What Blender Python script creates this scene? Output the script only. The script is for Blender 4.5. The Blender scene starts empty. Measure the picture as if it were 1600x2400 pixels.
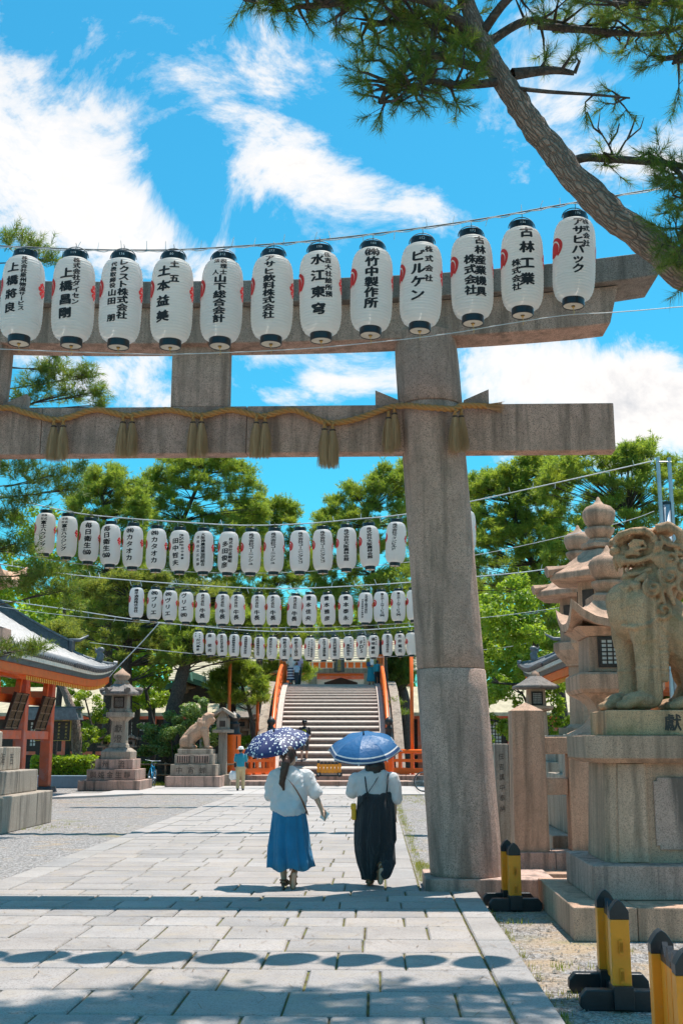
import bpy, bmesh, math, random
from mathutils import Vector, Matrix, Euler, noise as mnoise
R = math.radians
rnd = random.Random(7)
sc = bpy.context.scene
COL = sc.collection
# ------------------------------------------------------------------ camera
FPX, CAMH = 2600.0, 1.62                      # focal length in photo pixels (1600 x 2400), eye height
PITCH = math.atan(540 / FPX)
YAW = math.atan(80 / FPX * math.cos(PITCH))
cd = bpy.data.cameras.new('camera')
cam = bpy.data.objects.new('camera', cd); COL.objects.link(cam)
cam.location = (0, 0, CAMH)
cam.rotation_euler = (math.pi / 2 + PITCH, 0, YAW)
cd.sensor_fit = 'VERTICAL'; cd.sensor_height = 36.0; cd.lens = FPX / 2400 * 36.0
cd.clip_start = 0.05; cd.clip_end = 5000
sc.camera = cam
# ------------------------------------------------------------------ sun, sky, exposure
SUN = Vector((0.19, 0.22, 1.0)).normalized()
SUN_EL = math.asin(SUN.z); SUN_AZ = math.atan2(SUN.x, SUN.y)
sl = bpy.data.lights.new('sun', 'SUN'); sl.energy = 3.1; sl.angle = R(0.53); sl.color = (1.0, 0.94, 0.86)
so = bpy.data.objects.new('sun', sl); COL.objects.link(so)
so.rotation_euler = SUN.to_track_quat('Z', 'Y').to_euler(); so.location = (6, 8, 30)
sc.view_settings.view_transform = 'Standard'; sc.view_settings.look = 'None'
sc.view_settings.exposure = 1.14; sc.view_settings.gamma = 1.0
sc.render.engine = 'CYCLES'
sc.cycles.use_denoising = True; sc.cycles.use_adaptive_sampling = True; sc.cycles.adaptive_threshold = 0.02
sc.cycles.max_bounces = 5; sc.cycles.diffuse_bounces = 3; sc.cycles.glossy_bounces = 2
sc.cycles.transmission_bounces = 4; sc.cycles.transparent_max_bounces = 8
sc.cycles.sample_clamp_indirect = 6.0
sc.render.film_transparent = False

# pixel -> world (a pixel gives a direction; depth Y comes from what the thing stands on)
CF = Vector((-math.sin(YAW) * math.cos(PITCH), math.cos(YAW) * math.cos(PITCH), math.sin(PITCH)))
CR = Vector((math.cos(YAW), math.sin(YAW), 0)); CU = CR.cross(CF)
CC = Vector((0, 0, CAMH))
def ray(u, v): return CF + CR * ((u - 800) / FPX) - CU * ((v - 1200) / FPX)
def at(u, v, Y): d = ray(u, v); return CC + d * (Y / d.y)
def gr(u, v, z=0.0): d = ray(u, v); return CC + d * ((z - CAMH) / d.z)

# ------------------------------------------------------------------ node helpers
def new_mat(name):
    m = bpy.data.materials.new(name); m.use_nodes = True
    nt = m.node_tree; b = nt.nodes['Principled BSDF']
    return m, nt, b
def nd(nt, t, **k):
    n = nt.nodes.new(t)
    for a, v in k.items():
        if a in n.inputs.keys(): n.inputs[a].default_value = v
        else: setattr(n, a, v)
    return n
def lk(nt, a, b): nt.links.new(a, b)
def ramp(nt, fac, stops):
    r = nt.nodes.new('ShaderNodeValToRGB'); e = r.color_ramp.elements
    while len(e) < len(stops): e.new(0.5)
    for i, (p, c) in enumerate(stops):
        e[i].position = p; e[i].color = (c, c, c, 1) if isinstance(c, (int, float)) else (*c, 1)
    lk(nt, fac, r.inputs['Fac']); return r.outputs['Color']
def mixc(nt, fac, a, b, mode='MIX'):
    m = nt.nodes.new('ShaderNodeMix'); m.data_type = 'RGBA'; m.blend_type = mode
    for s, x in ((0, fac), (6, a), (7, b)):
        if isinstance(x, (int, float)): m.inputs[s].default_value = x if s == 0 else (x, x, x, 1)
        elif isinstance(x, tuple): m.inputs[s].default_value = (*x, 1)
        else: lk(nt, x, m.inputs[s])
    return m.outputs[2]
def mth(nt, op, a, b=None, c=None, clamp=False):
    m = nt.nodes.new('ShaderNodeMath'); m.operation = op; m.use_clamp = clamp
    for i, x in enumerate((a, b, c)):
        if x is None: continue
        if isinstance(x, (int, float)): m.inputs[i].default_value = x
        else: lk(nt, x, m.inputs[i])
    return m.outputs[0]
def coords(nt, space='Object', scale=(1, 1, 1), rand=False):
    tc = nt.nodes.new('ShaderNodeTexCoord'); mp = nt.nodes.new('ShaderNodeMapping')
    mp.inputs['Scale'].default_value = scale
    if space == 'World':
        g = nt.nodes.new('ShaderNodeNewGeometry'); lk(nt, g.outputs['Position'], mp.inputs['Vector'])
    else: lk(nt, tc.outputs[space], mp.inputs['Vector'])
    if rand:
        oi = nt.nodes.new('ShaderNodeObjectInfo')
        k = mth(nt, 'MULTIPLY', oi.outputs['Random'], 37.0)
        cx = nt.nodes.new('ShaderNodeCombineXYZ')
        for i in range(3): lk(nt, k, cx.inputs[i])
        lk(nt, cx.outputs[0], mp.inputs['Location'])
    return mp.outputs['Vector']
def nz(nt, vec, scale, detail=4, rough=0.55, dist=0.0):
    n = nd(nt, 'ShaderNodeTexNoise', Scale=scale, Detail=detail, Roughness=rough, Distortion=dist)
    lk(nt, vec, n.inputs['Vector']); return n.outputs['Fac']
def bump(nt, b, h, s=0.3, d=0.01):
    n = nd(nt, 'ShaderNodeBump', Strength=s, Distance=d); lk(nt, h, n.inputs['Height']); lk(nt, n.outputs[0], b.inputs['Normal'])
def setin(b, **k):
    for a, v in k.items():
        s = b.inputs[a.replace('_', ' ')]
        s.default_value = (*v, 1) if isinstance(v, tuple) and len(v) == 3 and s.type == 'RGBA' else v

# ------------------------------------------------------------------ world: Nishita sky with a field of fair-weather cloud
def make_world():
    w = bpy.data.worlds.new('World'); sc.world = w; w.use_nodes = True
    nt = w.node_tree; nt.nodes.clear()
    out = nt.nodes.new('ShaderNodeOutputWorld'); bg = nt.nodes.new('ShaderNodeBackground')
    lk(nt, bg.outputs[0], out.inputs[0]); bg.inputs['Strength'].default_value = 0.088
    sky = nt.nodes.new('ShaderNodeTexSky'); sky.sky_type = 'NISHITA'; sky.sun_disc = False
    sky.sun_elevation = SUN_EL; sky.sun_rotation = SUN_AZ; sky.altitude = 0; sky.air_density = 1.3; sky.dust_density = 0.6; sky.ozone_density = 2.0
    skyc = mixc(nt, 1.0, sky.outputs[0], (0.16, 0.77, 0.86), 'MULTIPLY')
    tc = nt.nodes.new('ShaderNodeTexCoord'); D = tc.outputs['Generated']
    mp = nt.nodes.new('ShaderNodeMapping'); mp.inputs['Scale'].default_value = (1.0, 1.0, 1.35); mp.inputs['Location'].default_value = (3.1, 1.7, 0.4)
    lk(nt, D, mp.inputs['Vector'])
    big = nz(nt, mp.outputs[0], 3.0, 2, 0.5); fine = nz(nt, mp.outputs[0], 7.5, 13, 0.66, 0.45)
    # where the cloud banks stand (directions); elsewhere the field goes on at the same mean cover
    banks = [(90, 400, 250, 140, -38, .50), (330, 545, 190, 80, -28, .36), (560, 300, 330, 70, -28, .26), (640, 180, 200, 50, -12, .16), (850, 470, 190, 55, -24, .24),
             (1370, 300, 150, 170, -50, .34), (1010, 500, 80, 40, -30, .30), (1290, 880, 200, 100, 0, .56), (1540, 990, 130, 110, 0, .48), (200, 870, 190, 60, -8, .36), (700, 905, 240, 70, 0, .36)]
    holes = [(640, 890, 70, 36, 15, .45), (900, 940, 90, 24, 0, .34), (440, 880, 70, 26, 15, .42), (960, 250, 130, 170, -20, .34), (740, 180, 160, 70, -30, .12), (640, 1130, 320, 100, 0, .34), (1520, 740, 130, 90, 0, .40),
             (1060, 600, 220, 70, -20, .30), (330, 150, 150, 90, -30, .26), (560, 520, 160, 60, -30, .20), (1490, 180, 90, 90, 0, .24), (80, 80, 140, 90, -20, .34), (420, 420, 60, 90, -30, .16)]
    tot = None
    for lst, sg in ((banks, 1), (holes, -1)):
        for (u, v, a, b, rot, k) in lst:
            d = ray(u, v).normalized()
            r = d.cross(Vector((0, 0, 1))).normalized(); t = r.cross(d)
            c, s = math.cos(R(rot)), math.sin(R(rot))
            ax = r * c + t * s; ay = t * c - r * s
            e = []
            for vec, ext in ((ax, a), (ay, b)):
                dn = nt.nodes.new('ShaderNodeVectorMath'); dn.operation = 'DOT_PRODUCT'; lk(nt, D, dn.inputs[0]); dn.inputs[1].default_value = vec * (FPX / ext)
                e.append(mth(nt, 'MULTIPLY', dn.outputs['Value'], dn.outputs['Value']))
            dn = nt.nodes.new('ShaderNodeVectorMath'); dn.operation = 'DOT_PRODUCT'; lk(nt, D, dn.inputs[0]); dn.inputs[1].default_value = d
            q = mth(nt, 'ADD', e[0], e[1])
            g = mth(nt, 'EXPONENT', mth(nt, 'MULTIPLY', q, -0.7))
            g = mth(nt, 'MULTIPLY', g, mth(nt, 'GREATER_THAN', dn.outputs['Value'], 0.0))
            g = mth(nt, 'MULTIPLY', g, k * sg)
            tot = g if tot is None else mth(nt, 'ADD', tot, g)
    dens = mth(nt, 'ADD', mth(nt, 'MULTIPLY', big, 0.30), mth(nt, 'MULTIPLY_ADD', fine, 1.55, -0.37))
    dens = mth(nt, 'ADD', dens, mth(nt, 'MULTIPLY', tot, 0.75))
    cov = ramp(nt, dens, [(0.61, 0.0), (0.68, 0.20), (0.79, 0.78), (0.90, 1.0)])
    shade = ramp(nt, mth(nt, 'ADD', mth(nt, 'MULTIPLY', dens, 0.55), mth(nt, 'MULTIPLY', fine, 0.5)), [(0.62, (5.7, 5.5, 5.35)), (0.82, (5.35, 5.2, 5.1)), (1.0, (3.9, 3.95, 4.1))])
    fin = mixc(nt, cov, skyc, shade)
    lk(nt, fin, bg.inputs['Color'])
make_world()
sc.world.cycles.sampling_method = 'MANUAL'; sc.world.cycles.sample_map_resolution = 512

# ------------------------------------------------------------------ materials
def stone(name, c1, c2, c3, speck=160, stain=0.5, stainc=(0.09, 0.085, 0.075), moss=0.0, bmp=0.35, tint=True, rough=0.85, mossc=(0.10, 0.11, 0.035), streak=True):
    m, nt, b = new_mat(name)
    v = coords(nt, 'Object', rand=True)
    sp = nd(nt, 'ShaderNodeTexVoronoi', Scale=speck); lk(nt, v, sp.inputs['Vector'])
    f1 = nz(nt, v, speck * 0.6, 3, 0.7)
    base = mixc(nt, ramp(nt, f1, [(0.38, 0.0), (0.6, 1.0)]), c1, c2)
    hs = nt.nodes.new('ShaderNodeSeparateColor'); lk(nt, sp.outputs['Color'], hs.inputs[0])
    base = mixc(nt, ramp(nt, hs.outputs[0], [(0.74, 0.0), (0.84, 0.85)]), base, c3)
    big = nz(nt, v, 1.3, 5, 0.6, 0.4)
    base = mixc(nt, ramp(nt, big, [(0.38, 0.0), (0.75, 0.6)]), base, tuple(x * 0.5 for x in c1))
    if streak:
        vs = coords(nt, 'Object', (6, 6, 0.55), rand=True); st = nz(nt, vs, 1.1, 5, 0.65, 0.2)
        base = mixc(nt, ramp(nt, st, [(0.47, 0.0), (0.66, stain)]), base, stainc)
    if moss:
        mo = nz(nt, v, 3.2, 6, 0.7, 0.3); base = mixc(nt, ramp(nt, mo, [(0.5, 0.0), (0.68, moss)]), base, mossc)
    if tint:
        oi = nt.nodes.new('ShaderNodeObjectInfo')
        base = mixc(nt, 1.0, base, ramp(nt, oi.outputs['Random'], [(0, 0.84), (0.35, (1.04, 1.0, 0.96)), (0.6, 0.93), (0.8, (1.08, 1.03, 0.97)), (1, 1.1)]), 'MULTIPLY')
    lk(nt, base, b.inputs['Base Color']); b.inputs['Roughness'].default_value = rough
    h = mth(nt, 'ADD', f1, mth(nt, 'MULTIPLY', nz(nt, v, 14, 5, 0.6), 1.5)); bump(nt, b, h, bmp, 0.012)
    return m
M = {}
M['torii'] = stone('torii_granite', (0.68, 0.445, 0.355), (0.54, 0.345, 0.272), (0.19, 0.12, 0.095), 130, 0.75, (0.18, 0.122, 0.092), 0.4, 1.0, mossc=(0.20, 0.145, 0.11))
M['toriicap'] = stone('torii_cap_granite', (0.32, 0.275, 0.25), (0.20, 0.17, 0.155), (0.09, 0.076, 0.068), 120, 0.7, (0.08, 0.068, 0.06), 0.25, 0.7, mossc=(0.22, 0.22, 0.2))
M['stone'] = stone('weathered_stone', (0.69, 0.435, 0.305), (0.56, 0.345, 0.238), (0.26, 0.158, 0.108), 180, 0.65, (0.16, 0.11, 0.075), 0.2, 0.4, mossc=(0.22, 0.15, 0.075))
M['stone_mossy'] = stone('lion_stone', (0.78, 0.465, 0.265), (0.63, 0.365, 0.205), (0.30, 0.165, 0.09), 190, 0.65, (0.13, 0.09, 0.05), 0.5, 0.55, mossc=(0.20, 0.145, 0.05))
M['stone_pale'] = stone('pale_stone', (0.50, 0.42, 0.345), (0.39, 0.325, 0.265), (0.19, 0.155, 0.125), 180, 0.75, (0.13, 0.105, 0.085), 0.15, 0.35, mossc=(0.25, 0.20, 0.14))
M['stone_lav'] = stone('grey_violet_stone', (0.62, 0.42, 0.345), (0.49, 0.325, 0.268), (0.23, 0.15, 0.122), 170, 0.9, (0.13, 0.10, 0.085), 0.12, 0.35, mossc=(0.22, 0.16, 0.11))
M['slab'] = stone('paving_granite', (0.372, 0.338, 0.324), (0.335, 0.30, 0.286), (0.225, 0.198, 0.186), 110, 0.35, (0.40, 0.375, 0.34), 0.55, 0.16, streak=False, mossc=(0.36, 0.295, 0.225), rough=0.7)
M['border'] = stone('border_granite', (0.372, 0.345, 0.333), (0.335, 0.305, 0.293), (0.233, 0.213, 0.203), 110, 0.3, (0.45, 0.43, 0.41), 0.1, 0.14, streak=False, mossc=(0.40, 0.355, 0.30), rough=0.7)
def plain(name, c, rough=0.6, metal=0.0, var=0.12, vs=6.0, bmp=0.0, bs=40, coat=0.0, spec=0.5, wear=None):
    m, nt, b = new_mat(name); v = coords(nt, 'Object', rand=True)
    n = nz(nt, v, vs, 5, 0.6)
    base = mixc(nt, ramp(nt, n, [(0.3, 0.0), (0.75, 1.0)]), tuple(min(1, x * (1 + var)) for x in c), tuple(x * (1 - var * 1.4) for x in c))
    if wear: base = mixc(nt, ramp(nt, nz(nt, v, wear[1], 6, 0.7, 0.4), [(wear[2], 0.0), (wear[2] + 0.1, wear[3])]), base, wear[0])
    lk(nt, base, b.inputs['Base Color']); setin(b, Roughness=rough, Metallic=metal); b.inputs['Specular IOR Level'].default_value = spec
    if coat: b.inputs['Coat Weight'].default_value = coat
    if bmp: bump(nt, b, nz(nt, v, bs, 4, 0.6), bmp, 0.01)
    return m
M['vermilion'] = plain('vermilion_paint', (0.90, 0.155, 0.02), 0.42, var=0.1, vs=3, wear=((0.62, 0.19, 0.10), 5, 0.56, 0.5))
M['vermilion_faded'] = plain('faded_vermilion_paint', (0.80, 0.165, 0.075), 0.55, var=0.14, vs=2, wear=((0.62, 0.27, 0.24), 2.5, 0.5, 0.6))
M['orange'] = plain('orange_paint', (0.92, 0.155, 0.014), 0.38, var=0.08, vs=4)
M['rafter'] = plain('rafter_end_yellow', (0.85, 0.42, 0.05), 0.5)
M['tile'] = plain('grey_roof_tile', (0.15, 0.155, 0.165), 0.42, var=0.3, vs=9, bmp=0.3, bs=60)
M['tile_dark'] = plain('dark_roof_tile', (0.085, 0.09, 0.10), 0.4, var=0.4, vs=12, bmp=0.3)
M['plaster'] = plain('pale_plaster', (0.62, 0.58, 0.5), 0.8)
M['copper'] = plain('green_copper', (0.075, 0.17, 0.115), 0.5, var=0.35, vs=3)
M['thatch'] = plain('bark_thatch', (0.50, 0.42, 0.29), 0.9, var=0.2, vs=3, bmp=0.4)
M['darkwood'] = plain('dark_wood', (0.045, 0.028, 0.02), 0.6, var=0.4, vs=8, bmp=0.3)
M['wood'] = plain('brown_wood', (0.20, 0.12, 0.065), 0.6, var=0.35, vs=10, bmp=0.3)
M['stepwood'] = plain('bridge_step_wood', (0.52, 0.44, 0.39), 0.75, var=0.14, vs=6, bmp=0.3)
M['riser'] = plain('bridge_shaded_riser_wood', (0.21, 0.15, 0.125), 0.8, var=0.3, vs=6, bmp=0.3)  # coloured darker than the treads, painting in the risers' shade
M['black'] = plain('black_lacquer', (0.012, 0.013, 0.016), 0.28, var=0.2)
M['blackmat'] = plain('black_cap_metal', (0.02, 0.021, 0.024), 0.45)
M['steel'] = plain('galvanised_steel', (0.42, 0.47, 0.52), 0.42, metal=0.55, var=0.15, vs=5)
M['wire'] = plain('pale_wire', (0.55, 0.56, 0.58), 0.5)
M['wiredark'] = plain('dark_wire', (0.16, 0.165, 0.17), 0.6)
M['wirewhite'] = plain('white_plastic_tie', (0.75, 0.76, 0.78), 0.5)
M['brass'] = plain('brass', (0.6, 0.38, 0.14), 0.35, metal=0.7)
M['ink'] = plain('black_ink', (0.016, 0.015, 0.017), 0.7)
M['inkred'] = plain('red_print', (0.72, 0.030, 0.030), 0.7, var=0.1)
M['incised'] = plain('incised_stone_lettering', (0.075, 0.06, 0.05), 0.9)
M['white'] = plain('white_board', (0.78, 0.78, 0.77), 0.6)
M['yellow'] = plain('yellow_paint', (0.86, 0.285, 0.012), 0.42, var=0.10, vs=5, bmp=0.1, bs=50, wear=((0.60, 0.30, 0.10), 9, 0.60, 0.55))
M['barblack'] = plain('black_timber_paint', (0.016, 0.018, 0.022), 0.38, var=0.3, vs=8, bmp=0.15, wear=((0.10, 0.09, 0.085), 16, 0.63, 0.6))
M['bluepaint'] = plain('blue_grey_painted_kerb', (0.15, 0.21, 0.27), 0.7)
M['bikeblue'] = plain('cyan_bicycle_paint', (0.02, 0.34, 0.62), 0.3, coat=0.4)
M['rubber'] = plain('black_rubber', (0.018, 0.018, 0.019), 0.7)
M['gold'] = plain('gold_paint', (0.62, 0.42, 0.08), 0.4, metal=0.3)
M['skin'] = plain('skin', (0.56, 0.34, 0.235), 0.5, var=0.06)
M['hairbrown'] = plain('brown_hair', (0.055, 0.022, 0.012), 0.42, var=0.45, vs=30)
M['hairblack'] = plain('dark_hair', (0.022, 0.014, 0.011), 0.42, var=0.45, vs=30)
def cloth(name, c, weave=260, rough=0.85, var=0.08, tr=0.0, bmp=0.25, fold=9, stretch=False):
    m, nt, b = new_mat(name); v = coords(nt, 'Object')
    n = nz(nt, v, 5, 4, 0.6)
    base = mixc(nt, n, tuple(min(1, x * (1 + var)) for x in c), tuple(x * (1 - var) for x in c))
    lk(nt, base, b.inputs['Base Color']); setin(b, Roughness=rough); b.inputs['Sheen Weight'].default_value = 0.15
    h = mth(nt, 'ADD', nz(nt, v, weave, 2, 0.5), mth(nt, 'MULTIPLY', nz(nt, coords(nt, 'Object', (1.6, 1.6, .18)) if stretch else v, fold, 3, 0.5, 0.8), 9.0)); bump(nt, b, h, bmp, 0.016)
    if tr:
        t = nd(nt, 'ShaderNodeBsdfTranslucent'); lk(nt, base, t.inputs['Color']); ms = nt.nodes.new('ShaderNodeMixShader'); ms.inputs[0].default_value = tr
        lk(nt, b.outputs[0], ms.inputs[1]); lk(nt, t.outputs[0], ms.inputs[2]); lk(nt, ms.outputs[0], nt.nodes['Material Output'].inputs[0])
    return m
M['shirt'] = cloth('white_cotton', (0.95, 0.94, 0.95), tr=0.4, bmp=0.5)
M['denim'] = cloth('blue_denim', (0.016, 0.19, 0.36), 420, var=0.35, bmp=0.5, stretch=True)
M['blackcloth'] = cloth('black_viscose', (0.02, 0.021, 0.026), fold=9, bmp=0.8, stretch=True)
M['teal'] = cloth('teal_shirt', (0.015, 0.26, 0.36))
M['beige'] = cloth('beige_trousers', (0.52, 0.40, 0.22))
M['darkgrey'] = cloth('dark_grey_cloth', (0.05, 0.055, 0.065))
M['leather'] = plain('brown_leather', (0.20, 0.075, 0.03), 0.45)
M['sole'] = plain('tan_shoe_sole', (0.22, 0.10, 0.045), 0.7)
M['yellowbag'] = plain('yellow_bag', (0.88, 0.40, 0.012), 0.5)
M['umb_blue'] = cloth('blue_umbrella_nylon', (0.035, 0.19, 0.45), rough=0.4, tr=0.45, bmp=0.15, fold=14)
M['umb_navy'] = cloth('navy_umbrella_band', (0.016, 0.075, 0.21), rough=0.5, tr=0.15, bmp=0.1)
M['umb_white'] = cloth('white_umbrella_stripe', (0.78, 0.79, 0.8), rough=0.5, tr=0.2, bmp=0.1)
def dots():
    m, nt, b = new_mat('navy_cloth_white_dots'); v = coords(nt, 'UV', (1, 1, 1))
    vo = nd(nt, 'ShaderNodeTexVoronoi', Scale=30.0, Randomness=0.6); lk(nt, v, vo.inputs['Vector'])
    hs = nt.nodes.new('ShaderNodeSeparateColor'); lk(nt, vo.outputs['Color'], hs.inputs[0])
    thr = mth(nt, 'MULTIPLY_ADD', hs.outputs[0], 0.16, 0.26)
    f = mth(nt, 'LESS_THAN', vo.outputs['Distance'], thr)
    base = mixc(nt, f, (0.014, 0.026, 0.12), (0.80, 0.82, 0.82))
    lk(nt, base, b.inputs['Base Color']); setin(b, Roughness=0.6)
    return m
M['dots'] = dots()
def stripes():
    m, nt, b = new_mat('navy_white_striped_cloth'); v = coords(nt, 'Object')
    s = nt.nodes.new('ShaderNodeSeparateXYZ'); lk(nt, v, s.inputs[0])
    f = mth(nt, 'GREATER_THAN', mth(nt, 'SINE', mth(nt, 'MULTIPLY', s.outputs[2], 45.0)), 0.0)
    lk(nt, mixc(nt, f, (0.02, 0.035, 0.12), (0.75, 0.76, 0.8)), b.inputs['Base Color']); setin(b, Roughness=0.8); return m
M['stripes'] = stripes()
def paper():
    m, nt, b = new_mat('lantern_paper'); v = coords(nt, 'Object', rand=True)
    oi = nt.nodes.new('ShaderNodeObjectInfo'); base = mixc(nt, nz(nt, v, 3.0, 4), (0.96, 0.925, 0.91), (0.92, 0.87, 0.84)); base = mixc(nt, 1.0, base, ramp(nt, oi.outputs['Random'], [(0, (1, 1, 1)), (.5, (1, .985, .96)), (1, (.97, .96, .95))]), 'MULTIPLY')
    lk(nt, base, b.inputs['Base Color']); setin(b, Roughness=0.5)
    t = nd(nt, 'ShaderNodeBsdfTranslucent'); lk(nt, base, t.inputs['Color']); ms = nt.nodes.new('ShaderNodeMixShader'); ms.inputs[0].default_value = 0.6
    lk(nt, b.outputs[0], ms.inputs[1]); lk(nt, t.outputs[0], ms.inputs[2]); lk(nt, ms.outputs[0], nt.nodes['Material Output'].inputs[0])
    return m
M['paper'] = paper()
def foliage(name, c1, c2, c3, tr=0.35, rough=0.5, scale=1.2):
    m, nt, b = new_mat(name); v = coords(nt, 'Object', rand=True)
    n = nz(nt, v, scale, 4, 0.6); n2 = nz(nt, v, scale * 9, 3, 0.6)
    base = mixc(nt, ramp(nt, n, [(0.35, 0.0), (0.65, 1.0)]), c1, c2)
    base = mixc(nt, ramp(nt, n2, [(0.5, 0.0), (0.72, 1.0)]), base, c3)
    lk(nt, base, b.inputs['Base Color']); setin(b, Roughness=rough); b.inputs['Specular IOR Level'].default_value = 0.35
    t = nd(nt, 'ShaderNodeBsdfTranslucent'); lk(nt, mixc(nt, 1.0, base, (1.9, 1.9, 0.8), 'MULTIPLY'), t.inputs['Color'])
    ms = nt.nodes.new('ShaderNodeMixShader'); ms.inputs[0].default_value = tr
    lk(nt, b.outputs[0], ms.inputs[1]); lk(nt, t.outputs[0], ms.inputs[2]); lk(nt, ms.outputs[0], nt.nodes['Material Output'].inputs[0])
    return m
M['needle'] = foliage('pine_needles', (0.185, 0.25, 0.05), (0.31, 0.35, 0.07), (0.085, 0.145, 0.035), 0.5)
M['needle_near'] = foliage('dark_pine_needles', (0.09, 0.15, 0.035), (0.15, 0.21, 0.045), (0.22, 0.16, 0.05), 0.45, scale=2.5)
M['needle_olive'] = foliage('olive_pine_needles', (0.19, 0.225, 0.055), (0.28, 0.285, 0.08), (0.10, 0.14, 0.035), 0.48)
M['leaf'] = foliage('glossy_leaves', (0.19, 0.28, 0.04), (0.28, 0.35, 0.05), (0.10, 0.17, 0.028), 0.52, 0.36)
M['leaf_bright'] = foliage('bright_leaves', (0.21, 0.30, 0.03), (0.30, 0.35, 0.03), (0.13, 0.22, 0.02), 0.45, 0.45)
M['leaf_pale'] = foliage('pale_shrub_leaves', (0.20, 0.27, 0.10), (0.14, 0.22, 0.06), (0.08, 0.15, 0.03), 0.35, 0.4)
M['grass'] = foliage('dry_grass', (0.21, 0.24, 0.035), (0.32, 0.29, 0.06), (0.12, 0.17, 0.02), 0.35, 0.6, 4)
M['moss'] = foliage('joint_moss', (0.22, 0.18, 0.055), (0.28, 0.22, 0.08), (0.13, 0.12, 0.03), 0.2, 0.7, 4)
def bark(name, c1, c2, sc_=1.0):
    m, nt, b = new_mat(name); v = coords(nt, 'UV', (1, 1, 1)); v2 = coords(nt, 'Object')
    wn = nd(nt, 'ShaderNodeTexNoise', Scale=9.0, Detail=4.0); lk(nt, v2, wn.inputs['Vector'])
    vv = nt.nodes.new('ShaderNodeVectorMath'); vv.operation = 'MULTIPLY_ADD'; lk(nt, wn.outputs['Color'], vv.inputs[0]); vv.inputs[1].default_value = (1.1, 1.1, 0); lk(nt, v, vv.inputs[2])
    vo = nd(nt, 'ShaderNodeTexVoronoi', Scale=1.25, feature='DISTANCE_TO_EDGE'); lk(nt, vv.outputs[0], vo.inputs['Vector'])
    n = nz(nt, v2, 22 * sc_, 6, 0.7, 0.6); n3 = nz(nt, v2, 4, 3)
    base = mixc(nt, ramp(nt, n, [(0.35, 0.0), (0.65, 1.0)]), c1, c2)
    base = mixc(nt, ramp(nt, vo.outputs['Distance'], [(0.0, 0.75), (0.14, 0.0)]), base, tuple(x * 0.38 for x in c1))
    base = mixc(nt, ramp(nt, n3, [(0.4, 0.0), (0.7, 0.5)]), base, tuple(x * 0.6 for x in c2))
    lk(nt, base, b.inputs['Base Color']); setin(b, Roughness=0.9)
    h = mth(nt, 'ADD', ramp(nt, vo.outputs['Distance'], [(0.0, 0.0), (0.2, 1.0)]), mth(nt, 'MULTIPLY', n, 0.8)); bump(nt, b, h, 0.9, 0.025)
    return m
M['bark'] = bark('pine_bark', (0.27, 0.18, 0.135), (0.44, 0.31, 0.245))
M['bark_dark'] = bark('dark_pine_bark', (0.075, 0.055, 0.045), (0.15, 0.115, 0.095))
def rope():
    m, nt, b = new_mat('straw_rope'); v = coords(nt, 'Object'); n = nz(nt, v, 60, 4, 0.7)
    lk(nt, mixc(nt, n, (0.62, 0.30, 0.09), (0.30, 0.135, 0.04)), b.inputs['Base Color']); setin(b, Roughness=0.8); bump(nt, b, n, 0.6, 0.01); return m
M['rope'] = rope()
def straw():
    m, nt, b = new_mat('tassel_straw'); v = coords(nt, 'Object', (60, 60, 3)); n = nz(nt, v, 2, 4, 0.7)
    lk(nt, mixc(nt, n, (0.70, 0.45, 0.24), (0.36, 0.215, 0.115)), b.inputs['Base Color']); setin(b, Roughness=0.85); bump(nt, b, n, 0.8, 0.01); return m
M['straw'] = straw()
def gravel():
    m, nt, b = new_mat('gravel'); v = coords(nt, 'World')
    vo = nd(nt, 'ShaderNodeTexVoronoi', Scale=34.0); lk(nt, v, vo.inputs['Vector'])
    vb = nd(nt, 'ShaderNodeTexVoronoi', Scale=75.0); lk(nt, v, vb.inputs['Vector'])
    hs = nt.nodes.new('ShaderNodeSeparateColor'); lk(nt, vo.outputs['Color'], hs.inputs[0])
    hs2 = nt.nodes.new('ShaderNodeSeparateColor'); lk(nt, vb.outputs['Color'], hs2.inputs[0])
    base = ramp(nt, mth(nt, 'MULTIPLY_ADD', hs2.outputs[0], 0.5, mth(nt, 'MULTIPLY', hs.outputs[0], 0.5)), [(0.1, (0.10, 0.09, 0.086)), (0.5, (0.28, 0.255, 0.243)), (0.9, (0.52, 0.48, 0.46))])
    sand = nz(nt, v, 1.4, 6, 0.65, 0.3)
    sxp = nt.nodes.new('ShaderNodeSeparateXYZ'); lk(nt, v, sxp.inputs[0])
    side = mth(nt, 'MULTIPLY', mth(nt, 'MULTIPLY', mth(nt, 'ADD', sxp.outputs[0], -0.7), 1.5, None, True), mth(nt, 'MULTIPLY', mth(nt, 'SUBTRACT', 22.0, sxp.outputs[1]), 0.2, None, True))
    base = mixc(nt, ramp(nt, mth(nt, 'ADD', sand, mth(nt, 'MULTIPLY', side, 0.12)), [(0.54, 0.0), (0.72, 0.8)]), base, (0.46, 0.32, 0.19))
    gn = nz(nt, v, 0.55, 5, 0.6, 0.4)
    base = mixc(nt, ramp(nt, gn, [(0.60, 0.0), (0.70, 0.55)]), base, (0.20, 0.20, 0.06))
    lk(nt, base, b.inputs['Base Color']); setin(b, Roughness=0.9)
    bump(nt, b, mth(nt, 'ADD', vo.outputs['Distance'], vb.outputs['Distance']), 0.8, 0.02); return m
M['gravel'] = gravel()
M['soil'] = plain('joint_soil', (0.10, 0.075, 0.04), 0.95, var=0.5, vs=9, wear=((0.14, 0.15, 0.03), 6, 0.45, 0.8))
M['concrete'] = plain('pale_concrete_apron', (0.42, 0.385, 0.366), 0.85, var=0.08, vs=4)
M['hedgeground'] = plain('dark_earth', (0.10, 0.085, 0.05), 0.95, var=0.3)  # dark brown earth tone for the core of the hedges
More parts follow.
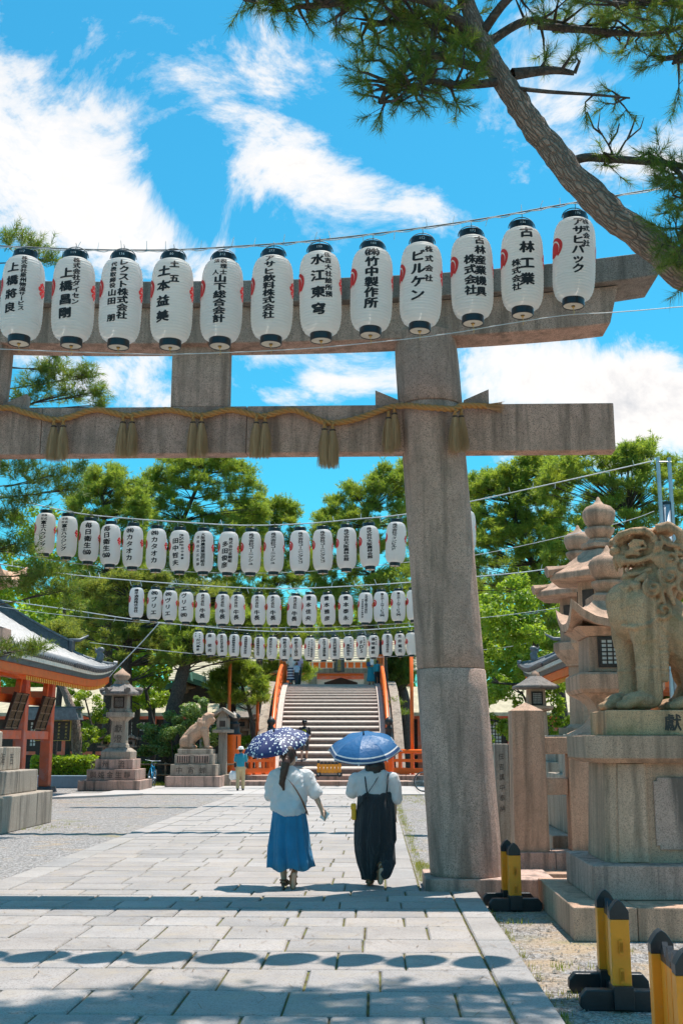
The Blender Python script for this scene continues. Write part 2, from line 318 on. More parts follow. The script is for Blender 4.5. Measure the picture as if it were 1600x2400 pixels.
M['lattice_bg'] = plain('lattice_paper', (0.66, 0.63, 0.58), 0.8)
M['grout'] = plain('dark_grout', (0.05, 0.045, 0.04), 0.95)

# ------------------------------------------------------------------ mesh builder
class MB:
    def __init__(s): s.v = []; s.f = []; s.uv = {}
    def add(s, vs, fs):
        o = len(s.v); s.v += [Vector(p) for p in vs]; s.f += [tuple(i + o for i in f) for f in fs]; return s
    def box(s, c, d, rz=0.0, rx=0.0, ry=0.0, taper=1.0):
        hx, hy, hz = d[0] / 2, d[1] / 2, d[2] / 2
        E = Euler((rx, ry, rz)).to_matrix(); c = Vector(c); vs = []
        for z in (-hz, hz):
            t = taper if z > 0 else 1.0
            for x, y in ((-hx, -hy), (hx, -hy), (hx, hy), (-hx, hy)): vs.append(c + E @ Vector((x * t, y * t, z)))
        return s.add(vs, [(3, 2, 1, 0), (4, 5, 6, 7), (0, 1, 5, 4), (1, 2, 6, 5), (2, 3, 7, 6), (3, 0, 4, 7)])
    def bbx(s, x0, x1, y0, y1, z0, z1): return s.box(((x0 + x1) / 2, (y0 + y1) / 2, (z0 + z1) / 2), (x1 - x0, y1 - y0, z1 - z0))
    def loft(s, rings, cap=True, closed=True):
        o = len(s.v); n = len(rings[0])
        for r in rings: s.v += [Vector(p) for p in r]
        k = n if closed else n - 1
        for i in range(len(rings) - 1):
            for j in range(k):
                a = o + i * n + j; b = o + i * n + (j + 1) % n
                s.f.append((a, b, b + n, a + n))
        if cap and closed:
            s.f.append(tuple(o + j for j in reversed(range(n)))); e = o + (len(rings) - 1) * n; s.f.append(tuple(e + j for j in range(n)))
        return s
    def lathe(s, prof, n=16, c=(0, 0, 0), cap=True, sq=None, rot=0.0):
        c = Vector(c); rings = []
        for r, z in prof: rings.append([c + Vector((math.cos(2 * math.pi * j / n + rot) * r, math.sin(2 * math.pi * j / n + rot) * r, z)) for j in range(n)])
        return s.loft(rings, cap)
    def sqloft(s, prof, c=(0, 0, 0), asp=1.0):      # square sections (half width, z)
        c = Vector(c)
        return s.loft([[c + Vector((x * r, y * r * asp, z)) for x, y in ((-1, -1), (1, -1), (1, 1), (-1, 1))] for r, z in prof])
    def tube(s, pts, rad, n=8, cap=True):
        pts = [Vector(p) for p in pts]; rings = []
        if isinstance(rad, (int, float)): rad = [rad] * len(pts)
        up = Vector((0.13, 0.21, 1)).normalized(); prev = None
        for i, p in enumerate(pts):
            t = (pts[min(i + 1, len(pts) - 1)] - pts[max(i - 1, 0)])
            if t.length < 1e-9: t = Vector((0, 0, 1))
            t.normalize()
            a = (prev - t * prev.dot(t)) if prev is not None else t.cross(up)
            if a.length < 1e-5: a = t.cross(Vector((1, 0, 0)))
            a.normalize(); prev = a; b = t.cross(a)
            rings.append([p + (a * math.cos(2 * math.pi * j / n) + b * math.sin(2 * math.pi * j / n)) * rad[i] for j in range(n)])
        return s.loft(rings, cap)
    def cap(s, p0, p1, r0, r1, n=12):               # tapered capsule (closed)
        p0, p1 = Vector(p0), Vector(p1); d = (p1 - p0); L = d.length; t = d / L if L > 1e-6 else Vector((0, 0, 1))
        pts = []; rad = []
        for k in range(0, 4): a = k / 4 * math.pi / 2; pts.append(p0 - t * r0 * math.cos(a)); rad.append(max(r0 * math.sin(a), r0 * 0.05))
        pts.append(p0); rad.append(r0); pts.append(p1); rad.append(r1)
        for k in range(3, -1, -1): a = k / 4 * math.pi / 2; pts.append(p1 + t * r1 * math.cos(a)); rad.append(max(r1 * math.sin(a), r1 * 0.05))
        return s.tube(pts, rad, n)
    def ell(s, c, r, n=14, m=9, rot=(0, 0, 0)):
        c = Vector(c); E = Euler(rot).to_matrix(); r = Vector(r if not isinstance(r, (int, float)) else (r, r, r))
        rings = []
        for i in range(m):
            a = -math.pi / 2 + math.pi * (i + 0.12) / (m - 1 + 0.24)
            rings.append([c + E @ Vector((math.cos(a) * math.cos(2 * math.pi * j / n) * r.x, math.cos(a) * math.sin(2 * math.pi * j / n) * r.y, math.sin(a) * r.z)) for j in range(n)])
        return s.loft(rings)
    def prism(s, poly, y0, y1):                     # polygon in (x,z), extruded along y; counter-clockwise seen from -y
        n = len(poly); a = [(x, y0, z) for x, z in poly]; b = [(x, y1, z) for x, z in poly]
        fs = [tuple(range(n)), tuple(reversed(range(n, 2 * n)))]
        for i in range(n): j = (i + 1) % n; fs.append((j, i, i + n, j + n))
        return s.add(a + b, fs)
    def xf(s, M4, start=0):
        for i in range(start, len(s.v)): s.v[i] = M4 @ s.v[i]
        return s
    def build(s, name, mat, parent=None, smooth=False, bevel=0.0, loc=None):
        me = bpy.data.meshes.new(name); me.from_pydata([tuple(p) for p in s.v], [], s.f)
        if smooth: me.polygons.foreach_set('use_smooth', [True] * len(me.polygons))
        me.update()
        o = bpy.data.objects.new(name, me); COL.objects.link(o)
        if mat is not None: me.materials.append(M[mat] if isinstance(mat, str) else mat)
        if parent is not None: o.parent = parent
        if loc is not None: o.location = loc
        if bevel:
            b = o.modifiers.new('bevel', 'BEVEL'); b.width = bevel; b.segments = 2; b.limit_method = 'ANGLE'; b.angle_limit = R(40)
        return o
def tag(o, label=None, cat=None, group=None, kind=None):
    if label: o['label'] = label
    if cat: o['category'] = cat
    if group: o['group'] = group
    if kind: o['kind'] = kind
    return o
def thing(name, loc, label, cat, group=None, rz=0.0):
    o = bpy.data.objects.new(name, None); COL.objects.link(o); o.location = loc; o.rotation_euler = (0, 0, rz)
    o.empty_display_size = 0.2
    return tag(o, label, cat, group)
def copy_tree(o, parent=None):
    c = o.copy(); COL.objects.link(c); c.parent = parent
    for ch in list(o.children): copy_tree(ch, c)
    return c
def bx(name, mat, parent, x0, x1, y0, y1, z0, z1, bevel=0.0):
    return MB().bbx(x0, x1, y0, y1, z0, z1).build(name, mat, parent, bevel=bevel)
def blobmesh(mb, name, mat, parent, voxel, smooth_it=4, fac=0.6, loc=None):
    o = mb.build(name, mat, parent, True, loc=loc)
    r = o.modifiers.new('remesh', 'REMESH'); r.mode = 'VOXEL'; r.voxel_size = voxel; r.use_smooth_shade = True
    s = o.modifiers.new('smooth', 'SMOOTH'); s.iterations = smooth_it; s.factor = fac
    return o
def rough(o, size, strength, depth=3):
    t = bpy.data.textures.new('relief', 'CLOUDS'); t.noise_scale = size; t.noise_depth = depth
    d = o.modifiers.new('relief', 'DISPLACE'); d.texture = t; d.strength = strength; d.mid_level = 0.5; d.texture_coords = 'LOCAL'
    return o
def fbm(p, s=1.0): return mnoise.fractal(Vector(p) * s, 1.0, 2.0, 4)

# ------------------------------------------------------------------ lettering (glyph outlines -> meshes)
_gc = {}
def glyph(ch, bold=0.03):
    k = (ch, bold)
    if k in _gc: return _gc[k]
    c = bpy.data.curves.new('glyph', 'FONT'); c.body = ch; c.size = 1.0; c.resolution_u = 2
    o = bpy.data.objects.new('glyph', c); COL.objects.link(o)
    dg = bpy.context.evaluated_depsgraph_get(); me = bpy.data.meshes.new_from_object(o.evaluated_get(dg))
    vs = [(v.co.x, v.co.y) for v in me.vertices]; fs = [tuple(p.vertices) for p in me.polygons]
    bpy.data.objects.remove(o); bpy.data.curves.remove(c); bpy.data.meshes.remove(me)
    if vs:
        x0 = min(v[0] for v in vs); x1 = max(v[0] for v in vs); y0 = min(v[1] for v in vs); y1 = max(v[1] for v in vs)
        if ord(ch) > 0x2000: cx, cy = (x0 + x1) / 2, 0.38
        else: cx, cy = (x0 + x1) / 2, (y0 + y1) / 2
        vs = [(x - cx, y - cy) for x, y in vs]
    _gc[k] = (vs, fs); return _gc[k]
def write_glyph(mb, ch, x, z, size, mapf, bold=0.03, sx=1.0, shear=0.0, cuts=0, rot90=False, sy=1.0):
    vs, fs = glyph(ch, bold)
    if not vs: return
    bmv = [Vector((vx, vy, 0)) for vx, vy in vs]
    if cuts:
        bm = bmesh.new(); bv = [bm.verts.new(p) for p in bmv]
        for f in fs:
            try: bm.faces.new([bv[i] for i in f])
            except ValueError: pass
        for k in range(1, cuts + 1):
            q = -0.5 + k / (cuts + 1)
            bmesh.ops.bisect_plane(bm, geom=bm.verts[:] + bm.edges[:] + bm.faces[:], plane_co=(q, 0, 0), plane_no=(1, 0, 0))
        bm.verts.index_update()
        bmv = [v.co.copy() for v in bm.verts]; fs = [tuple(v.index for v in f.verts) for f in bm.faces]; bm.free()
    nb = [(0, 0)] if bold <= 0.02 else [(-bold * .75, 0), (bold * .75, 0), (0, bold * .6), (0, -bold * .6)]
    for k, (ox, oy) in enumerate(nb):
        out = []
        for p in bmv:
            px, py = p.x + ox, p.y + oy
            if rot90: px, py = py, -px
            q = Vector(mapf(x + px * size * sx, z + (py + shear * px) * size * sy))
            out.append(q + Vector((q.x, q.y, 0)) * (.0025 * k) if cuts else q + Vector((0, -.0006 * k, 0)))
        mb.add(out, fs)
VERT = {'ー': True, '(': True, ')': True}
def write_col(mb, s, x, ztop, size, pitch, mapf, bold=0.03, sx=1.0, shear=0.12, cuts=0):
    sy = min(1.0, pitch / (size * 0.98)) if pitch > 0 else 1.0
    z = ztop - size * sy / 2; i = 0
    while i < len(s):
        ch = s[i]
        if ch == '(' and ')' in s[i:]:
            j = s.index(')', i); inner = s[i + 1:j]
            write_glyph(mb, '(', x - size * 0.52, z, size * 0.85, mapf, bold, sx); write_glyph(mb, ')', x + size * 0.52, z, size * 0.85, mapf, bold, sx)
            write_glyph(mb, inner, x, z, size * 0.8, mapf, bold, sx, shear, cuts, sy=sy); i = j + 1; z -= pitch; continue
        if ch not in ' 　': write_glyph(mb, ch, x, z, size, mapf, bold, sx, shear, cuts, rot90=(ch == 'ー'), sy=sy)
        z -= pitch; i += 1
# ================================================================== SETTING: ground and paving
def make_ground():
    xs = [-400, -60, -20, -8, -4.75, 0.45, 1.0, 1.14, 2, 6, 20, 60, 400]; ys = [-60, 0, 5, 10, 13, 14, 16, 20, 30, 43, 60, 120, 900]
    mb = MB(); n = len(xs)
    def h(x, y):
        if x < 0.8: return -0.03
        k = max(0.0, min(1.0, (22 - y) / 8)); return -0.03 - 0.07 * k
    vs = [(x, y, h(x, y)) for y in ys for x in xs]
    fs = [(j * n + i, j * n + i + 1, (j + 1) * n + i + 1, (j + 1) * n + i) for j in range(len(ys) - 1) for i in range(n - 1)]
    o = mb.add(vs, fs).build('ground', 'gravel'); tag(o, 'grey gravel ground of the shrine precinct', None, kind='structure')
make_ground()
path = thing('path', (0, 0, 0), 'pale granite paved approach running to the arched bridge', None); path['kind'] = 'structure'
del path['label']
b0 = MB().bbx(-4.5, 1.10, -2, 13.0, -0.16, -0.022).bbx(-4.5, 0.50, 13.0, 36.4, -0.10, -0.018).build('bedding', 'soil', path)
def make_paving():
    r = random.Random(3); cnt = 0; far = MB(); moss = []
    def slab(x0, x1, y0, y1, mat):
        nonlocal cnt
        g = 0.008; dz = r.uniform(-0.003, 0.003); top = 0.0 + dz
        if y0 > 20.2 or cnt >= 296:
            bb = 0.01; mbx = far; far.bbx(x0 + g, x1 - g, y0 + g * 1.6, y1 - g * 1.6, -0.015, top); return
        cnt += 1
        bb = 0.012; a, b, c, d = x0 + g, x1 - g, y0 + g * 1.5, y1 - g * 1.5
        j = lambda: r.uniform(-0.004, 0.004)
        low = [(a + j(), c + j()), (b + j(), c + j()), (b + j(), d + j()), (a + j(), d + j())]
        cx, cy = (a + b) / 2, (c + d) / 2
        ins = lambda p: (p[0] + (bb if p[0] < cx else -bb), p[1] + (bb if p[1] < cy else -bb))
        vs = [(p[0] - cx, p[1] - cy, -0.12) for p in low] + [(p[0] - cx, p[1] - cy, -0.012) for p in low] + [(ins(p)[0] - cx, ins(p)[1] - cy, r.uniform(-0.003, 0.002)) for p in low]
        fs = [(8, 9, 10, 11)]
        for k in range(4): n = (k + 1) % 4; fs += [(k, n, n + 4, k + 4), (k + 4, n + 4, n + 8, k + 8)]
        o = MB().add(vs, fs).build('paving_slab', mat, path); o.location = (cx, cy, top)
    ys = [3.4, 4.05, 4.7, 5.3, 5.9, 6.55, 7.2, 7.88, 8.59, 9.3, 9.86, 10.53, 11.06, 11.63, 12.12, 12.58, 12.98]
    for i in range(len(ys) - 1):
        x = -4.5 + r.uniform(0.0, 0.3)
        xl = -4.5
        while x < 0.82 - 0.2:
            w = r.uniform(0.50, 0.68)
            if 0.82 - (x + w) < 0.28: w = 0.82 - x
            if xl > -0.36 * ys[i + 1] - 0.6 or x + w > -0.36 * ys[i + 1] - 0.2:
                slab(x, x + w, ys[i], ys[i + 1], 'slab')
            x += w
    for i in range(0, len(ys) - 2, 2): slab(0.822, 1.12, ys[i], ys[i + 2], 'border')
    y = 13.0
    while y < 36.2:
        d = r.uniform(0.52, 0.68) if y < 20 else 0.66
        y1 = min(y + d, 36.4); x = -4.15
        while x < 0.10 - 0.1:
            w = r.uniform(0.5, 0.72)
            if 0.10 - (x + w) < 0.3: w = 0.10 - x
            slab(x, x + w, y, y1, 'slab'); x += w
        y = y1
    y = 13.0
    while y < 36.2:
        d = 1.15; y1 = min(y + d, 36.4)
        slab(0.105, 0.49, y, y1, 'border'); slab(-4.52, -4.155, y, y1, 'border'); y = y1
    o = far.build('paving_slab', 'slab', path); o['kind'] = 'stuff'
make_paving()
# cross pavement before the bridge, aprons at the side gates
bx('crossing_pavement', 'concrete', None, -9.0, 7.5, 36.5, 43.2, -0.1, 0.004)['kind'] = 'structure'
bx('joint_strip', 'grout', bpy.data.objects['crossing_pavement'], -9.0, 7.5, 39.6, 39.63, -0.09, 0.006)
for k in range(8): bx('joint_strip', 'grout', bpy.data.objects['crossing_pavement'], -5.2 + k * 1.1, -5.19 + k * 1.1, 36.6, 43.1, -0.09, 0.0065)
ap = MB(); ap.add([(-12.6, 31.2, -.04), (-9.0, 34.2, -.04), (-7.4, 36.2, -.04), (-16, 36.2, -.04), (-12.6, 31.2, .03), (-9.0, 34.2, .03), (-7.4, 36.2, .03), (-16, 36.2, .03)], [(4, 5, 6, 7), (0, 1, 5, 4), (1, 2, 6, 5), (2, 3, 7, 6), (3, 0, 4, 7)])
ap.build('gate_apron', 'concrete')['kind'] = 'structure'
# grass and moss along the joints and edges
def blades(name, spots, mat, h0, h1, seed, n=7, spread=0.05, label=None):
    r = random.Random(seed); mb = MB()
    for (x, y, z) in spots:
        for k in range(n):
            a = r.uniform(0, 6.28); h = r.uniform(h0, h1); w = h * 0.06; q = r.uniform(0, spread); a2 = r.uniform(0, 6.28)
            p = Vector((x + math.cos(a2) * q, y + math.sin(a2) * q, z)); t = Vector((math.cos(a), math.sin(a), 0))
            tip = p + Vector((math.cos(a + 1.5) * h * r.uniform(0, .7), math.sin(a + 1.5) * h * r.uniform(0, .7), h))
            mb.add([p - t * w, p + t * w, tip], [(0, 1, 2)])
    o = mb.build(name, mat); tag(o, label, 'grass', kind='stuff'); return o
sp = []
r_ = random.Random(11)
yy = 7.0
while yy < 13: 
    if r_.random() < .8: sp.append((0.822 + r_.uniform(-.012, .012), yy, -.012))
    yy += 0.02 if r_.random() < .5 else .06
for ob in list(path.children):
    if ob.name.startswith('paving_slab') and ob.location.y < 20 and ob.get('kind') is None:
        bbm = ob.data.vertices[6].co
        if r_.random() < 0.5:
            x = ob.location.x + bbm.x + .008
            L = ob.data.vertices[6].co.y - ob.data.vertices[5].co.y
            for k in range(int(L / 0.03)):
                if r_.random() < .45: sp.append((x + r_.uniform(-.006, .006), ob.location.y - L / 2 + k * .03, -.012))
blades('joint_moss', sp, 'moss', 0.008, 0.022, 5, 4, 0.010, 'moss and tiny weeds in the paving joints')
sp = []
for k in range(420): sp.append((0.54 + abs(r_.gauss(0, .07)), r_.uniform(14.2, 36), -.04))
for k in range(220): sp.append((.52 + abs(r_.gauss(0, .16)), r_.uniform(14.0, 16.4), -.06))
for k in range(300): sp.append((r_.uniform(.55, 2.4), r_.uniform(31, 36.3), -.035))
for k in range(60): sp.append((1.16 + abs(r_.gauss(0, .03)), r_.uniform(6.5, 12.8), -.1))
for k in range(60):
    c = r_.choice([(1.5, 9.2), (1.34, 8.2), (1.9, 13.4), (1.6, 12.9), (2.0, 9.9), (1.3, 11.4)]); sp.append((c[0] + r_.gauss(0, .1), c[1] + r_.gauss(0, .1), -.1))
for k in range(40): sp.append((-6.5 + r_.gauss(0, .35), 22.6 + r_.gauss(0, .5), -.03))
blades('grass', sp, 'grass', 0.02, 0.065, 6, 7, 0.06, 'yellowish grass growing along the path edges')
sp = [(r_.uniform(-10, -5.6), r_.uniform(43.2, 46.5), -.03) for k in range(2600)]
blades('grass', sp, 'grass', 0.05, 0.14, 8, 7, 0.1, 'grass strip behind the bicycle and left guardian statue')

# ================================================================== TORII
TY, TX = 13.47, -2.19
torii = thing('torii', (TX, TY, 0), 'large grey granite torii gate spanning the paved approach', 'torii')
def col_c(z): return 1.05 + (0.66 - 1.05) * (z / 6.7)      # column centre, right side (world X), leaning inward
def make_column(side):
    def ring(z, r):
        x = (col_c(z) - TX) * side
        n = 44; return [(x + math.cos(2 * math.pi * j / n) * r, math.sin(2 * math.pi * j / n) * r, z) for j in range(n)]
    rr = lambda z: 0.415 - 0.004 * z
    seq = [[0.12, 0.13] + [0.2 * k for k in range(1, 12)] + [2.46, 2.475], [2.478, 2.49] + [2.5 + 0.25 * k for k in range(1, 13)] + [5.74, 5.755], [5.758, 5.77, 6.0, 6.3, 6.7]]
    for i, zs in enumerate(seq):
        rings = [ring(z, rr(z) + (0.008 if i == 0 else (0.012 if i == 2 else 0)) - (0.012 if (k == 0 or k == len(zs) - 1) else 0)) for k, z in enumerate(zs)]
        c = MB().loft(rings).build('column', 'torii', torii, True)
        e = c.modifiers.new('edge', 'EDGE_SPLIT'); e.split_angle = R(50)
make_column(1); make_column(-1)
for s in (1, -1):
    x = (1.05 - TX) * s
    p = bx('plinth', 'stone_lav', torii, x - (0.50 if s > 0 else 0.95), x + (0.95 if s > 0 else 0.5), -0.47, 0.55, -0.12, 0.122, 0.012)
# nuki (lower beam) in three lengths, with wedges where it passes the columns
xe = 2.98 - TX
xc = col_c(5.45) - TX
for i, (a, b) in enumerate(((-xe, -1.99), (-1.985, 0.60), (0.605, xe))):
    bx('lower_beam', 'torii', torii, a, b, -0.13, 0.11, 5.15, 5.76, 0.012)
for s in (1, -1):
    for q in (-1, 1):
        x0 = xc * s + q * 0.395
        pts = [(x0, 5.765), (x0 + q * 0.315, 5.765), (x0 + q * 0.315, 5.765 + 0.20), (x0, 5.765 + 0.06)]
        if q < 0: pts = pts[::-1]
        MB().prism(pts, -0.09, 0.07).build('wedge', 'torii', torii, bevel=0.006)
bx('strut', 'torii', torii, -0.365, 0.365, -0.12, 0.12, 5.762, 6.62, 0.01)
# shimagi and kasagi (upper beams), curving up to the ends
def lift(x): return 0.20 * (abs(x) / 5.2) ** 2.4 + 0.0
def beam(name, mat, x0, x1, zb0, zt0, y0, y1, endc, over=0.0, n=10, kl=1.0, ridge=0.0):
    rings = []
    for i in range(n + 1):
        x = x0 + (x1 - x0) * i / n; L = lift(x) * kl; e = 1 if x > 0 else -1
        dx = endc * e if (i == 0 and abs(x0) > 4.5) or (i == n and abs(x1) > 4.5) else 0.0
        zt = zt0 + L * 1.12
        rings.append([(x - dx, y0, zb0 + L), (x, y0 - over, zt), (x, (y0 + y1) / 2, zt + ridge), (x, y1 + over, zt), (x - dx, y1, zb0 + L)])
    m = MB(); m.loft(rings); return m.build(name, mat, torii, bevel=0.012)
for a, b in ((-5.28, -1.602), (-1.598, 0.098), (0.102, 5.28)):
    beam('upper_beam', 'torii', a, b, 6.56, 7.04, -0.24, 0.24, 0.12)
for a, b in ((-5.86, -2.602), (-2.598, 1.298), (1.302, 5.86)):
    beam('cap_beam', 'toriicap', a, b, 7.045, 7.33, -0.37, 0.37, 0.10, 0.03, kl=1.15, ridge=0.10)

# ================================================================== SHIMENAWA (twisted straw rope with tassels)
rope = thing('sacred_rope', (TX, TY, 0), 'twisted straw rope with tassels tied along the torii lower beam', 'rope')
def ropeY(x):
    y = -0.185
    for s in (1, -1):
        d = x - xc * s
        if abs(d) < 0.475: y = min(y, -math.sqrt(max(0.475 ** 2 - d * d, 0)))
    return y
pz = [(-60, 255), (0, 252), (40, 252), (90, 268), (180, 290), (230, 283), (320, 257), (410, 275), (450, 275), (560, 258), (650, 275), (690, 275), (770, 258), (860, 277), (890, 277), (975, 258), (1050, 285), (1090, 300), (1130, 300), (1200, 285), (1300, 250)]
rp = [(x / 1.4255, 780 + z / 1.4255) for x, z in pz] + [(840 + x / 2.45, 760 + z / 2.45) for x, z in ((240, 470), (380, 476), (540, 488), (600, 468), (730, 470))]
ctrl = []
for u, v in rp:
    Y = TY - 0.19
    for it in range(4): p = at(u, v, Y); Y = TY + ropeY(p.x - TX)
    ctrl.append(Vector((p.x - TX, p.y - TY, p.z)))
def spline(pts, n):
    out = []
    for i in range(len(pts) - 1):
        p0 = pts[max(i - 1, 0)]; p1 = pts[i]; p2 = pts[i + 1]; p3 = pts[min(i + 2, len(pts) - 1)]
        for k in range(n):
            t = k / n; t2 = t * t; t3 = t2 * t
            out.append(0.5 * ((2 * p1) + (p2 - p0) * t + (2 * p0 - 5 * p1 + 4 * p2 - p3) * t2 + (3 * p1 - p0 - 3 * p2 + p3) * t3))
    out.append(pts[-1]); return out
cl = spline(ctrl, 10)
for i, p in enumerate(cl):
    yl = ropeY(p.x); p.y = min(p.y, yl)
def strand(cl, r_off, rad, turns_per_m, ph, n=7):
    pts = []; s = 0.0
    for i, p in enumerate(cl):
        if i: s += (p - cl[i - 1]).length
        t = (cl[min(i + 1, len(cl) - 1)] - cl[max(i - 1, 0)]).normalized()
        a = t.cross(Vector((0, 1, 0))).normalized(); b = t.cross(a)
        an = 2 * math.pi * turns_per_m * s + ph
        pts.append(p + (a * math.cos(an) + b * math.sin(an)) * r_off)
    return MB().tube(pts, rad, n)
dense = spline(cl, 3)
for k in range(3): strand(dense, 0.020, 0.0215, 4.2, k * 2 * math.pi / 3).build('rope_strand', 'rope', rope, True)
def tassel(p, seed, L=0.47, ang=0.0):
    r = random.Random(seed); t = thing('tassel', p, None, None); t.parent = rope
    strand([Vector((0, 0, 0.0)), Vector((0, 0, -0.03)), Vector((0, 0, -0.06)), Vector((0, 0, -0.09))], 0.012, 0.014, 9, 0).build('cord', 'rope', t, True)
    strand([Vector((0, 0, 0.0)), Vector((0, 0, -0.03)), Vector((0, 0, -0.06)), Vector((0, 0, -0.09))], 0.012, 0.014, 9, 3.14).build('cord', 'rope', t, True)
    m = MB(); m.lathe([(0.022, -0.075), (0.028, -0.10), (0.028, -0.14), (0.03, -0.26), (0.02, -L + 0.12)], 10)
    for k in range(300):
        a = r.uniform(0, 6.28); q = math.sqrt(r.random()); r0 = 0.030 * q; r1 = 0.084 * q * r.uniform(.65, 1.25)
        e = Vector((math.cos(a) * r1, math.sin(a) * r1 * .75, -L + r.uniform(-.05, .07)))
        m.tube([(math.cos(a) * r0, math.sin(a) * r0, -0.09), (math.cos(a) * (r0 + r1) * .52 * 1.1, math.sin(a) * (r0 + r1) * .52 * .9, -L * .5), e], [0.0026, 0.0028, 0.0018], 3, False)
    m.build('straw', 'straw', t)
    MB().lathe([(0.030, -0.104), (0.037, -0.096), (0.037, -0.088), (0.030, -0.08)], 12).build('binding', 'darkwood', t)
    return t
pairs = [(182, 290), (213, 290), (413, 277), (443, 277), (646, 277), (674, 277), (857, 278), (886, 278), (1084, 300), (1111, 302), (1297, 262), (1317, 248)]
tp = [(x / 1.4255, 780 + z / 1.4255) for x, z in pairs] + [(840 + 552 / 2.45, 760 + 490 / 2.45), (840 + 588 / 2.45, 760 + 490 / 2.45)]
for i, (u, v) in enumerate(tp):
    Y = TY - 0.22
    for it in range(4): p = at(u, v, Y); Y = TY + ropeY(p.x - TX) - 0.035
    tassel(Vector((p.x - TX, p.y - TY, p.z)), 40 + i, L=0.50 if i not in (8, 9) else 0.54)
# frayed end of the rope
m = MB(); e = cl[-1]; r_ = random.Random(2)
for k in range(110):
    d = Vector((1, r_.uniform(-.25, .25), r_.uniform(-.42, .28))).normalized() * r_.uniform(.12, .24)
    m.tube([e + Vector((-.02, r_.uniform(-.02, .02), r_.uniform(-.03, .03))), e + d], [0.004, 0.002], 3, False)
m.build('frayed_end', 'straw', rope)

# ================================================================== PAPER LANTERNS
LH, LR = 0.97, 0.205
def lprof(z):                                   # z from bottom of lantern
    z0, z1 = 0.065, 0.895
    t = (z - z0) / (z1 - z0) * 2 - 1
    k = max(0.0, 1 - abs(t) ** 4.6); return 0.108 + (LR - 0.108) * k ** 0.5
def make_lantern_meshes():
    rings = []; N = 29; n = 44
    for i in range(N * 4 + 1):
        z = 0.066 + (0.894 - 0.066) * i / (N * 4); ph = i % 4
        r = lprof(z) + (0.0034 if ph == 0 else (-0.0034 if ph == 2 else -0.0022))
        rings.append([(math.cos(2 * math.pi * j / n) * r, math.sin(2 * math.pi * j / n) * r, z) for j in range(n)])
    body = MB().loft(rings, cap=False)
    top = MB().lathe([(0.112, 0.885), (0.118, 0.888), (0.118, 0.965), (0.112, 0.97), (0.105, 0.97), (0.104, 0.90)], 32)
    bot = MB().lathe([(0.104, 0.075), (0.108, 0.07), (0.108, 0.004), (0.104, 0.0), (0.098, 0.0), (0.097, 0.012), (0.02, 0.014)], 32)
    return body, top, bot
_b, _t, _bo = make_lantern_meshes()
def shared(mb, name, mat, smooth):
    o = mb.build(name, mat, None, smooth); me = o.data; bpy.data.objects.remove(o); return me
ME = {'body': shared(_b, 'lantern_body', 'paper', True), 'top': shared(_t, 'lantern_cap', 'black', False), 'bot': shared(_bo, 'lantern_base', 'black', False)}
_h = MB(); _h.tube([(math.cos(a) * 0.13, 0, 0.925 + math.sin(a) * 0.115) for a in [math.pi * k / 12 for k in range(13)]], 0.005, 5); _h.tube([(0, 0, 1.02), (0.006, 0, 1.05), (0, 0, 1.085)], 0.0035, 5)
ME['handle'] = shared(_h, 'handle', 'wiredark', True)
_h = MB(); _h.tube([(0, 0, 0.02), (0, 0, -0.03), (0.012, 0, -0.05), (0.004, 0, -0.09)], 0.0035, 5); _h.lathe([(0.018, 0.0), (0.012, -0.012), (0.004, -0.02)], 10)
ME['hook'] = shared(_h, 'hook', 'brass', True)
_h = MB(); _h.lathe([(0.096, 0.006), (0.02, 0.006)], 28, cap=False); ME['disc'] = shared(_h, 'base_board', 'plaster', False)
def surf(th, z, off=0.0052):
    r = lprof(z) + off; return (math.sin(th) * r, -math.cos(th) * r, z)
def flat_on(x, z): return surf(x / LR, min(max(z, 0.075), 0.885))
def emblem_mesh(kind):
    m = MB()
    def poly(pts, th0, z0):
        c = (sum(p[0] for p in pts) / len(pts), sum(p[1] for p in pts) / len(pts))
        rings = []
        for f in (0.0, 0.35, 0.7, 1.0): rings.append([surf(th0 + (c[0] + (p[0] - c[0]) * f) / LR, z0 + c[1] + (p[1] - c[1]) * f, 0.0056) for p in pts])
        m.loft(rings, cap=False)
    circ = lambda cx, cz, r, n=22, a0=0.0, a1=6.283: [(cx + math.cos(a0 + (a1 - a0) * k / n) * r, cz + math.sin(a0 + (a1 - a0) * k / n) * r) for k in range(n)]
    if kind == 'swirl':
        th0, z0 = R(-80), 0.56
        poly(circ(0.0, -0.01, 0.080), th0, z0)
        n = 18
        for k in range(n):
            a = -0.9 + 3.0 * k / n; b = -0.9 + 3.0 * (k + 1) / n
            wa = 0.086; o_ = lambda t: 0.128 - 0.034 * abs((t + .9) / 3.0 - 0.4)
            q = [(math.cos(a) * wa, math.sin(a) * wa), (math.cos(b) * wa, math.sin(b) * wa), (math.cos(b) * o_(b), math.sin(b) * o_(b)), (math.cos(a) * o_(a), math.sin(a) * o_(a))]
            m.add([surf(th0 + p[0] / LR, z0 + p[1], 0.0056) for p in q], [(0, 1, 2, 3)])
    else:
        th0, z0 = R(81), 0.54
        for (cx, cz, r) in ((0, 0, 0.03), (-0.05, 0.012, 0.03), (0.05, 0.012, 0.03), (-0.028, 0.058, 0.026), (0.028, 0.058, 0.026), (0, 0.085, 0.02), (-0.03, -0.045, 0.026), (0.03, -0.045, 0.026), (0.0, -0.08, 0.022), (0.06, -0.03, 0.018)):
            poly(circ(cx * .82, cz * .82, r * .82, 10), th0, z0)
    return shared(m, 'emblem', 'inkred', False)
ME['swirl'] = emblem_mesh('swirl'); ME['flower'] = emblem_mesh('flower')
_lt = {}
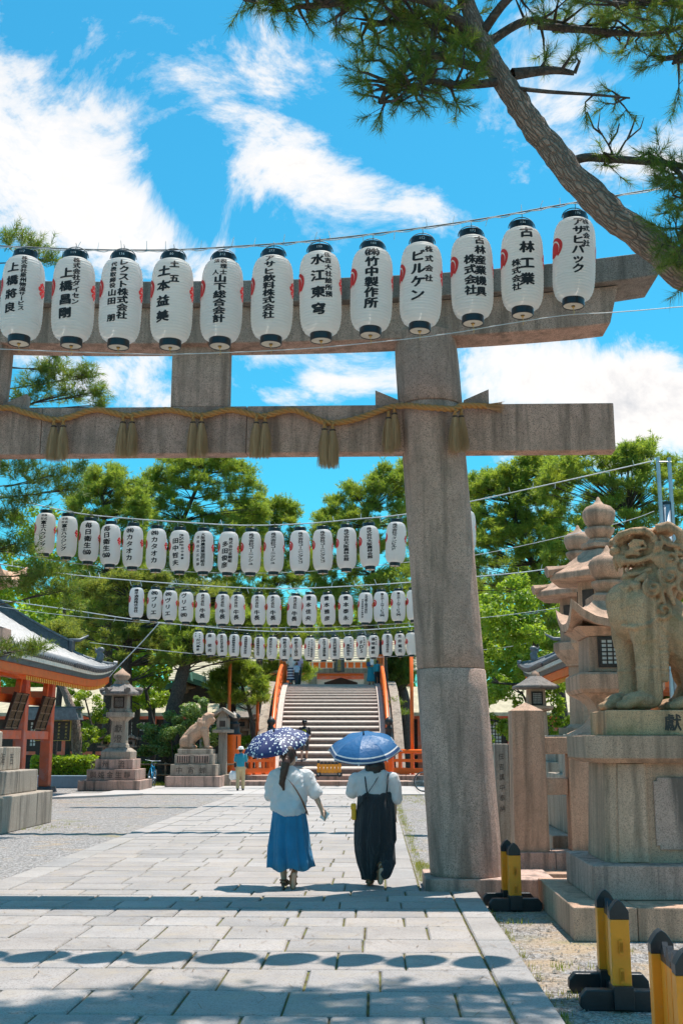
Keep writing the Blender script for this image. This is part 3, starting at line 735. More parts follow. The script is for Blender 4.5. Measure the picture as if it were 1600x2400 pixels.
def lettering(cols, bold, cuts):
    k = repr(cols)
    if k in _lt: return _lt[k]
    m = MB()
    for (s, x, zt, size, pitch) in cols: write_col(m, s, x, zt, size, pitch, flat_on, bold, 1.2, 0.10, cuts)
    me = shared(m, 'lettering', 'ink', False); _lt[k] = me; return me
def number_mesh(s):
    m = MB(); x = -0.018 * (len(s) - 1) / 2 * 1.0
    for i, ch in enumerate(s): write_glyph(m, ch, x + i * 0.02, 0.935, 0.034, lambda a, z: (math.sin(a / 0.118) * 0.1195, -math.cos(a / 0.118) * 0.1195, z), 0.02)
    return shared(m, 'number', 'wirewhite', False)
def auto_cols(spec):
    """spec: list of (text, x, ztop, zbot, size) -> pitch from the span; characters counted with brackets as one"""
    out = []
    for (s, x, zt, zb, size) in spec:
        n = len(s) - (2 if '(' in s else 0); n = max(n, 1)
        pitch = (zt - zb - size) / max(n - 1, 1) if n > 1 else 0
        out.append((s, x, zt, size, pitch))
    return out
def lantern(loc, spec, label, group, rz=0.0, num=None, left=True, right=True, sc_=1.0, bold=0.058, cuts=3):
    t = thing('paper_lantern', loc, label, 'lantern', group, rz); t.scale = (sc_,) * 3; t.rotation_euler = (R(lr.gauss(0, 1.3)), R(lr.gauss(0, 1.6)), rz)
    def kid(me, nm):
        o = bpy.data.objects.new(nm, me); COL.objects.link(o); o.parent = t; return o
    b = kid(ME['body'], 'paper_body'); c = kid(ME['top'], 'top_cap'); e = kid(ME['bot'], 'bottom_cap'); kid(ME['handle'], 'handle'); kid(ME['hook'], 'hook')
    d = kid(ME['disc'], 'base_board'); d.parent = e
    if spec:
        l = kid(lettering(auto_cols(spec), bold, cuts), 'lettering'); l.parent = b
    if left: l = kid(ME['swirl'], 'red_emblem'); l.parent = b
    if right: l = kid(ME['flower'], 'red_emblem'); l.parent = b
    if num: l = kid(number_mesh(num), 'number'); l.parent = c
    return t
ORD = ['leftmost', 'second', 'third', 'fourth', 'fifth', 'sixth', 'seventh', 'eighth', 'ninth', 'tenth', 'eleventh', 'twelfth', 'thirteenth', 'fourteenth', 'fifteenth', 'sixteenth', 'seventeenth', 'eighteenth']
def ordl(i, n, rest): return (f'{ORD[i]} {rest}' if i == 0 else (f'rightmost {rest}' if i == n - 1 else f'{ORD[i]} from the left, {rest}'))
# --- nearest row
R1 = [(57, 580, [('株式会社泉州物流サービス', .062, .86, .27, .052), ('上橋將良', -.045, .78, .25, .105)], '117'),
      (175, 585, [('株式会社ダイセン', .062, .86, .36, .062), ('上橋昌剛', -.035, .74, .22, .11)], '119'),
      (281, 588, [('レクスト株式会社', .050, .86, .22, .088), ('代表取締役', -.055, .82, .54, .054), ('山田　朋', -.055, .53, .20, .075)], '136'),
      (398, 588, [('土五', .050, .84, .60, .085), ('土本益美', -.055, .78, .20, .115)], '80'),
      (510, 585, [('税理士', .028, .86, .67, .058), ('法 人', -.048, .86, .67, .055), ('山下総合会計', .0, .67, .15, .105)], '212'),
      (625, 580, [('アサヒ飲料株式会社', -.002, .87, .17, .10)], '277'),
      (738, 572, [('住吉大社絵所預', .092, .86, .38, .062), ('水江東穹', -.012, .83, .20, .12)], '199'),
      (849, 560, [('(株)竹中製作所', -.010, .86, .20, .115)], '160'),
      (960, 550, [('株式会社', .082, .82, .44, .072), ('ビルケン', -.022, .77, .24, .125)], '152'),
      (1080, 533, [('古林産業機具', .062, .85, .21, .098), ('株式会社', -.042, .64, .22, .10)], '172'),
      (1192, 515, [('古林工業', .032, .86, .24, .125), ('株式会社', -.075, .51, .19, .075)], '136'),
      (1306, 494, [('株式会社', .075, .85, .55, .066), ('アサヒパック', -.005, .86, .26, .105)], '196')]
Y1 = 10.3
lr = random.Random(9)
for i, (dx, dyt, spec, num) in enumerate(R1):
    p = at(dx * 1.0204, dyt * 1.0204, Y1); hz = p.z - LH
    lantern((p.x, Y1, hz), spec, ordl(i, 12, 'white paper lantern of the nearest row across the torii top'), 'paper lanterns of the nearest row', R(lr.uniform(-5, 5)), num, bold=0.072, cuts=5)
# --- second, third and fourth rows
K = '株式会社'
R2x = [(109, 1196), (160.7, 1204), (210.7, 1214.3), (262, 1222), (314, 1226.8), (368.6, 1232.5), (424, 1236.4), (478.6, 1238), (534.5, 1239.7), (588.4, 1239.7), (641.8, 1238), (702.9, 1236.8), (756.7, 1234.3), (811.4, 1230), (866.6, 1225.4), (923.8, 1216.6), (1089, 1190)]
one = lambda s, size=.105, x=0.0, zt=.85, zb=.17: [(s, x, zt, zb, size)]
fuji = [('株式', .035, .86, .73, .055), ('会社', -.035, .86, .73, .055), ('富士ハウジング', 0, .72, .15, .10)]
R2t = [fuji, fuji, one('毎日衛生(協)', .125), one('毎日衛生(協)', .125), one('(株)カタオカ', .12), one('(株)カタオカ', .12),
       [('株式会社田中商事', .095, .80, .28, .05), ('代表取締役', .055, .80, .56, .04), ('田中哲夫', -.045, .72, .16, .115)],
       [('大阪神農商業協同組合', .035, .84, .15, .075), ('住吉住之江支部', -.07, .78, .17, .06)],
       [('株式会社金剛組', .07, .76, .25, .07), ('多田俊彦', -.04, .68, .14, .115)],
       one('株式会社コーニッシュ', .092), one('株式会社コーニッシュ', .092), one('株式会社コーニングスコ', .088), one('株式会社コーニングスコ', .088),
       one('株式会社大阪農林会館', .092), one('株式会社大阪農林会館', .092), one('株式会社ラインビルド', .092, zb=.25), one('株式会社ラインビルド', .092, zb=.25)]
Y2, Y3, Y4 = 22.2, 30.6, 42.2
for i, ((u, v), spec) in enumerate(zip(R2x, R2t)):
    p = at(u, v, Y2)
    rest = 'white paper lantern of the second row, behind the torii' if i < 16 else 'white paper lantern of the second row, half hidden by the torii column'
    lantern((p.x, Y2, p.z - LH), spec, ordl(i, 17, rest), 'paper lanterns of the second row', R(lr.uniform(-12, 8)), cuts=2)
R3x = [(321.8, 1372), (362.9, 1376), (399.3, 1378.5), (437.9, 1382), (476.4, 1384), (522.7, 1387), (558.9, 1388), (606.5, 1388.5), (643, 1389), (689, 1391), (724.7, 1388), (769.8, 1388), (810, 1388), (854.8, 1383.5), (891.8, 1381.5), (931.8, 1379.5), (969, 1377)]
ush = [(K, 0, .86, .52, .085), ('牛長', 0, .46, .18, .135)]
R3t = [one('樽平酒造株式会社', .10), one('(株)ブリエ', .14), one('(株)ヴリエ', .14), one('ヴリエ(株)', .14), ush, ush, ush, ush, ush, ush,
       one('雪本佳央', .13), one('雪本雅彦', .13), one('雪本泰永', .13), [('北花紙工株式会社', .04, .84, .30, .07), ('代表取締役大島伸幸', -.06, .70, .18, .05)],
       one('富士ホームサービス(株)', .09), one('富士ホームサービス(株)', .09), None]
for i, ((u, v), spec) in enumerate(zip(R3x, R3t)):
    p = at(u, v, Y3)
    rest = 'small white paper lantern of the third row' + (', cut off by the torii column' if i == 16 else ', before the pines')
    lantern((p.x, Y3, p.z - LH), spec, ordl(i, 17, rest), 'paper lanterns of the third row', R(lr.uniform(-10, 10)), cuts=1)
R4z = [(79, 48), (160, 57), (241, 62), (318, 65), (396, 73), (491, 83), (573, 83), (661, 85), (742, 85), (828, 88), (925, 90), (1001, 85), (1095, 80), (1184, 75), (1263, 72), (1354, 62), (1443, 60), (1522, 54)]
miya = one('宮城鋳物株式会社', .10)
R4t = [[('古川鳩郎', .01, .62, .16, .10), ('代表取締役会長', .09, .84, .3, .045), ('代表', -.07, .84, .7, .05)], one('南　俊光', .13), one('株式会社波多野工業', .10), miya, miya, miya, one('株式会社シマノ', .11), one('(株)新名工務店', .115), one('(株)新名工務店', .115),
       [('アイコム株式会社', .05, .84, .16, .085), ('代表取締役会長', -.06, .76, .2, .06)], one('学校法人清風学園', .10), one('住吉村常盤会', .12), [('高野伸生', -.03, .6, .16, .11), ('全国蒲鉾協会', .07, .84, .3, .05)],
       [('FDS', -.03, .72, .22, .17), (K, .08, .84, .52, .06)], [('福地建設', -.04, .80, .18, .125), (K, .08, .84, .52, .06)], one('関西住宅株式会社', .10), one('芳井篤司', .13), None]
for i, ((a, b), spec) in enumerate(zip(R4z, R4t)):
    p = at(440 + a / 2.904, 1460 + b / 2.904, Y4)
    rest = 'tiny white paper lantern of the farthest row' + (', above the arched bridge' if i < 17 else ', beside the torii column')
    lantern((p.x, Y4, p.z - LH), spec, ordl(i, 18, rest), 'paper lanterns of the farthest row', R(lr.uniform(-12, 12)), cuts=1)
# --- wires
def wire(name, pix, Y, rad, label, mat='wire', ties=0, tl=0.07, seed=1):
    pts = spline([at(u, v, Y) for u, v in pix], 8)
    o = MB().tube(pts, rad, 6).build(name, mat, None, True); tag(o, label, 'wire')
    r = random.Random(seed)
    for k in range(ties):
        p = pts[int((k + r.uniform(.2, .8)) / ties * (len(pts) - 1))]; d = Vector((r.uniform(-.4, .4), r.uniform(-.3, .3), 1 if r.random() < .6 else -1)) * tl
        MB().tube([p - d * .1, p + d], [rad * 0.55, rad * 0.4], 4).build('cable_tie', 'wirewhite', o)
    return o
w1 = wire('lantern_wire', [(-90, 566), (0, 576), (180, 584), (300, 586), (420, 585), (560, 577), (700, 567), (850, 551), (1000, 532), (1160, 508), (1280, 486), (1420, 462), (1640, 425)], Y1, 0.0075, 'twisted cable carrying the nearest lantern row', 'wiredark', 26, 0.09)
pts2 = spline([at(u, v + 3, Y1 - .012) for u, v in [(-90, 566), (0, 576), (180, 584), (300, 586), (420, 585), (560, 577), (700, 567), (850, 551), (1000, 532), (1160, 508), (1280, 486), (1420, 462), (1640, 425)]], 10)
for i, p in enumerate(pts2): p.z += 0.008 * math.sin(i * 1.7); p.y += 0.006 * math.cos(i * 1.3)
MB().tube(pts2, 0.005, 5).build('second_cable', 'wire', w1, True)
wire('tie_wire', [(-90, 812), (0, 818), (300, 829), (450, 829), (700, 818), (900, 800), (1050, 782), (1200, 757), (1330, 738), (1440, 732), (1640, 715)], Y1, 0.0045, 'thin tie wire under the nearest lantern row', 'wire')
wire('lantern_wire', [(-90, 1138), (12, 1164), (100, 1186), (190, 1204), (300, 1215), (400, 1222), (560, 1231), (700, 1228), (830, 1217), (950, 1205), (1099, 1176), (1300, 1132), (1526, 1081)], Y2, 0.011, 'pale cable carrying the second lantern row', 'wire', 34, 0.11, 2)
wire('tie_wire', [(-90, 1270), (0, 1290), (190, 1322), (440, 1340), (620, 1343), (780, 1335), (950, 1318), (1141, 1296), (1440, 1228), (1532, 1198)], Y2, 0.006, 'thin tie wire under the second lantern row')
wire('lantern_wire', [(-60, 1312), (143, 1343.6), (330, 1362), (557, 1377), (700, 1379), (850, 1372), (970, 1364), (1111, 1352), (1298, 1331), (1640, 1268)], Y3, 0.014, 'pale cable carrying the third lantern row', 'wire', 36, 0.15, 3)
wire('tie_wire', [(-60, 1412), (100, 1436), (330, 1458), (560, 1470), (760, 1470), (930, 1462), (1118, 1449), (1318, 1423), (1640, 1370)], Y3, 0.007, 'thin tie wire under the third lantern row')
wire('lantern_wire', [(-60, 1398), (160, 1428.6), (340, 1455), (560, 1476), (700, 1481), (820, 1478), (960, 1469), (1118, 1452), (1318, 1428), (1640, 1380)], Y4, 0.017, 'pale cable carrying the farthest lantern row', 'wire', 36, 0.2, 4)
wire('tie_wire', [(211, 1506), (464, 1533), (700, 1547), (960, 1536), (1160, 1520), (1240, 1506)], Y4, 0.009, 'thin tie wire under the farthest lantern row')
wire('guy_wire', [(375, 1458), (330, 1508), (280, 1560), (255, 1588)], 38.2, 0.016, 'slanting guy wire running down to the gate roof corner')
# steel mast carrying the second row
ps = at(1567, 1300, Y2 + .1)
mast = thing('steel_mast', (ps.x, Y2 + .1, -0.1), 'galvanised steel mast with twin rails behind the large stone guardian', 'mast')
zt = at(1530, 1073, Y2 + .1).z; zp = at(1550, 1172, Y2 + .1).z
for s in (-1, 1): bx('rail', 'steel', mast, s * 0.115 - .028, s * 0.115 + .028, -.05, .05, 2.0, zt + .1)
MB().lathe([(0.082, 0), (0.082, zp)], 20).build('pole', 'steel', mast, True); MB().lathe([(0.086, zp + .002), (0.086, zp + .06), (0.05, zp + .07)], 20).build('cap', 'black', mast)
MB().tube([(-.14, -.06, zt), (.14, -.06, zt)], .012, 6).build('bolt', 'steel', mast)

# loose pebbles on the sandy ground, fallen needles on the paving
def litter():
    r = random.Random(33); mb = MB()
    for k in range(1500):
        x, y = 1.16 + r.random() ** 1.3 * 1.6, r.uniform(5.8, 12.6)
        if x > 1.7 and 10.3 < y: continue
        s = r.uniform(.004, .013) * (1.8 if r.random() < .05 else 1); c = Vector((x, y, -.098 + s * .3)); a = r.uniform(0, 6)
        vs = [c + Vector((math.cos(a + q * 1.57) * s * r.uniform(.8, 1.4), math.sin(a + q * 1.57) * s * r.uniform(.8, 1.4), 0)) for q in range(4)]
        mb.add(vs + [c + Vector((0, 0, s * .9))], [(0, 1, 4), (1, 2, 4), (2, 3, 4), (3, 0, 4)])
    tag(mb.build('pebbles', 'stone_pale'), 'loose pebbles on the sandy ground beside the paving', 'pebbles', kind='stuff')
    mb = MB()
    for k in range(420):
        x, y = r.uniform(-3.6, 1.1), r.uniform(5.6, 12.5) ** 1.0; a = r.uniform(0, 6.28); L = r.uniform(.03, .07); d = Vector((math.cos(a), math.sin(a), 0)) * L; n = Vector((-d.y, d.x, 0)).normalized() * .0025; c = Vector((x, y, .0045))
        mb.add([c - d - n, c - d + n, c + d + n + Vector((0, 0, .003)), c + d - n + Vector((0, 0, .003))], [(0, 1, 2, 3)])
    tag(mb.build('fallen_needles', 'wood'), 'fallen pine needles lying on the paving', 'needles', kind='stuff')
litter()
# ================================================================== BARRIERS (yellow pickets on black sleds)
def barrier(loc, rz, L, label, h=0.6, npick=4, group='yellow and black barriers'):
    t = thing('picket_barrier', loc, label, 'barrier', group, rz)          # local: runs along y, feet across x
    pw, pt = 0.125, 0.09
    for s in (-1, 1):
        y = s * L / 2
        poly = [(-.25, 0.0), (.25, 0.0), (.28, .03), (.275, .085), (.235, .13), (-.235, .13), (-.275, .085), (-.28, .03)]
        MB().prism(poly, y - .045, y + .045).build('foot', 'barblack', t, bevel=.008)
        p = MB().bbx(-pw / 2, pw / 2, y - pt / 2, y + pt / 2, .10, h - .12).build('post', 'yellow', t, bevel=.005)
        MB().bbx(-pw / 2 - .002, pw / 2 + .002, y - pt / 2 - .05, y + pt / 2 + .05, .02, .16).build('post_shoe', 'barblack', t, bevel=.004)
        arch = [(-pw / 2 - .001, h - .12), (pw / 2 + .001, h - .12), (pw / 2 + .001, h - .07)] + [(math.cos(a) * (pw / 2 + .001), h - .07 + (1 - abs(math.cos(a)) ** 1.6) * .075) for a in [math.pi * k / 8 for k in range(1, 8)]] + [(-pw / 2 - .001, h - .07)]
        c = MB().prism(arch, y - pt / 2 - .001, y + pt / 2 + .001).build('cap', 'barblack', t, bevel=.004); c.parent = p
        for z in (.22, .40):
            k = bx('tenon', 'yellow', p, -.014, .014, y + s * pt / 2, y + s * (pt / 2 + .02), z - .045, z + .045, .002)
    n = npick; gap = (L - .1) / n
    for k in range(n):
        y = -L / 2 + .05 + gap * (k + .5); w = gap * .44
        m = MB(); m.add([(x, y + q, z) for x in (-.014, .014) for q, z in ((-w, .14), (w, .14), (w, h - .12), (0, h - .05), (-w, h - .12))], [(4, 3, 2, 1, 0), (5, 6, 7, 8, 9)] + [(i, (i + 1) % 5, (i + 1) % 5 + 5, i + 5) for i in range(5)])
        pk = m.build('picket', 'yellow', t)
        m = MB(); m.add([(x, y + q, z) for x in (-.0155, .0155) for q, z in ((-w, h - .15), (w, h - .15), (w, h - .118), (0, h - .045), (-w, h - .118))], [(4, 3, 2, 1, 0), (5, 6, 7, 8, 9)] + [(i, (i + 1) % 5, (i + 1) % 5 + 5, i + 5) for i in range(5)])
        tp_ = m.build('picket_tip', 'barblack', pk)
    for z in (.22, .40): bx('rail', 'yellow', t, -.012, .012, -L / 2 - pt / 2 - .02, L / 2 + pt / 2 + .02, z - .03, z + .03)
    bx('floor_bar', 'barblack', t, -.03, .03, -L / 2, L / 2, .02, .10, .004)
    return t
barrier((1.615, 8.11, -0.10), R(-2), 0.54, 'yellow picket barrier with black tips in the right foreground', 0.69)
barrier((1.575, 6.33, -0.10), R(-2), 0.60, 'rightmost yellow picket barrier, cut off by the picture edge', 0.69)
barrier((1.43, 12.42, -0.10), R(3), 0.44, 'yellow barrier on black feet beside the torii plinth', 0.68)
pb_ = gr(770, 1822, 0.34)
barrier((pb_.x, pb_.y + .4, 0.345), R(90), 0.80, 'small yellow barrier at the foot of the arched bridge', 0.62, 5, 'yellow and black barriers')

# ================================================================== STONE: right guardian on its pedestal
ped = thing('stone_pedestal', (2.9, 11.4, -0.1), 'tall panelled stone pedestal with two steps under the right guardian', 'pedestal')
def pb(name, mat, x0, x1, y0, y1, z0, z1, bevel=.012): return bx(name, mat, ped, x0 - 2.9, x1 - 2.9, y0 - 11.4, y1 - 11.4, z0 + .1, z1 + .1, bevel)
pb('step', 'stone', 1.74, 2.30, 10.40, 12.60, -.1, .188); pb('step', 'stone', 2.305, 3.4, 10.402, 12.6, -.1, .187); pb('step', 'stone', 3.405, 4.5, 10.401, 12.6, -.1, .188)
pb('step', 'stone_lav', 2.0, 3.18, 10.84, 12.3, .19, .498); pb('step', 'stone_lav', 3.185, 4.3, 10.841, 12.3, .19, .497)
def octo(x0, x1, y0, y1, c): return [(x0 + c, y0), (x1 - c, y0), (x1, y0 + c), (x1, y1 - c), (x1 - c, y1), (x0 + c, y1), (x0, y1 - c), (x0, y0 + c)]
def octb(name, mat, rects, parent, ox, oy, oz, bevel=0.0):      # rects: (x0,x1,y0,y1,c,z)
    rings = [[(x - ox, y - oy, z - oz) for x, y in octo(x0, x1, y0, y1, c)] for (x0, x1, y0, y1, c, z) in rects]
    return MB().loft(rings).build(name, mat, parent, bevel=bevel)
octb('dado', 'stone', [(2.185, 4.1, 11.07, 12.1, .09, .50), (2.225, 4.06, 11.075, 12.08, .09, 1.425)], ped, 2.9, 11.4, -.1)
for (x0, x1, y) in ((2.30, 2.56, 11.052), ):
    MB().add([(x0 - 2.9 + dx, yy - 11.4, z) for dx, z in ((0, .605), (.28, .605), (.28, 1.52), (.03, 1.52)) for yy in (y - .004, y + .05)], [(0, 2, 4, 6), (1, 7, 5, 3), (0, 1, 3, 2), (2, 3, 5, 4), (4, 5, 7, 6), (6, 7, 1, 0)]).build('corner_block', 'stone', ped, bevel=.006)
def panel(x0, x1, z0, z1, y):
    c = .035; pl = [(x0 + c, z0), (x0 + c, z0 + c), (x0, z0 + c), (x0, z1 - c), (x0 + c, z1 - c), (x0 + c, z1), (x1 - c, z1), (x1 - c, z1 - c), (x1, z1 - c), (x1, z0 + c), (x1 - c, z0 + c), (x1 - c, z0)]
    MB().prism([(x - 2.9, z + .1) for x, z in pl][::-1], y - 11.4 - .022, y - 11.4 + .04).build('panel', 'stone_lav', ped, bevel=.008)
panel(2.66, 3.62, .62, 1.29, 11.07)
bx('frame', 'stone', ped, 2.575 - 2.9, 2.59 - 2.9, 11.045 - 11.4, 11.12 - 11.4, .60, 1.525)
octb('cornice', 'stone', [(2.12, 4.2, 11.0, 12.16, .12, 1.425), (2.03, 4.3, 10.93, 12.25, .13, 1.47), (2.03, 4.3, 10.93, 12.25, .13, 1.685)], ped, 2.9, 11.4, -.1, .006)
octb('base_block', 'stone_mossy', [(2.26, 4.0, 11.07, 12.05, .07, 1.687), (2.26, 4.0, 11.07, 12.05, .07, 1.93)], ped, 2.9, 11.4, -.1, .01)
m = MB()
for ch, u in (('獻', 2.885),): write_glyph(m, ch, u - 2.9, 1.81 + .1, .17, lambda x, z: (x, 11.066 - 11.4, z), .03)
m.build('inscription', 'incised', ped)

def coil(mb, c, r0, turns, rad, face=-1, ang0=0.0, flat=0.6, n=40, dirn=1):
    pts = []; rr = []
    for k in range(n + 1):
        t = k / n; a = ang0 + dirn * turns * 2 * math.pi * t; r = r0 * (1 - t * .86)
        pts.append(Vector(c) + Vector((math.cos(a) * r, face * (0.02 + .05 * t) * flat, math.sin(a) * r))); rr.append(rad * (1 - .45 * t))
    mb.tube(pts, rr, 8)
def right_guardian():
    t = thing('guardian_statue', (2.9, 11.55, 1.932), 'weathered mossy stone lion guardian with curled mane, right foreground', 'statue')
    g = MB(); P = lambda X, Y, Z: (X - 2.9, Y - 11.55, Z - 1.932)
    # trunk: chest, barrel sloping back to the haunches
    g.ell(P(2.70, 11.55, 2.96), (.30, .29, .34)); g.ell(P(2.60, 11.55, 3.05), (.21, .25, .20)); g.cap(P(2.78, 11.55, 2.95), P(3.35, 11.55, 2.52), .30, .31); g.ell(P(3.45, 11.55, 2.32), (.34, .36, .36))
    g.cap(P(2.82, 11.55, 3.05), P(3.02, 11.52, 3.42), .25, .215)
    # front legs
    for y, x, dx in ((11.33, 2.72, 0.0), (11.77, 2.65, -.02)):
        g.cap(P(x - .01, y + (.03 if y < 11.5 else -.03), 2.98), P(x + .01 + dx, y, 2.66), .185, .15); g.cap(P(x + .01 + dx, y, 2.68), P(x + .02 + dx, y, 2.34), .135, .118); g.cap(P(x + .02 + dx, y, 2.36), P(x + .03 + dx, y, 2.08), .122, .125)
        g.ell(P(x + .02 + dx, y, 2.34), (.13, .13, .05)); g.ell(P(x - .06 + dx, y, 2.03), (.20, .15, .095))
        for k, q in enumerate((-.10, -.035, .035, .10)): g.cap(P(x - .12 + dx, y + q, 2.03), P(x - .235 + dx - (.03 if k in (1, 2) else 0), y + q, 1.985), .056, .046)
    # hind legs
    for y in (11.28, 11.82):
        g.ell(P(3.35, y, 2.36), (.26, .12, .27)); g.cap(P(3.28, y, 2.2), P(3.16, y, 2.02), .12, .09)
        g.ell(P(3.12, y, 2.0), (.2, .12, .075))
        for q in (-.07, 0, .07): g.cap(P(3.03, y + q, 2.0), P(2.94, y + q, 1.975), .05, .042)
    g.cap(P(3.7, 11.55, 2.35), P(3.85, 11.55, 2.95), .16, .2); g.ell(P(3.84, 11.55, 3.05), (.16, .2, .3))
    # head: skull, muzzle, open jaws
    yc = 11.50
    g.ell(P(2.93, yc, 3.57), (.20, .225, .19)); g.cap(P(2.84, yc, 3.555), P(2.62, yc, 3.535), .14, .105)
    g.ell(P(2.505, yc, 3.585), (.05, .085, .048)); g.ell(P(2.535, yc, 3.49), (.055, .115, .06))
    for s in (-1, 1):
        g.ell(P(2.50, yc + s * .07, 3.575), (.042, .040, .042)); g.ell(P(2.555, yc + s * .085, 3.465), (.06, .045, .06)); g.tube([P(2.55, yc + s * .115, 3.45), P(2.68, yc + s * .15, 3.445), P(2.82, yc + s * .20, 3.475), P(2.90, yc + s * .225, 3.53)], [.03, .028, .03, .02], 8)
        g.cap(P(2.525, yc + s * .085, 3.44), P(2.535, yc + s * .085, 3.375), .024, .010); g.cap(P(2.61, yc + s * .075, 3.325), P(2.605, yc + s * .075, 3.40), .020, .010)
        for k in range(4): g.cap(P(2.61 + .05 * k, yc + s * (.105 + .012 * k), 3.435), P(2.615 + .05 * k, yc + s * (.105 + .012 * k), 3.405), .016, .012, 8)
        g.tube([P(2.60, yc + s * .085, 3.315), P(2.72, yc + s * .115, 3.32), P(2.84, yc + s * .16, 3.36)], [.026, .028, .03], 8)
        g.ell(P(2.685, yc + s * .165, 3.615), (.062, .05, .046)); g.ell(P(2.675, yc + s * .20, 3.615), (.030, .022, .028)); g.tube([P(2.61, yc + s * .165, 3.60), P(2.66, yc + s * .205, 3.655), P(2.75, yc + s * .205, 3.64), P(2.79, yc + s * .19, 3.58)], [.016, .020, .020, .014], 7); g.tube([P(2.62, yc + s * .16, 3.575), P(2.69, yc + s * .205, 3.562), P(2.78, yc + s * .20, 3.57)], [.014, .018, .014], 7)
        # cheek roll, ear, whisker tufts
        g.tube([P(2.58, yc + s * .12, 3.535), P(2.65, yc + s * .165, 3.535), P(2.72, yc + s * .18, 3.51)], [.035, .032, .02], 8)
        for k in range(3): g.tube([P(2.845 + k * .022, yc + s * .225, 3.52), P(2.865 + k * .026, yc + s * .265, 3.575), P(2.875 + k * .03, yc + s * .25, 3.635)], [.014, .020, .012], 7)
        for k in range(7): g.tube([P(2.82 + .020 * k, yc + s * .20, 3.47 - .028 * k), P(2.90 + .016 * k, yc + s * .275, 3.475 - .034 * k), P(2.975 + .010 * k, yc + s * .265, 3.52 - .040 * k)], [.016, .024, .014], 7)
        # brow crest with rolled edge
        g.tube([P(2.495, yc + s * .10, 3.675), P(2.53, yc + s * .17, 3.715), P(2.64, yc + s * .225, 3.745), P(2.76, yc + s * .24, 3.75), P(2.84, yc + s * .24, 3.70)], [.032, .038, .036, .040, .030], 9)
        g.ell(P(2.855, yc + s * .235, 3.665), (.038, .03, .045)); g.tube([P(2.88, yc + s * .235, 3.765), P(3.0, yc + s * .27, 3.785), P(3.10, yc + s * .28, 3.72), P(3.12, yc + s * .27, 3.62)], [.045, .055, .05, .03], 9); g.tube([P(2.92, yc + s * .24, 3.69), P(2.98, yc + s * .285, 3.60), P(3.09, yc + s * .29, 3.575)], [.022, .030, .022], 8)
    g.ell(P(2.60, yc, 3.705), (.115, .17, .045)); g.ell(P(2.76, yc, 3.755), (.16, .235, .05)); g.ell(P(2.99, yc, 3.77), (.15, .27, .055)); g.ell(P(2.55, yc, 3.66), (.06, .11, .04))
    g.cap(P(2.90, yc, 3.37), P(2.66, yc, 3.305), .115, .075); g.ell(P(2.615, yc, 3.305), (.055, .085, .04)); g.ell(P(2.68, yc, 3.265), (.05, .07, .05))
    for s in (-1, 1):
        # mane curls, each a raised boss with a spiral
        for (x, z, r, tn, a0, q) in ((3.00, 3.455, .085, 1.6, 2.2, .255), (2.985, 3.265, .105, 1.7, 2.4, .265), (3.13, 3.36, .09, 1.5, 2.0, .26), (3.16, 3.17, .10, 1.6, 2.2, .27), (3.14, 3.56, .08, 1.5, 2.0, .25), (2.795, 3.145, .078, 1.7, 1.9, .30), (2.905, 2.92, .10, 1.5, 1.6, .245)):
            yq = 11.53 + s * q; g.ell(P(x, yq - s * .03, z), (r * 1.05, .06, r * 1.05)); coil(g, P(x, yq, z), r * 1.08, tn, .027, s, a0, 1.1)
        for (x0, z0, x1, z1, q) in ((2.53, 3.20, 2.58, 3.05, .19), (2.60, 3.225, 2.67, 3.05, .25), (2.68, 3.24, 2.75, 3.22, .27), (2.74, 3.245, 2.925, 2.98, .29), (2.84, 3.25, 3.02, 2.98, .28)):
            g.tube([P(x0, 11.53 + s * (q - .10), z0), P((x0 + x1) / 2 + .03, 11.53 + s * q, (z0 + z1) / 2 + .04), P(x1, 11.53 + s * q, z1)], [.035, .05, .014], 8)
        for k in range(12):
            z = 2.815 - k * .052; x = 2.90 - .004 * k
            g.tube([P(x - .085, 11.53 + s * .15, z + .03), P(x - .03, 11.53 + s * .25, z - .012), P(x + .05, 11.53 + s * .24, z - .008), P(x + .09, 11.53 + s * .14, z + .045)], [.017, .026, .026, .017], 7)
        # muscle folds on shoulder and foreleg
        g.tube([P(2.50, 11.53 + s * .20, 2.78), P(2.60, 11.53 + s * .30, 2.745), P(2.74, 11.53 + s * .34, 2.77), P(2.83, 11.53 + s * .30, 2.86)], [.02, .03, .03, .02], 8)
    o = blobmesh(g, 'body', 'stone_mossy', t, 0.0105, 1, 0.45); rough(o, .045, .016, 4)
right_guardian()

# ================================================================== STONE FENCE and inscribed posts
fence = thing('stone_fence', (2.3, 15.1, -0.1), 'low stone fence with a square capped end post beside the torii', 'fence')
def fb(name, x0, x1, y0, y1, z0, z1, mat='stone', bv=.012): return bx(name, mat, fence, x0 - 2.3, x1 - 2.3, y0 - 15.1, y1 - 15.1, z0 + .1, z1 + .1, bv)
MB().sqloft([(.222, .345), (.208, 2.13), (.208, 2.131), (.01, 2.24)], (-.30, .02, 0)).build('end_post', 'stone', fence, bevel=.012)
fb('footing', 1.72, 2.28, 14.82, 15.42, -.1, .243, 'stone_lav'); fb('footing', 2.285, 4.8, 14.86, 15.4, -.1, .24, 'stone_lav')
fb('base_kerb', 1.62, 2.6, 14.42, 14.8, -.12, .03, 'stone')
fb('top_rail', 2.21, 5.0, 15.0, 15.26, 1.47, 1.69); fb('middle_rail', 2.21, 2.515, 15.03, 15.23, .95, 1.16)
for k in range(4): fb('post', 2.52 + k * .72, 2.85 + k * .72, 14.98, 15.28, .243, 1.468)
ins = thing('inscribed_stone_post', (1.89, 17.0, -.09), 'pale slim stone post with carved characters behind the torii column', 'post')
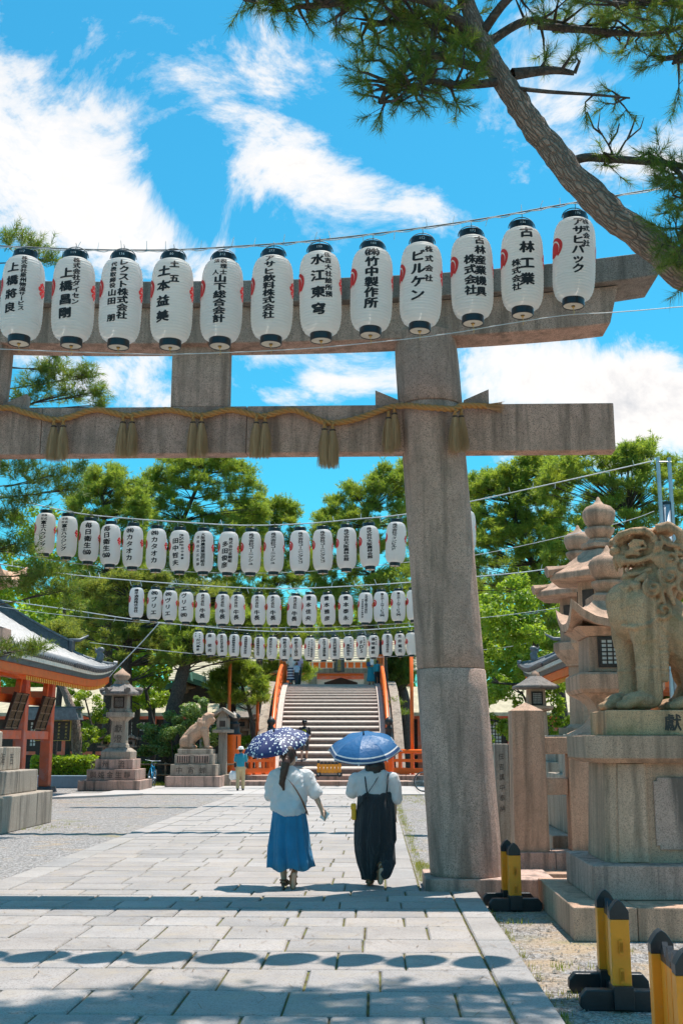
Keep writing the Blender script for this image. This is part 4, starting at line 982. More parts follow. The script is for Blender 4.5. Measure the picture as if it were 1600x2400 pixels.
bx('shaft', 'stone_pale', ins, -.13, .07, -.13, .13, 0, 1.69, .01); bx('side_shaft', 'stone_pale', ins, .074, .135, -.10, .13, 0, 1.685, .008)
m = MB(); write_col(m, '住吉講中奉納', -.09, 1.56, .10, .15, lambda x, z: (x + .05, -.133, z), .02, sx=.8)
m.build('inscription', 'incised', ins)

# ================================================================== STONE LANTERNS
def ring_poly(n, r, z, rot, sx=1.0): return [(math.cos(2 * math.pi * j / n + rot) * r * sx, math.sin(2 * math.pi * j / n + rot) * r, z) for j in range(n)]
def finial(parent, mat, z, s=1.0):
    MB().lathe([(.15 * s, z), (.20 * s, z + .03 * s), (.27 * s, z + .14 * s), (.28 * s, z + .20 * s), (.26 * s, z + .21 * s)], 20).build('lotus_bowl', mat, parent, True)
    MB().lathe([(.17 * s, z + .212 * s), (.26 * s, z + .30 * s), (.305 * s, z + .44 * s), (.30 * s, z + .53 * s), (.23 * s, z + .61 * s), (.10 * s, z + .665 * s), (.05 * s, z + .73 * s), (.02 * s, z + .80 * s), (.005 * s, z + .81 * s)], 24).build('jewel', mat, parent, True)
def lattice(parent, x0, x1, z0, z1, y, nx, nz_, back='lattice_bg', th=.02):
    w = bx('window_frame', 'darkwood', parent, x0 - .04, x1 + .04, y - .01, y + .03, z0 - .04, z1 + .04)
    b = bx('paper', back, w, x0, x1, y - .014, y - .0105, z0, z1)
    m = MB()
    for k in range(nx + 1): x = x0 + (x1 - x0) * k / nx; m.bbx(x - th / 2, x + th / 2, y - .028, y - .015, z0 - .02, z1 + .02)
    for k in range(nz_ + 1): z = z0 + (z1 - z0) * k / nz_; m.bbx(x0 - .02, x1 + .02, y - .030, y - .0155, z - th / 2, z + th / 2)
    m.build('lattice', 'darkwood', w); return w
def roof_curl(parent, mat, z, r, h, curl, n=4, rot=math.pi / 4, topr=.35, thick=.12):
    """roof with up-swept corners; rows of rings from eave to top, sides sagging between corners"""
    seg = 8; rings = []
    def row(rad, zc, lift_, drop=0.0):
        pts = []
        for c in range(n):
            a0 = 2 * math.pi * c / n + rot; a1 = 2 * math.pi * (c + 1) / n + rot
            p0 = Vector((math.cos(a0), math.sin(a0), 0)) * rad; p1 = Vector((math.cos(a1), math.sin(a1), 0)) * rad
            for k in range(seg):
                t = k / seg; e = abs(2 * t - 1) ** 2.6
                p = p0.lerp(p1, t); p = p * (1 - .035 * (1 - abs(2 * t - 1)))
                pts.append((p.x, p.y, zc + lift_ * e))
        return pts
    rings.append(row(r * .72, z, curl * .45)); rings.append(row(r * .985, z + .01, curl * .92)); rings.append(row(r, z + thick, curl))
    for k in range(1, 6):
        t = k / 5; rad = r + (r * topr - r) * t; zz = z + thick + h * (t ** 1.5); rings.append(row(rad, zz, curl * (1 - t) ** 2.2))
    return MB().loft(rings).build('roof', mat, parent, True).modifiers.new('e', 'EDGE_SPLIT')
def roof_hip(parent, mat, z, r, h, n=6, rot=0.0, topr=.3, thick=.13, knob=True):
    rings = [ring_poly(n, r * .9, z, rot), ring_poly(n, r, z + .02, rot), ring_poly(n, r * .98, z + thick, rot)]
    for k in range(1, 5): t = k / 4; rings.append(ring_poly(n, r * .98 + (r * topr - r * .98) * t, z + thick + h * (t ** 1.25), rot))
    o = MB().loft(rings).build('roof', mat, parent, bevel=.02)
    if knob:
        for j in range(n):
            a = 2 * math.pi * j / n + rot; d = Vector((math.cos(a), math.sin(a), 0)); q = MB()
            q.tube([d * r * .62 + Vector((0, 0, z + thick + h * .28)), d * r * .85 + Vector((0, 0, z + thick + .07)), d * r * 1.05 + Vector((0, 0, z + thick + .03))], [.055, .085, .115], 6); q.build('roof_horn', mat, parent, False, bevel=.01)
def carved(parent, s, x, zt, size, pitch, y, mat='incised', bold=.02, shear=0.0, horiz=False, sx=1.0):
    m = MB()
    if horiz:
        for i, ch in enumerate(s):
            if ch not in ' 　': write_glyph(m, ch, x + i * pitch, zt, size, lambda a, z: (a, y, z), bold, sx)
    else: write_col(m, s, x, zt, size, pitch, lambda a, z: (a, y, z), bold, sx, shear)
    return m.build('inscription', mat, parent)

# --- nearest of the right-hand group: curled roof, lattice window, facing the approach
pc = at(1433, 1600, 16.6)
zc0 = 1.62
lc = thing('stone_lantern', (pc.x + .02, 16.6, -.05), 'stone lantern with upswept roof corners and white lattice window behind the right guardian', 'stone lantern')
Zc = lambda v: at(1433, v, 16.6).z + .05
S_ = 'stone'
MB().sqloft([(1.15, 0), (1.15, .45)]).build('step', 'stone_pale', lc, bevel=.01); MB().sqloft([(.9, .452), (.9, .95)]).build('step', 'stone_pale', lc, bevel=.01); MB().sqloft([(.7, .952), (.66, Zc(1720))]).build('step', 'stone_pale', lc, bevel=.01)
z0 = Zc(1720); z1 = Zc(1628)
rings = []
for k in range(9):
    t = k / 8; r = .62 - .30 * math.sin(t * math.pi) ** .8 if t < .5 else .32 + .22 * ((t - .5) * 2) ** 2.4
    rings.append([(x * r, y * r, z0 + (z1 - z0) * t) for x, y in ((-1, -1), (1, -1), (1, 1), (-1, 1))])
MB().loft(rings).build('waisted_stand', S_, lc, bevel=.012)
MB().sqloft([(.56, z1 + .002), (.60, z1 + .06), (.60, Zc(1585)), (.55, Zc(1580))]).build('platform', S_, lc, bevel=.01)
zw0, zw1 = Zc(1578), Zc(1497)
MB().sqloft([(.43, zw0), (.41, zw1)]).build('fire_box', S_, lc, bevel=.01)
lattice(lc, -.25, .25, zw0 + .10, zw1 - .05, -.45, 6, 6)
MB().sqloft([(.44, zw1 + .002), (.56, zw1 + .10), (.60, zw1 + .13)]).build('corbel', S_, lc, bevel=.006)
roof_curl(lc, S_, zw1 + .10, .98, .34, .30, 4, math.pi / 4, .40)
zf = zw1 + .10 + .12 + .34
MB().sqloft([(.30, zf - .03), (.30, zf + .06), (.22, zf + .10)]).build('finial_base', S_, lc, bevel=.01); finial(lc, S_, zf + .10, .92)
# --- tall hexagonal pair further back
def tall_lantern(u, Y, vf, label, sc_, seed):
    p = at(u, vf, Y); t = thing('stone_lantern', (p.x, Y, -.05), label, 'stone lantern', 'tall hexagonal stone lanterns'); Zv = lambda v: at(u, v, Y).z + .05
    top = p.z + .05; s = sc_; k = lambda d: top - d * s
    # finial top at 0; jewel .8; roof; box; platform; shaft
    finial(t, S_, k(.80), s)
    MB().lathe([(.20 * s, k(1.02)), (.36 * s, k(.98)), (.36 * s, k(.90)), (.24 * s, k(.86)), (.22 * s, k(.80))], 6).build('neck', S_, t, bevel=.01)
    roof_hip(t, S_, k(1.62), 1.02 * s, .46 * s, 6, R(12), .32, .14 * s)
    MB().lathe([(.50 * s, k(2.55)), (.48 * s, k(1.60))], 6, rot=R(12)).build('fire_box', S_, t, bevel=.012)
    for a in range(6):
        an = R(12 + 30 + 60 * a); d = Vector((math.cos(an), math.sin(an), 0)); c = d * (.425 * s); c.z = k(2.08)
        MB().box(c, (.05, .24 * s, .6 * s), an).build('window', 'darkwood', t)
    MB().lathe([(.42 * s, k(3.02)), (.58 * s, k(2.86)), (.66 * s, k(2.74)), (.66 * s, k(2.58)), (.56 * s, k(2.55))], 6, rot=R(12)).build('platform', S_, t, bevel=.012)
    MB().lathe([(.40 * s, k(3.06)), (.40 * s, k(3.022))], 6, rot=R(12)).build('collar', S_, t)
    MB().lathe([(.46 * s, k(4.35)), (.36 * s, k(4.28)), (.34 * s, k(3.062))], 6, rot=R(12)).build('shaft', S_, t, bevel=.01)
    MB().lathe([(.62 * s, k(4.5)), (.62 * s, k(4.352))], 6, rot=R(12)).build('base', S_, t, bevel=.01)
    zz = k(4.502); i = 0
    while zz > .02:
        h = min(.55, zz); MB().sqloft([(.8 * s + .18 * i, zz - h), (.8 * s + .18 * i, zz - .002)]).build('step', 'stone_pale', t, bevel=.01); zz -= h; i += 1
    return t
ta = tall_lantern(1400, 20.5, 1166, 'tall hexagonal stone lantern with a large onion jewel above the right guardian', 1.0, 1)
tb = tall_lantern(1352, 24.5, 1232, 'tall hexagonal stone lantern half hidden behind its taller neighbour', 1.02, 2)
# small lantern with dark roof behind the fence post
ps = at(1257, 1700, 30.0)
sm = thing('stone_lantern', (ps.x, 30.0, -.04), 'small stone lantern with dark mossy roof behind the capped fence post', 'stone lantern')
Zs = lambda v: at(1257, v, 30.0).z + .04
MB().sqloft([(.55, 0), (.5, .5)]).build('step', 'stone', sm, bevel=.01); MB().sqloft([(.30, .502), (.24, Zs(1668))]).build('shaft', 'stone', sm, bevel=.01); MB().sqloft([(.26, Zs(1668) + .002), (.40, Zs(1662)), (.40, Zs(1655))]).build('platform', 'stone', sm, bevel=.01)
MB().sqloft([(.24, Zs(1655) + .002), (.22, Zs(1615))]).build('fire_box', 'stone', sm, bevel=.01); lattice(sm, -.11, .11, Zs(1650), Zs(1625), -.245, 6, 6, th=.012)
roof_hip(sm, 'toriicap', Zs(1615), .68, .26, 6, R(30), .25, .08, False); MB().lathe([(.1, Zs(1600) + .05), (.15, Zs(1600) + .15), (.1, Zs(1600) + .26), (.01, Zs(1600) + .33)], 12).build('jewel', 'stone', sm, True)

# --- left: tall lantern with carved characters
YL = 39.4
pl = at(262, 1853, YL)
ll = thing('stone_lantern', (pl.x, YL + .9, 0), 'tall square stone lantern with carved characters on a three-step base', 'stone lantern')
Zl = lambda v: at(262, v, YL).z
hw = lambda px: px / 2600 * (YL * .985)
def lb(name, a, b, v0, v1, mat, asp=1.0, taper=None):
    return MB().sqloft([(hw(b - a) / 2, Zl(v0)), (hw((taper or (b - a))) / 2, Zl(v1))], (hw((a + b) / 2 - 262), 0, 0), 1).build(name, mat, ll, bevel=.015)
lb('step', 185, 330, 1853, 1829.5, 'stone_lav'); lb('step', 201, 316, 1829.2, 1803.5, 'stone_lav'); lb('step', 217, 306, 1803.2, 1779.5, 'stone_lav')
zb, zt_ = Zl(1779.2), Zl(1753)
MB().sqloft([(hw(70) / 2, zb), (hw(70) / 2, Zl(1762)), (hw(58) / 2, Zl(1757)), (hw(48) / 2, zt_)], (0, 0, 0)).build('base', 'stone_pale', ll, bevel=.01)
MB().sqloft([(hw(42) / 2, zt_ + .002), (hw(40) / 2, Zl(1746)), (hw(35) / 2, Zl(1742)), (hw(33) / 2, Zl(1690)), (hw(36) / 2, Zl(1687)), (hw(50) / 2, Zl(1680))]).build('shaft', 'stone_pale', ll, bevel=.008)
MB().sqloft([(hw(56) / 2, Zl(1679.8)), (hw(57) / 2, Zl(1668))]).build('platform', 'stone_pale', ll, bevel=.015)
MB().sqloft([(hw(44) / 2, Zl(1667.7)), (hw(44) / 2, Zl(1661)), (hw(38) / 2, Zl(1660)), (hw(37) / 2, Zl(1627))]).build('fire_box', 'stone_pale', ll, bevel=.006)
lattice(ll, -hw(10), hw(10), Zl(1655), Zl(1634), -hw(37) / 2 - .03, 7, 7, th=.018)
roof_hip(ll, 'toriicap', Zl(1627), hw(98) / 2, .36, 6, R(0), .3, .12, True); MB().lathe([(.2, Zl(1606)), (.3, Zl(1600)), (.26, Zl(1594)), (.2, Zl(1592)), (.32, Zl(1584)), (.3, Zl(1578)), (.1, Zl(1568)), (.01, Zl(1562))], 14).build('jewel', 'stone', ll, True)
yf = -hw(34) / 2 - .012
carved(ll, '獻', 0, Zl(1697), .30, .3, yf); carved(ll, '燈', 0, Zl(1721), .30, .3, yf)
carved(ll, '州流', -hw(21), Zl(1791), .25, hw(38), -hw(89) / 2 - .012, horiz=True); carved(ll, '調姫金生靜', -hw(46), Zl(1816), .24, hw(20), -hw(115) / 2 - .012, horiz=True)
# --- left edge: lantern on stepped plinth, mostly out of the frame
le = thing('stone_lantern', (-8.45, 22.4, -.03), 'stepped plinth and upswept roof corner of a stone lantern at the left edge', 'stone lantern')
# steps measured from their near right corner
c1 = gr(115, 1928, -.03)
def leb(name, xr, yfar, dx, dy, z0, z1, mat='stone_pale', blocks=2):
    for k in range(blocks):
        ya = -1.65 + k * 3.3 / blocks; 
    return None
def lbox(hw_, z0, z1, mat, name='step', nb=2):
    for k in range(nb):
        y0 = -hw_ + 2 * hw_ * k / nb; y1 = -hw_ + 2 * hw_ * (k + 1) / nb - (.006 if k < nb - 1 else 0)
        bx(name, mat, le, -hw_, hw_, y0, y1, z0, z1, .02)
H_ = lambda u, v, Y: at(u, v, Y).z + .03
lbox(1.62, 0, .66, 'stone_pale', nb=3); lbox(1.36, .662, 1.10, 'stone_pale', nb=2); lbox(1.06, 1.102, 1.56, 'stone_pale', nb=1)
MB().sqloft([(.76, 1.562), (.76, 1.86), (.62, 1.92), (.52, 2.02)]).build('base', 'stone_pale', le, bevel=.015)
MB().sqloft([(.42, 2.022), (.36, 3.35), (.5, 3.55)]).build('shaft', 'stone_pale', le, bevel=.015); MB().sqloft([(.78, 3.552), (.80, 3.60), (.80, 3.98)]).build('platform', 'stone_lav', le, bevel=.015)
MB().sqloft([(.5, 3.982), (.48, 4.75)]).build('fire_box', 'stone', le, bevel=.015); roof_curl(le, 'stone', 4.78, 1.42, .5, .42, 4, math.pi / 4, .36, .16); finial(le, 'stone', 5.55, 1.1)
carved(le, '永代', -.3, 1.33, .3, .36, -1.066, horiz=True)
for i, ch in enumerate('井海吉'):
    m = MB(); write_glyph(m, ch, 0, 0, .26, lambda a, z: (1.066, a * 1.0 + (-.62 + i * .55), 1.33 + z), .02); m.build('inscription', 'incised', le)

# ================================================================== LEFT GUARDIAN (seated, in profile)
pk = at(458, 1845, 42.6); YK = 42.9
pedl = thing('stone_pedestal', (pk.x, YK, 0), 'carved stepped stone pedestal under the seated left guardian', 'pedestal')
Zk = lambda v: at(458, v, YK - .6).z; hk = lambda px: px / 2600 * YK * .985
def kb(name, a, b, v0, v1, mat, d): return bx(name, mat, pedl, hk(a - 458), hk(b - 458), -d, d, Zk(v0), Zk(v1), .015)
kb('step', 395, 520, 1844, 1819, 'stone_lav', 1.0); kb('block', 405, 509, 1818.7, 1791.5, 'stone_pale', .85); kb('block', 413, 501, 1791.2, 1767, 'stone_pale', .75); kb('base_block', 418, 495, 1766.7, 1755.5, 'stone_pale', .6)
pl_ = []
for a, b in ((418, 450), (457, 492)):
    bx('panel', 'stone_lav', pedl, hk(a - 458), hk(b - 458), -.775, -.70, Zk(1788), Zk(1770.5), .02)
    m = MB()
    for k in range(6): x = hk(a - 458) + hk(b - a) * (k + .5) / 6; m.bbx(x - .02, x + .02, -.785, -.772, Zk(1787), Zk(1771.5))
    m.build('fluting', 'incised', pedl)
carved(pedl, '中宵蝉', hk(-33), Zk(1805), .26, hk(27), -.856, horiz=True)
def left_guardian():
    t = thing('guardian_statue', (pk.x + hk(-2), YK, Zk(1755.4)), 'pale stone lion guardian sitting in profile on the left pedestal', 'statue')
    g = MB(); X = lambda z: (z - 575) / 4.48 / 2600 * YK * .985; Zg = lambda z: (965 - z) / 4.48 / 2600 * YK * .99
    P = lambda a, b, y=0.0: (X(a), y, Zg(b))
    g.ell(P(470, 900), (.30, .27, .26)); g.cap(P(475, 880), P(560, 790), .27, .29); g.cap(P(560, 800), P(635, 720), .29, .25); g.cap(P(625, 740), P(675, 665), .26, .22)
    g.ell(P(690, 645), (.22, .22, .20)); g.cap(P(705, 650), P(740, 668), .13, .10); g.cap(P(700, 690), P(730, 698), .1, .07); g.ell(P(712, 612), (.15, .2, .06)); g.ell(P(745, 660), (.05, .09, .06))
    for s in (-1, 1):
        g.ell(P(655, 628, s * .17), (.06, .04, .08)); g.cap(P(650, 770, s * .17), P(672, 860, s * .17), .15, .10); g.cap(P(672, 860, s * .17), P(685, 940, s * .17), .1, .085); g.ell(P(700, 950, s * .17), (.16, .1, .06))
        g.ell(P(480, 895, s * .2), (.26, .12, .26)); g.cap(P(470, 930, s * .22), P(545, 945, s * .22), .10, .07); g.ell(P(540, 948, s * .22), (.13, .09, .06))
        for k in range(6): g.tube([P(600 + 12 * k, 650 + 4 * k, s * .2), P(590 + 14 * k, 690 + 5 * k, s * .26), P(600 + 13 * k, 730 + 4 * k, s * .24)], [.035, .045, .02], 7)
    g.cap(P(425, 900), P(430, 960), .1, .12)
    for k in range(5): g.tube([P(560 - 22 * k, 760 + 20 * k, -.1), P(572 - 22 * k, 735 + 22 * k, 0), P(560 - 22 * k, 760 + 20 * k, .1)], .045, 7)
    rough(blobmesh(g, 'body', 'stone', t, .024, 2, .5), .08, .03)
left_guardian()
# small shrine-shaped lantern and others near the bridge
def small_lantern(u, Y, vt, vb_, w, label, mat='stone_pale', roof='gable'):
    p = at(u, vb_, Y); t = thing('stone_lantern', (p.x, Y, 0), label, 'stone lantern'); z = lambda f: at(u, vb_ + (vt - vb_) * f, Y).z
    MB().sqloft([(w * .8, 0), (w * .75, max(z(.0), .12))]).build('base', mat, t, bevel=.01); MB().sqloft([(w * .36, max(z(0), .12) + .002), (w * .32, z(.62))]).build('shaft', mat, t, bevel=.01)
    MB().sqloft([(w * .8, z(.62) + .002), (w * .8, z(.67))]).build('platform', mat, t, bevel=.01); MB().sqloft([(w * .5, z(.67) + .002), (w * .5, z(.84))]).build('fire_box', mat, t, bevel=.01)
    bx('window', 'darkwood', t, -w * .24, w * .24, -w * .5 - .012, -w * .49, z(.71), z(.80))
    if roof == 'gable':
        a = z(.84) + .002; b = z(1.0); pr = [(-w * 1.05, a), (-w * .95, a), (0, b - .12), (w * .95, a), (w * 1.05, a), (w * .98, a + .12), (w * .35, b - .1), (0, b), (-w * .35, b - .1), (-w * .98, a + .12)]
        MB().prism(pr[:5] + pr[5:], -w * .8, w * .8).build('roof', mat, t, bevel=.01); MB().sqloft([(w * .45, a), (w * .2, b - .14)]).build('gable_wall', mat, t)
    else: roof_hip(t, 'toriicap', z(.84) + .002, w * 1.5, .25, 6, 0.2, .25, .1, True)
    return t
small_lantern(521, 43.6, 1658, 1815, .46, 'narrow stone lantern with a gabled roof left of the big orange post')
small_lantern(567, 50.0, 1667, 1790, .55, 'small stone lantern with an upturned dark roof behind the notice board', 'stone', 'hip')
small_lantern(247, 46.0, 1722, 1800, .36, 'low stone lantern in shade left of the carved tall lantern', 'stone_lav')
small_lantern(306, 46.5, 1722, 1800, .36, 'low stone lantern in shade right of the carved tall lantern', 'stone_lav')

# ================================================================== ARCHED BRIDGE
br = thing('arched_bridge', (-1.9, 47.2, 0), 'steep arched bridge with wooden steps, vermilion railings and stone edge beams', 'bridge', rz=R(1.8))
BH, BL, Z0 = 4.15, 10.0, 0.34
BR = (BL * BL + BH * BH) / (2 * BH)
def arc(y): return Z0 + BH - BR + math.sqrt(max(BR * BR - (BL - y) ** 2, 0))     # y: 0 at the foot, BL at the crest
hwid = 2.12
nst = 21; ys_ = [BL * (k / nst) ** 1.05 for k in range(nst + 1)]
y = 0.0; zz = Z0; k = 0
while y < BL * 1.55 and k < 46:
    # steps follow the arc: equal chord length along the arc
    ang0 = math.asin(BL / BR) - k * (0.46 / BR); ang1 = ang0 - 0.46 / BR
    ya, yb = BL - BR * math.sin(ang0), BL - BR * math.sin(ang1); za, zb_ = arc(ya), arc(yb)
    rise = zb_ - za
    if rise > 0.02:
        t_ = .055; lowf = za + rise * .70
        # sloping pale tread; riser with its shade put into a darker wood colour
        m = MB(); a = [(-hwid, ya, lowf), (hwid, ya, lowf), (hwid, yb + .02, zb_), (-hwid, yb + .02, zb_)]
        m.add([Vector(p) for p in a] + [Vector(p) - Vector((0, 0, t_)) for p in a], [(0, 1, 2, 3), (4, 7, 6, 5), (0, 4, 5, 1), (1, 5, 6, 2), (2, 6, 7, 3), (3, 7, 4, 0)]); m.build('tread', 'stepwood', br)
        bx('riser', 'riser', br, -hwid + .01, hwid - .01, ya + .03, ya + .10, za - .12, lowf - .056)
    else:
        m = MB(); a = [(-hwid, ya, za), (hwid, ya, za), (hwid, yb, zb_), (-hwid, yb, zb_)]
        m.add([Vector(p) for p in a] + [Vector(p) - Vector((0, 0, .12)) for p in a], [(0, 1, 2, 3), (4, 7, 6, 5), (0, 4, 5, 1), (1, 5, 6, 2), (2, 6, 7, 3), (3, 7, 4, 0)]); m.build('tread', 'stepwood', br)
    k += 1; y = yb
def arcpts(x, dz, y0=0.0, y1=BL * 1.7, n=30): return [(x, y0 + (y1 - y0) * i / n, arc(y0 + (y1 - y0) * i / n) + dz) for i in range(n + 1)]
def band(name, mat, x0, x1, dz0, dz1, y0=0.0, y1=BL * 1.7, n=26, smooth=False):
    rings = []
    for i in range(n + 1):
        y = y0 + (y1 - y0) * i / n; z = arc(y); sl_ = (BL - y) / math.sqrt(max(BR * BR - (BL - y) ** 2, .1))
        nrm = Vector((0, -sl_, 1)).normalized()
        rings.append([Vector((x, y, z)) + nrm * d for x, d in ((x0, dz0), (x1, dz0), (x1, dz1), (x0, dz1))])
    return MB().loft(rings).build(name, mat, br, smooth)
for s in (-1, 1):
    a, b = sorted((s * (hwid + .62), s * (hwid + 1.02)))
    band('edge_beam', 'stone_pale', a, b, -.5, .16, 0.15); a, b = sorted((s * (hwid + .02), s * (hwid + .26))); band('kerb_beam', 'stepwood', a, b, -.25, .10, .1)
    a, b = sorted((s * (hwid + .28), s * (hwid + .60))); band('side_board', 'darkwood', a, b, -.4, -.02, .2)
    xr = s * (hwid + .34)
    # handrail, middle and lower rails
    MB().tube([(xr, p[1], p[2]) for p in arcpts(xr, .98, .35)], .085, 10).build('handrail', 'orange', br, True)
    for d in (.55, .2):
        rings = []
        for p in arcpts(xr, d, .35): rings.append([(xr - .045, p[1], p[2] - .07), (xr + .045, p[1], p[2] - .07), (xr + .045, p[1], p[2] + .07), (xr - .045, p[1], p[2] + .07)])
        MB().loft(rings).build('rail', 'orange', br)
    for y in (0.05, BL * .92, BL * 1.55):
        zb2 = arc(y) - .3 if y > 1 else Z0 - .1; zt2 = arc(y) + (1.35 if y < 1 else 1.5)
        ps_ = MB().lathe([(.20, zb2), (.20, zt2)], 20, (xr, y, 0)).build('main_post', 'orange', br, True); ps_.modifiers.new('e', 'EDGE_SPLIT')
        g_ = MB().lathe([(.21, zt2 + .001), (.21, zt2 + .05), (.17, zt2 + .08), (.155, zt2 + .42), (.18, zt2 + .45), (.10, zt2 + .50), (.09, zt2 + .58), (.17, zt2 + .66), (.18, zt2 + .76), (.12, zt2 + .86), (.03, zt2 + .93), (.005, zt2 + .97)], 20, (xr, y, 0)).build('finial', 'blackmat', br, True); g_.parent = ps_
        bx('slot', 'black', ps_, xr + .06, xr + .085, y - .203, y - .19, zt2 - .5, zt2 - .05)
    for k in range(1, 8):
        y = .05 + (BL * .92) * k / 8; z = arc(y); bx('baluster', 'orange', br, xr - .06, xr + .06, y - .06, y + .06, z - .2, z + .92)
# pond-side terrace with two stone steps in front of the bridge
ter = MB()
plz = thing('stone_terrace', (0, 43.4, 0), 'two long stone steps leading up to the arched bridge', None); plz['kind'] = 'structure'; del plz['label']
for k, (x0, x1) in enumerate(((-6.0, -3.4), (-3.395, -.8), (-.795, 1.8), (1.805, 4.4))): bx('step', 'stone_lav', plz, x0, x1, 0, 1.4, -.1, .17, .02)
for k, (x0, x1) in enumerate(((-6.3, -3.9), (-3.895, -1.4), (-1.395, 1.2), (1.205, 4.2))): bx('step', 'stone_lav', plz, x0, x1, 1.401, 4.6, -.1, .342, .02)
# wing railings with big posts
def wing(x0, y0, x1, y1, label):
    t = thing('wing_railing', (x0, y0, .342), label, 'railing', 'wing railings of the bridge'); d = Vector((x1 - x0, y1 - y0, 0)); L = d.length; t.rotation_euler = (0, 0, math.atan2(d.y, d.x))
    MB().tube([(0, 0, .92), (L, 0, .92)], .085, 10).build('handrail', 'orange', t, True)
    for z, h in ((.16, .2), (.56, .12)): bx('rail', 'orange', t, 0, L, -.055, .055, z - h / 2, z + h / 2, .01)
    for k in range(5): x = L * (k + .5) / 5; bx('strut', 'orange', t, x - .07, x + .07, -.05, .05, .05, .86, .01)
    for k in range(3): x = L * (k + .5) / 3; bx('foot', 'vermilion', t, x - .2, x + .2, -.09, .09, 0, .062, .01)
    return t
def big_post(x, y, z0, h, label, rad=.30):
    t = thing('railing_post', (x, y, z0), label, 'post', 'large vermilion railing posts')
    o = MB().lathe([(rad, .12), (rad, h)], 26).build('shaft', 'orange', t, True); o.modifiers.new('e', 'EDGE_SPLIT')
    MB().sqloft([(rad + .12, -.3), (rad + .12, .118)]).build('stone_foot', 'stone', t, bevel=.02)
    f = MB().lathe([(rad + .01, h + .001), (rad + .015, h + .06), (rad * .82, h + .1), (rad * .78, h + .40), (rad * .9, h + .43), (rad * .55, h + .47), (rad * .5, h + .54), (rad * .86, h + .62), (rad * .92, h + .72), (rad * .6, h + .82), (rad * .15, h + .89), (.005, h + .93)], 24).build('finial', 'blackmat', t, True)
    bx('slot', 'black', o, rad * .5, rad * .5 + .035, -rad * .93, -rad * .80, h - .55, h - .06)
pbx = at(546, 1800, 44.9)
big_post(pbx.x, 44.9, .342, at(546, 1722, 44.9).z - .342, 'stout vermilion post with black onion cap left of the bridge')
wing(pbx.x + .32, 45.0, -4.25, 46.6, 'vermilion wing railing left of the bridge foot')
wing(0.75, 46.6, 3.2, 45.2, 'vermilion wing railing right of the bridge foot, behind the torii column')
big_post(3.55, 45.0, .342, 2.0, 'stout vermilion post right of the bridge, hidden by the torii column')
# slender red poles standing at the pond
for i, (u, v0, v1, Y, lb_) in enumerate(((536, 1545, 1720, 47.5, 'slender red pole behind the gabled small lantern'), (602, 1600, 1760, 49.0, 'slender red pole beside the white notice board'), (966, 1500, 1760, 46.5, 'slender orange pole just left of the torii column'))):
    p = at(u, v1, Y); zt2 = at(u, v0, Y).z
    t = thing('red_pole', (p.x, Y, -.03), lb_, 'pole', 'slender red poles'); MB().tube([(0, 0, 0), (0, 0, zt2)], .075, 10).build('shaft', 'vermilion' if i < 2 else 'orange', t, True); MB().lathe([(.078, zt2 + .001), (.078, zt2 + .12), (.02, zt2 + .16)], 10).build('cap', 'blackmat', t)
# notice board
p = at(583, 1800, 50.5); zt2 = at(583, 1655, 50.5).z; zb2 = at(583, 1693, 50.5).z
nb = thing('notice_board', (p.x, 50.5, -.03), 'white gabled notice board covered in small writing on a white post', 'sign')
w_ = .28
MB().prism([(-w_, zb2), (w_, zb2), (w_, zt2), (0, zt2 + .12), (-w_, zt2)], -.02, .02).build('board', 'white', nb); MB().prism([(-w_ - .1, zt2 - .02), (0, zt2 + .1), (w_ + .1, zt2 - .02), (w_ + .1, zt2 + .05), (0, zt2 + .19), (-w_ - .1, zt2 + .05)], -.07, .07).build('roof', 'white', nb); bx('post', 'white', nb, -.06, .06, .022, .12, 0, zt2)
m = MB()
for k in range(7): write_col(m, '住吉大社反橋由来神事'[k % 3:], .22 - k * .075, zt2 - .04, .05, .068, lambda x, z: (x, -.024, z), .02)
m.build('writing', 'ink', nb)

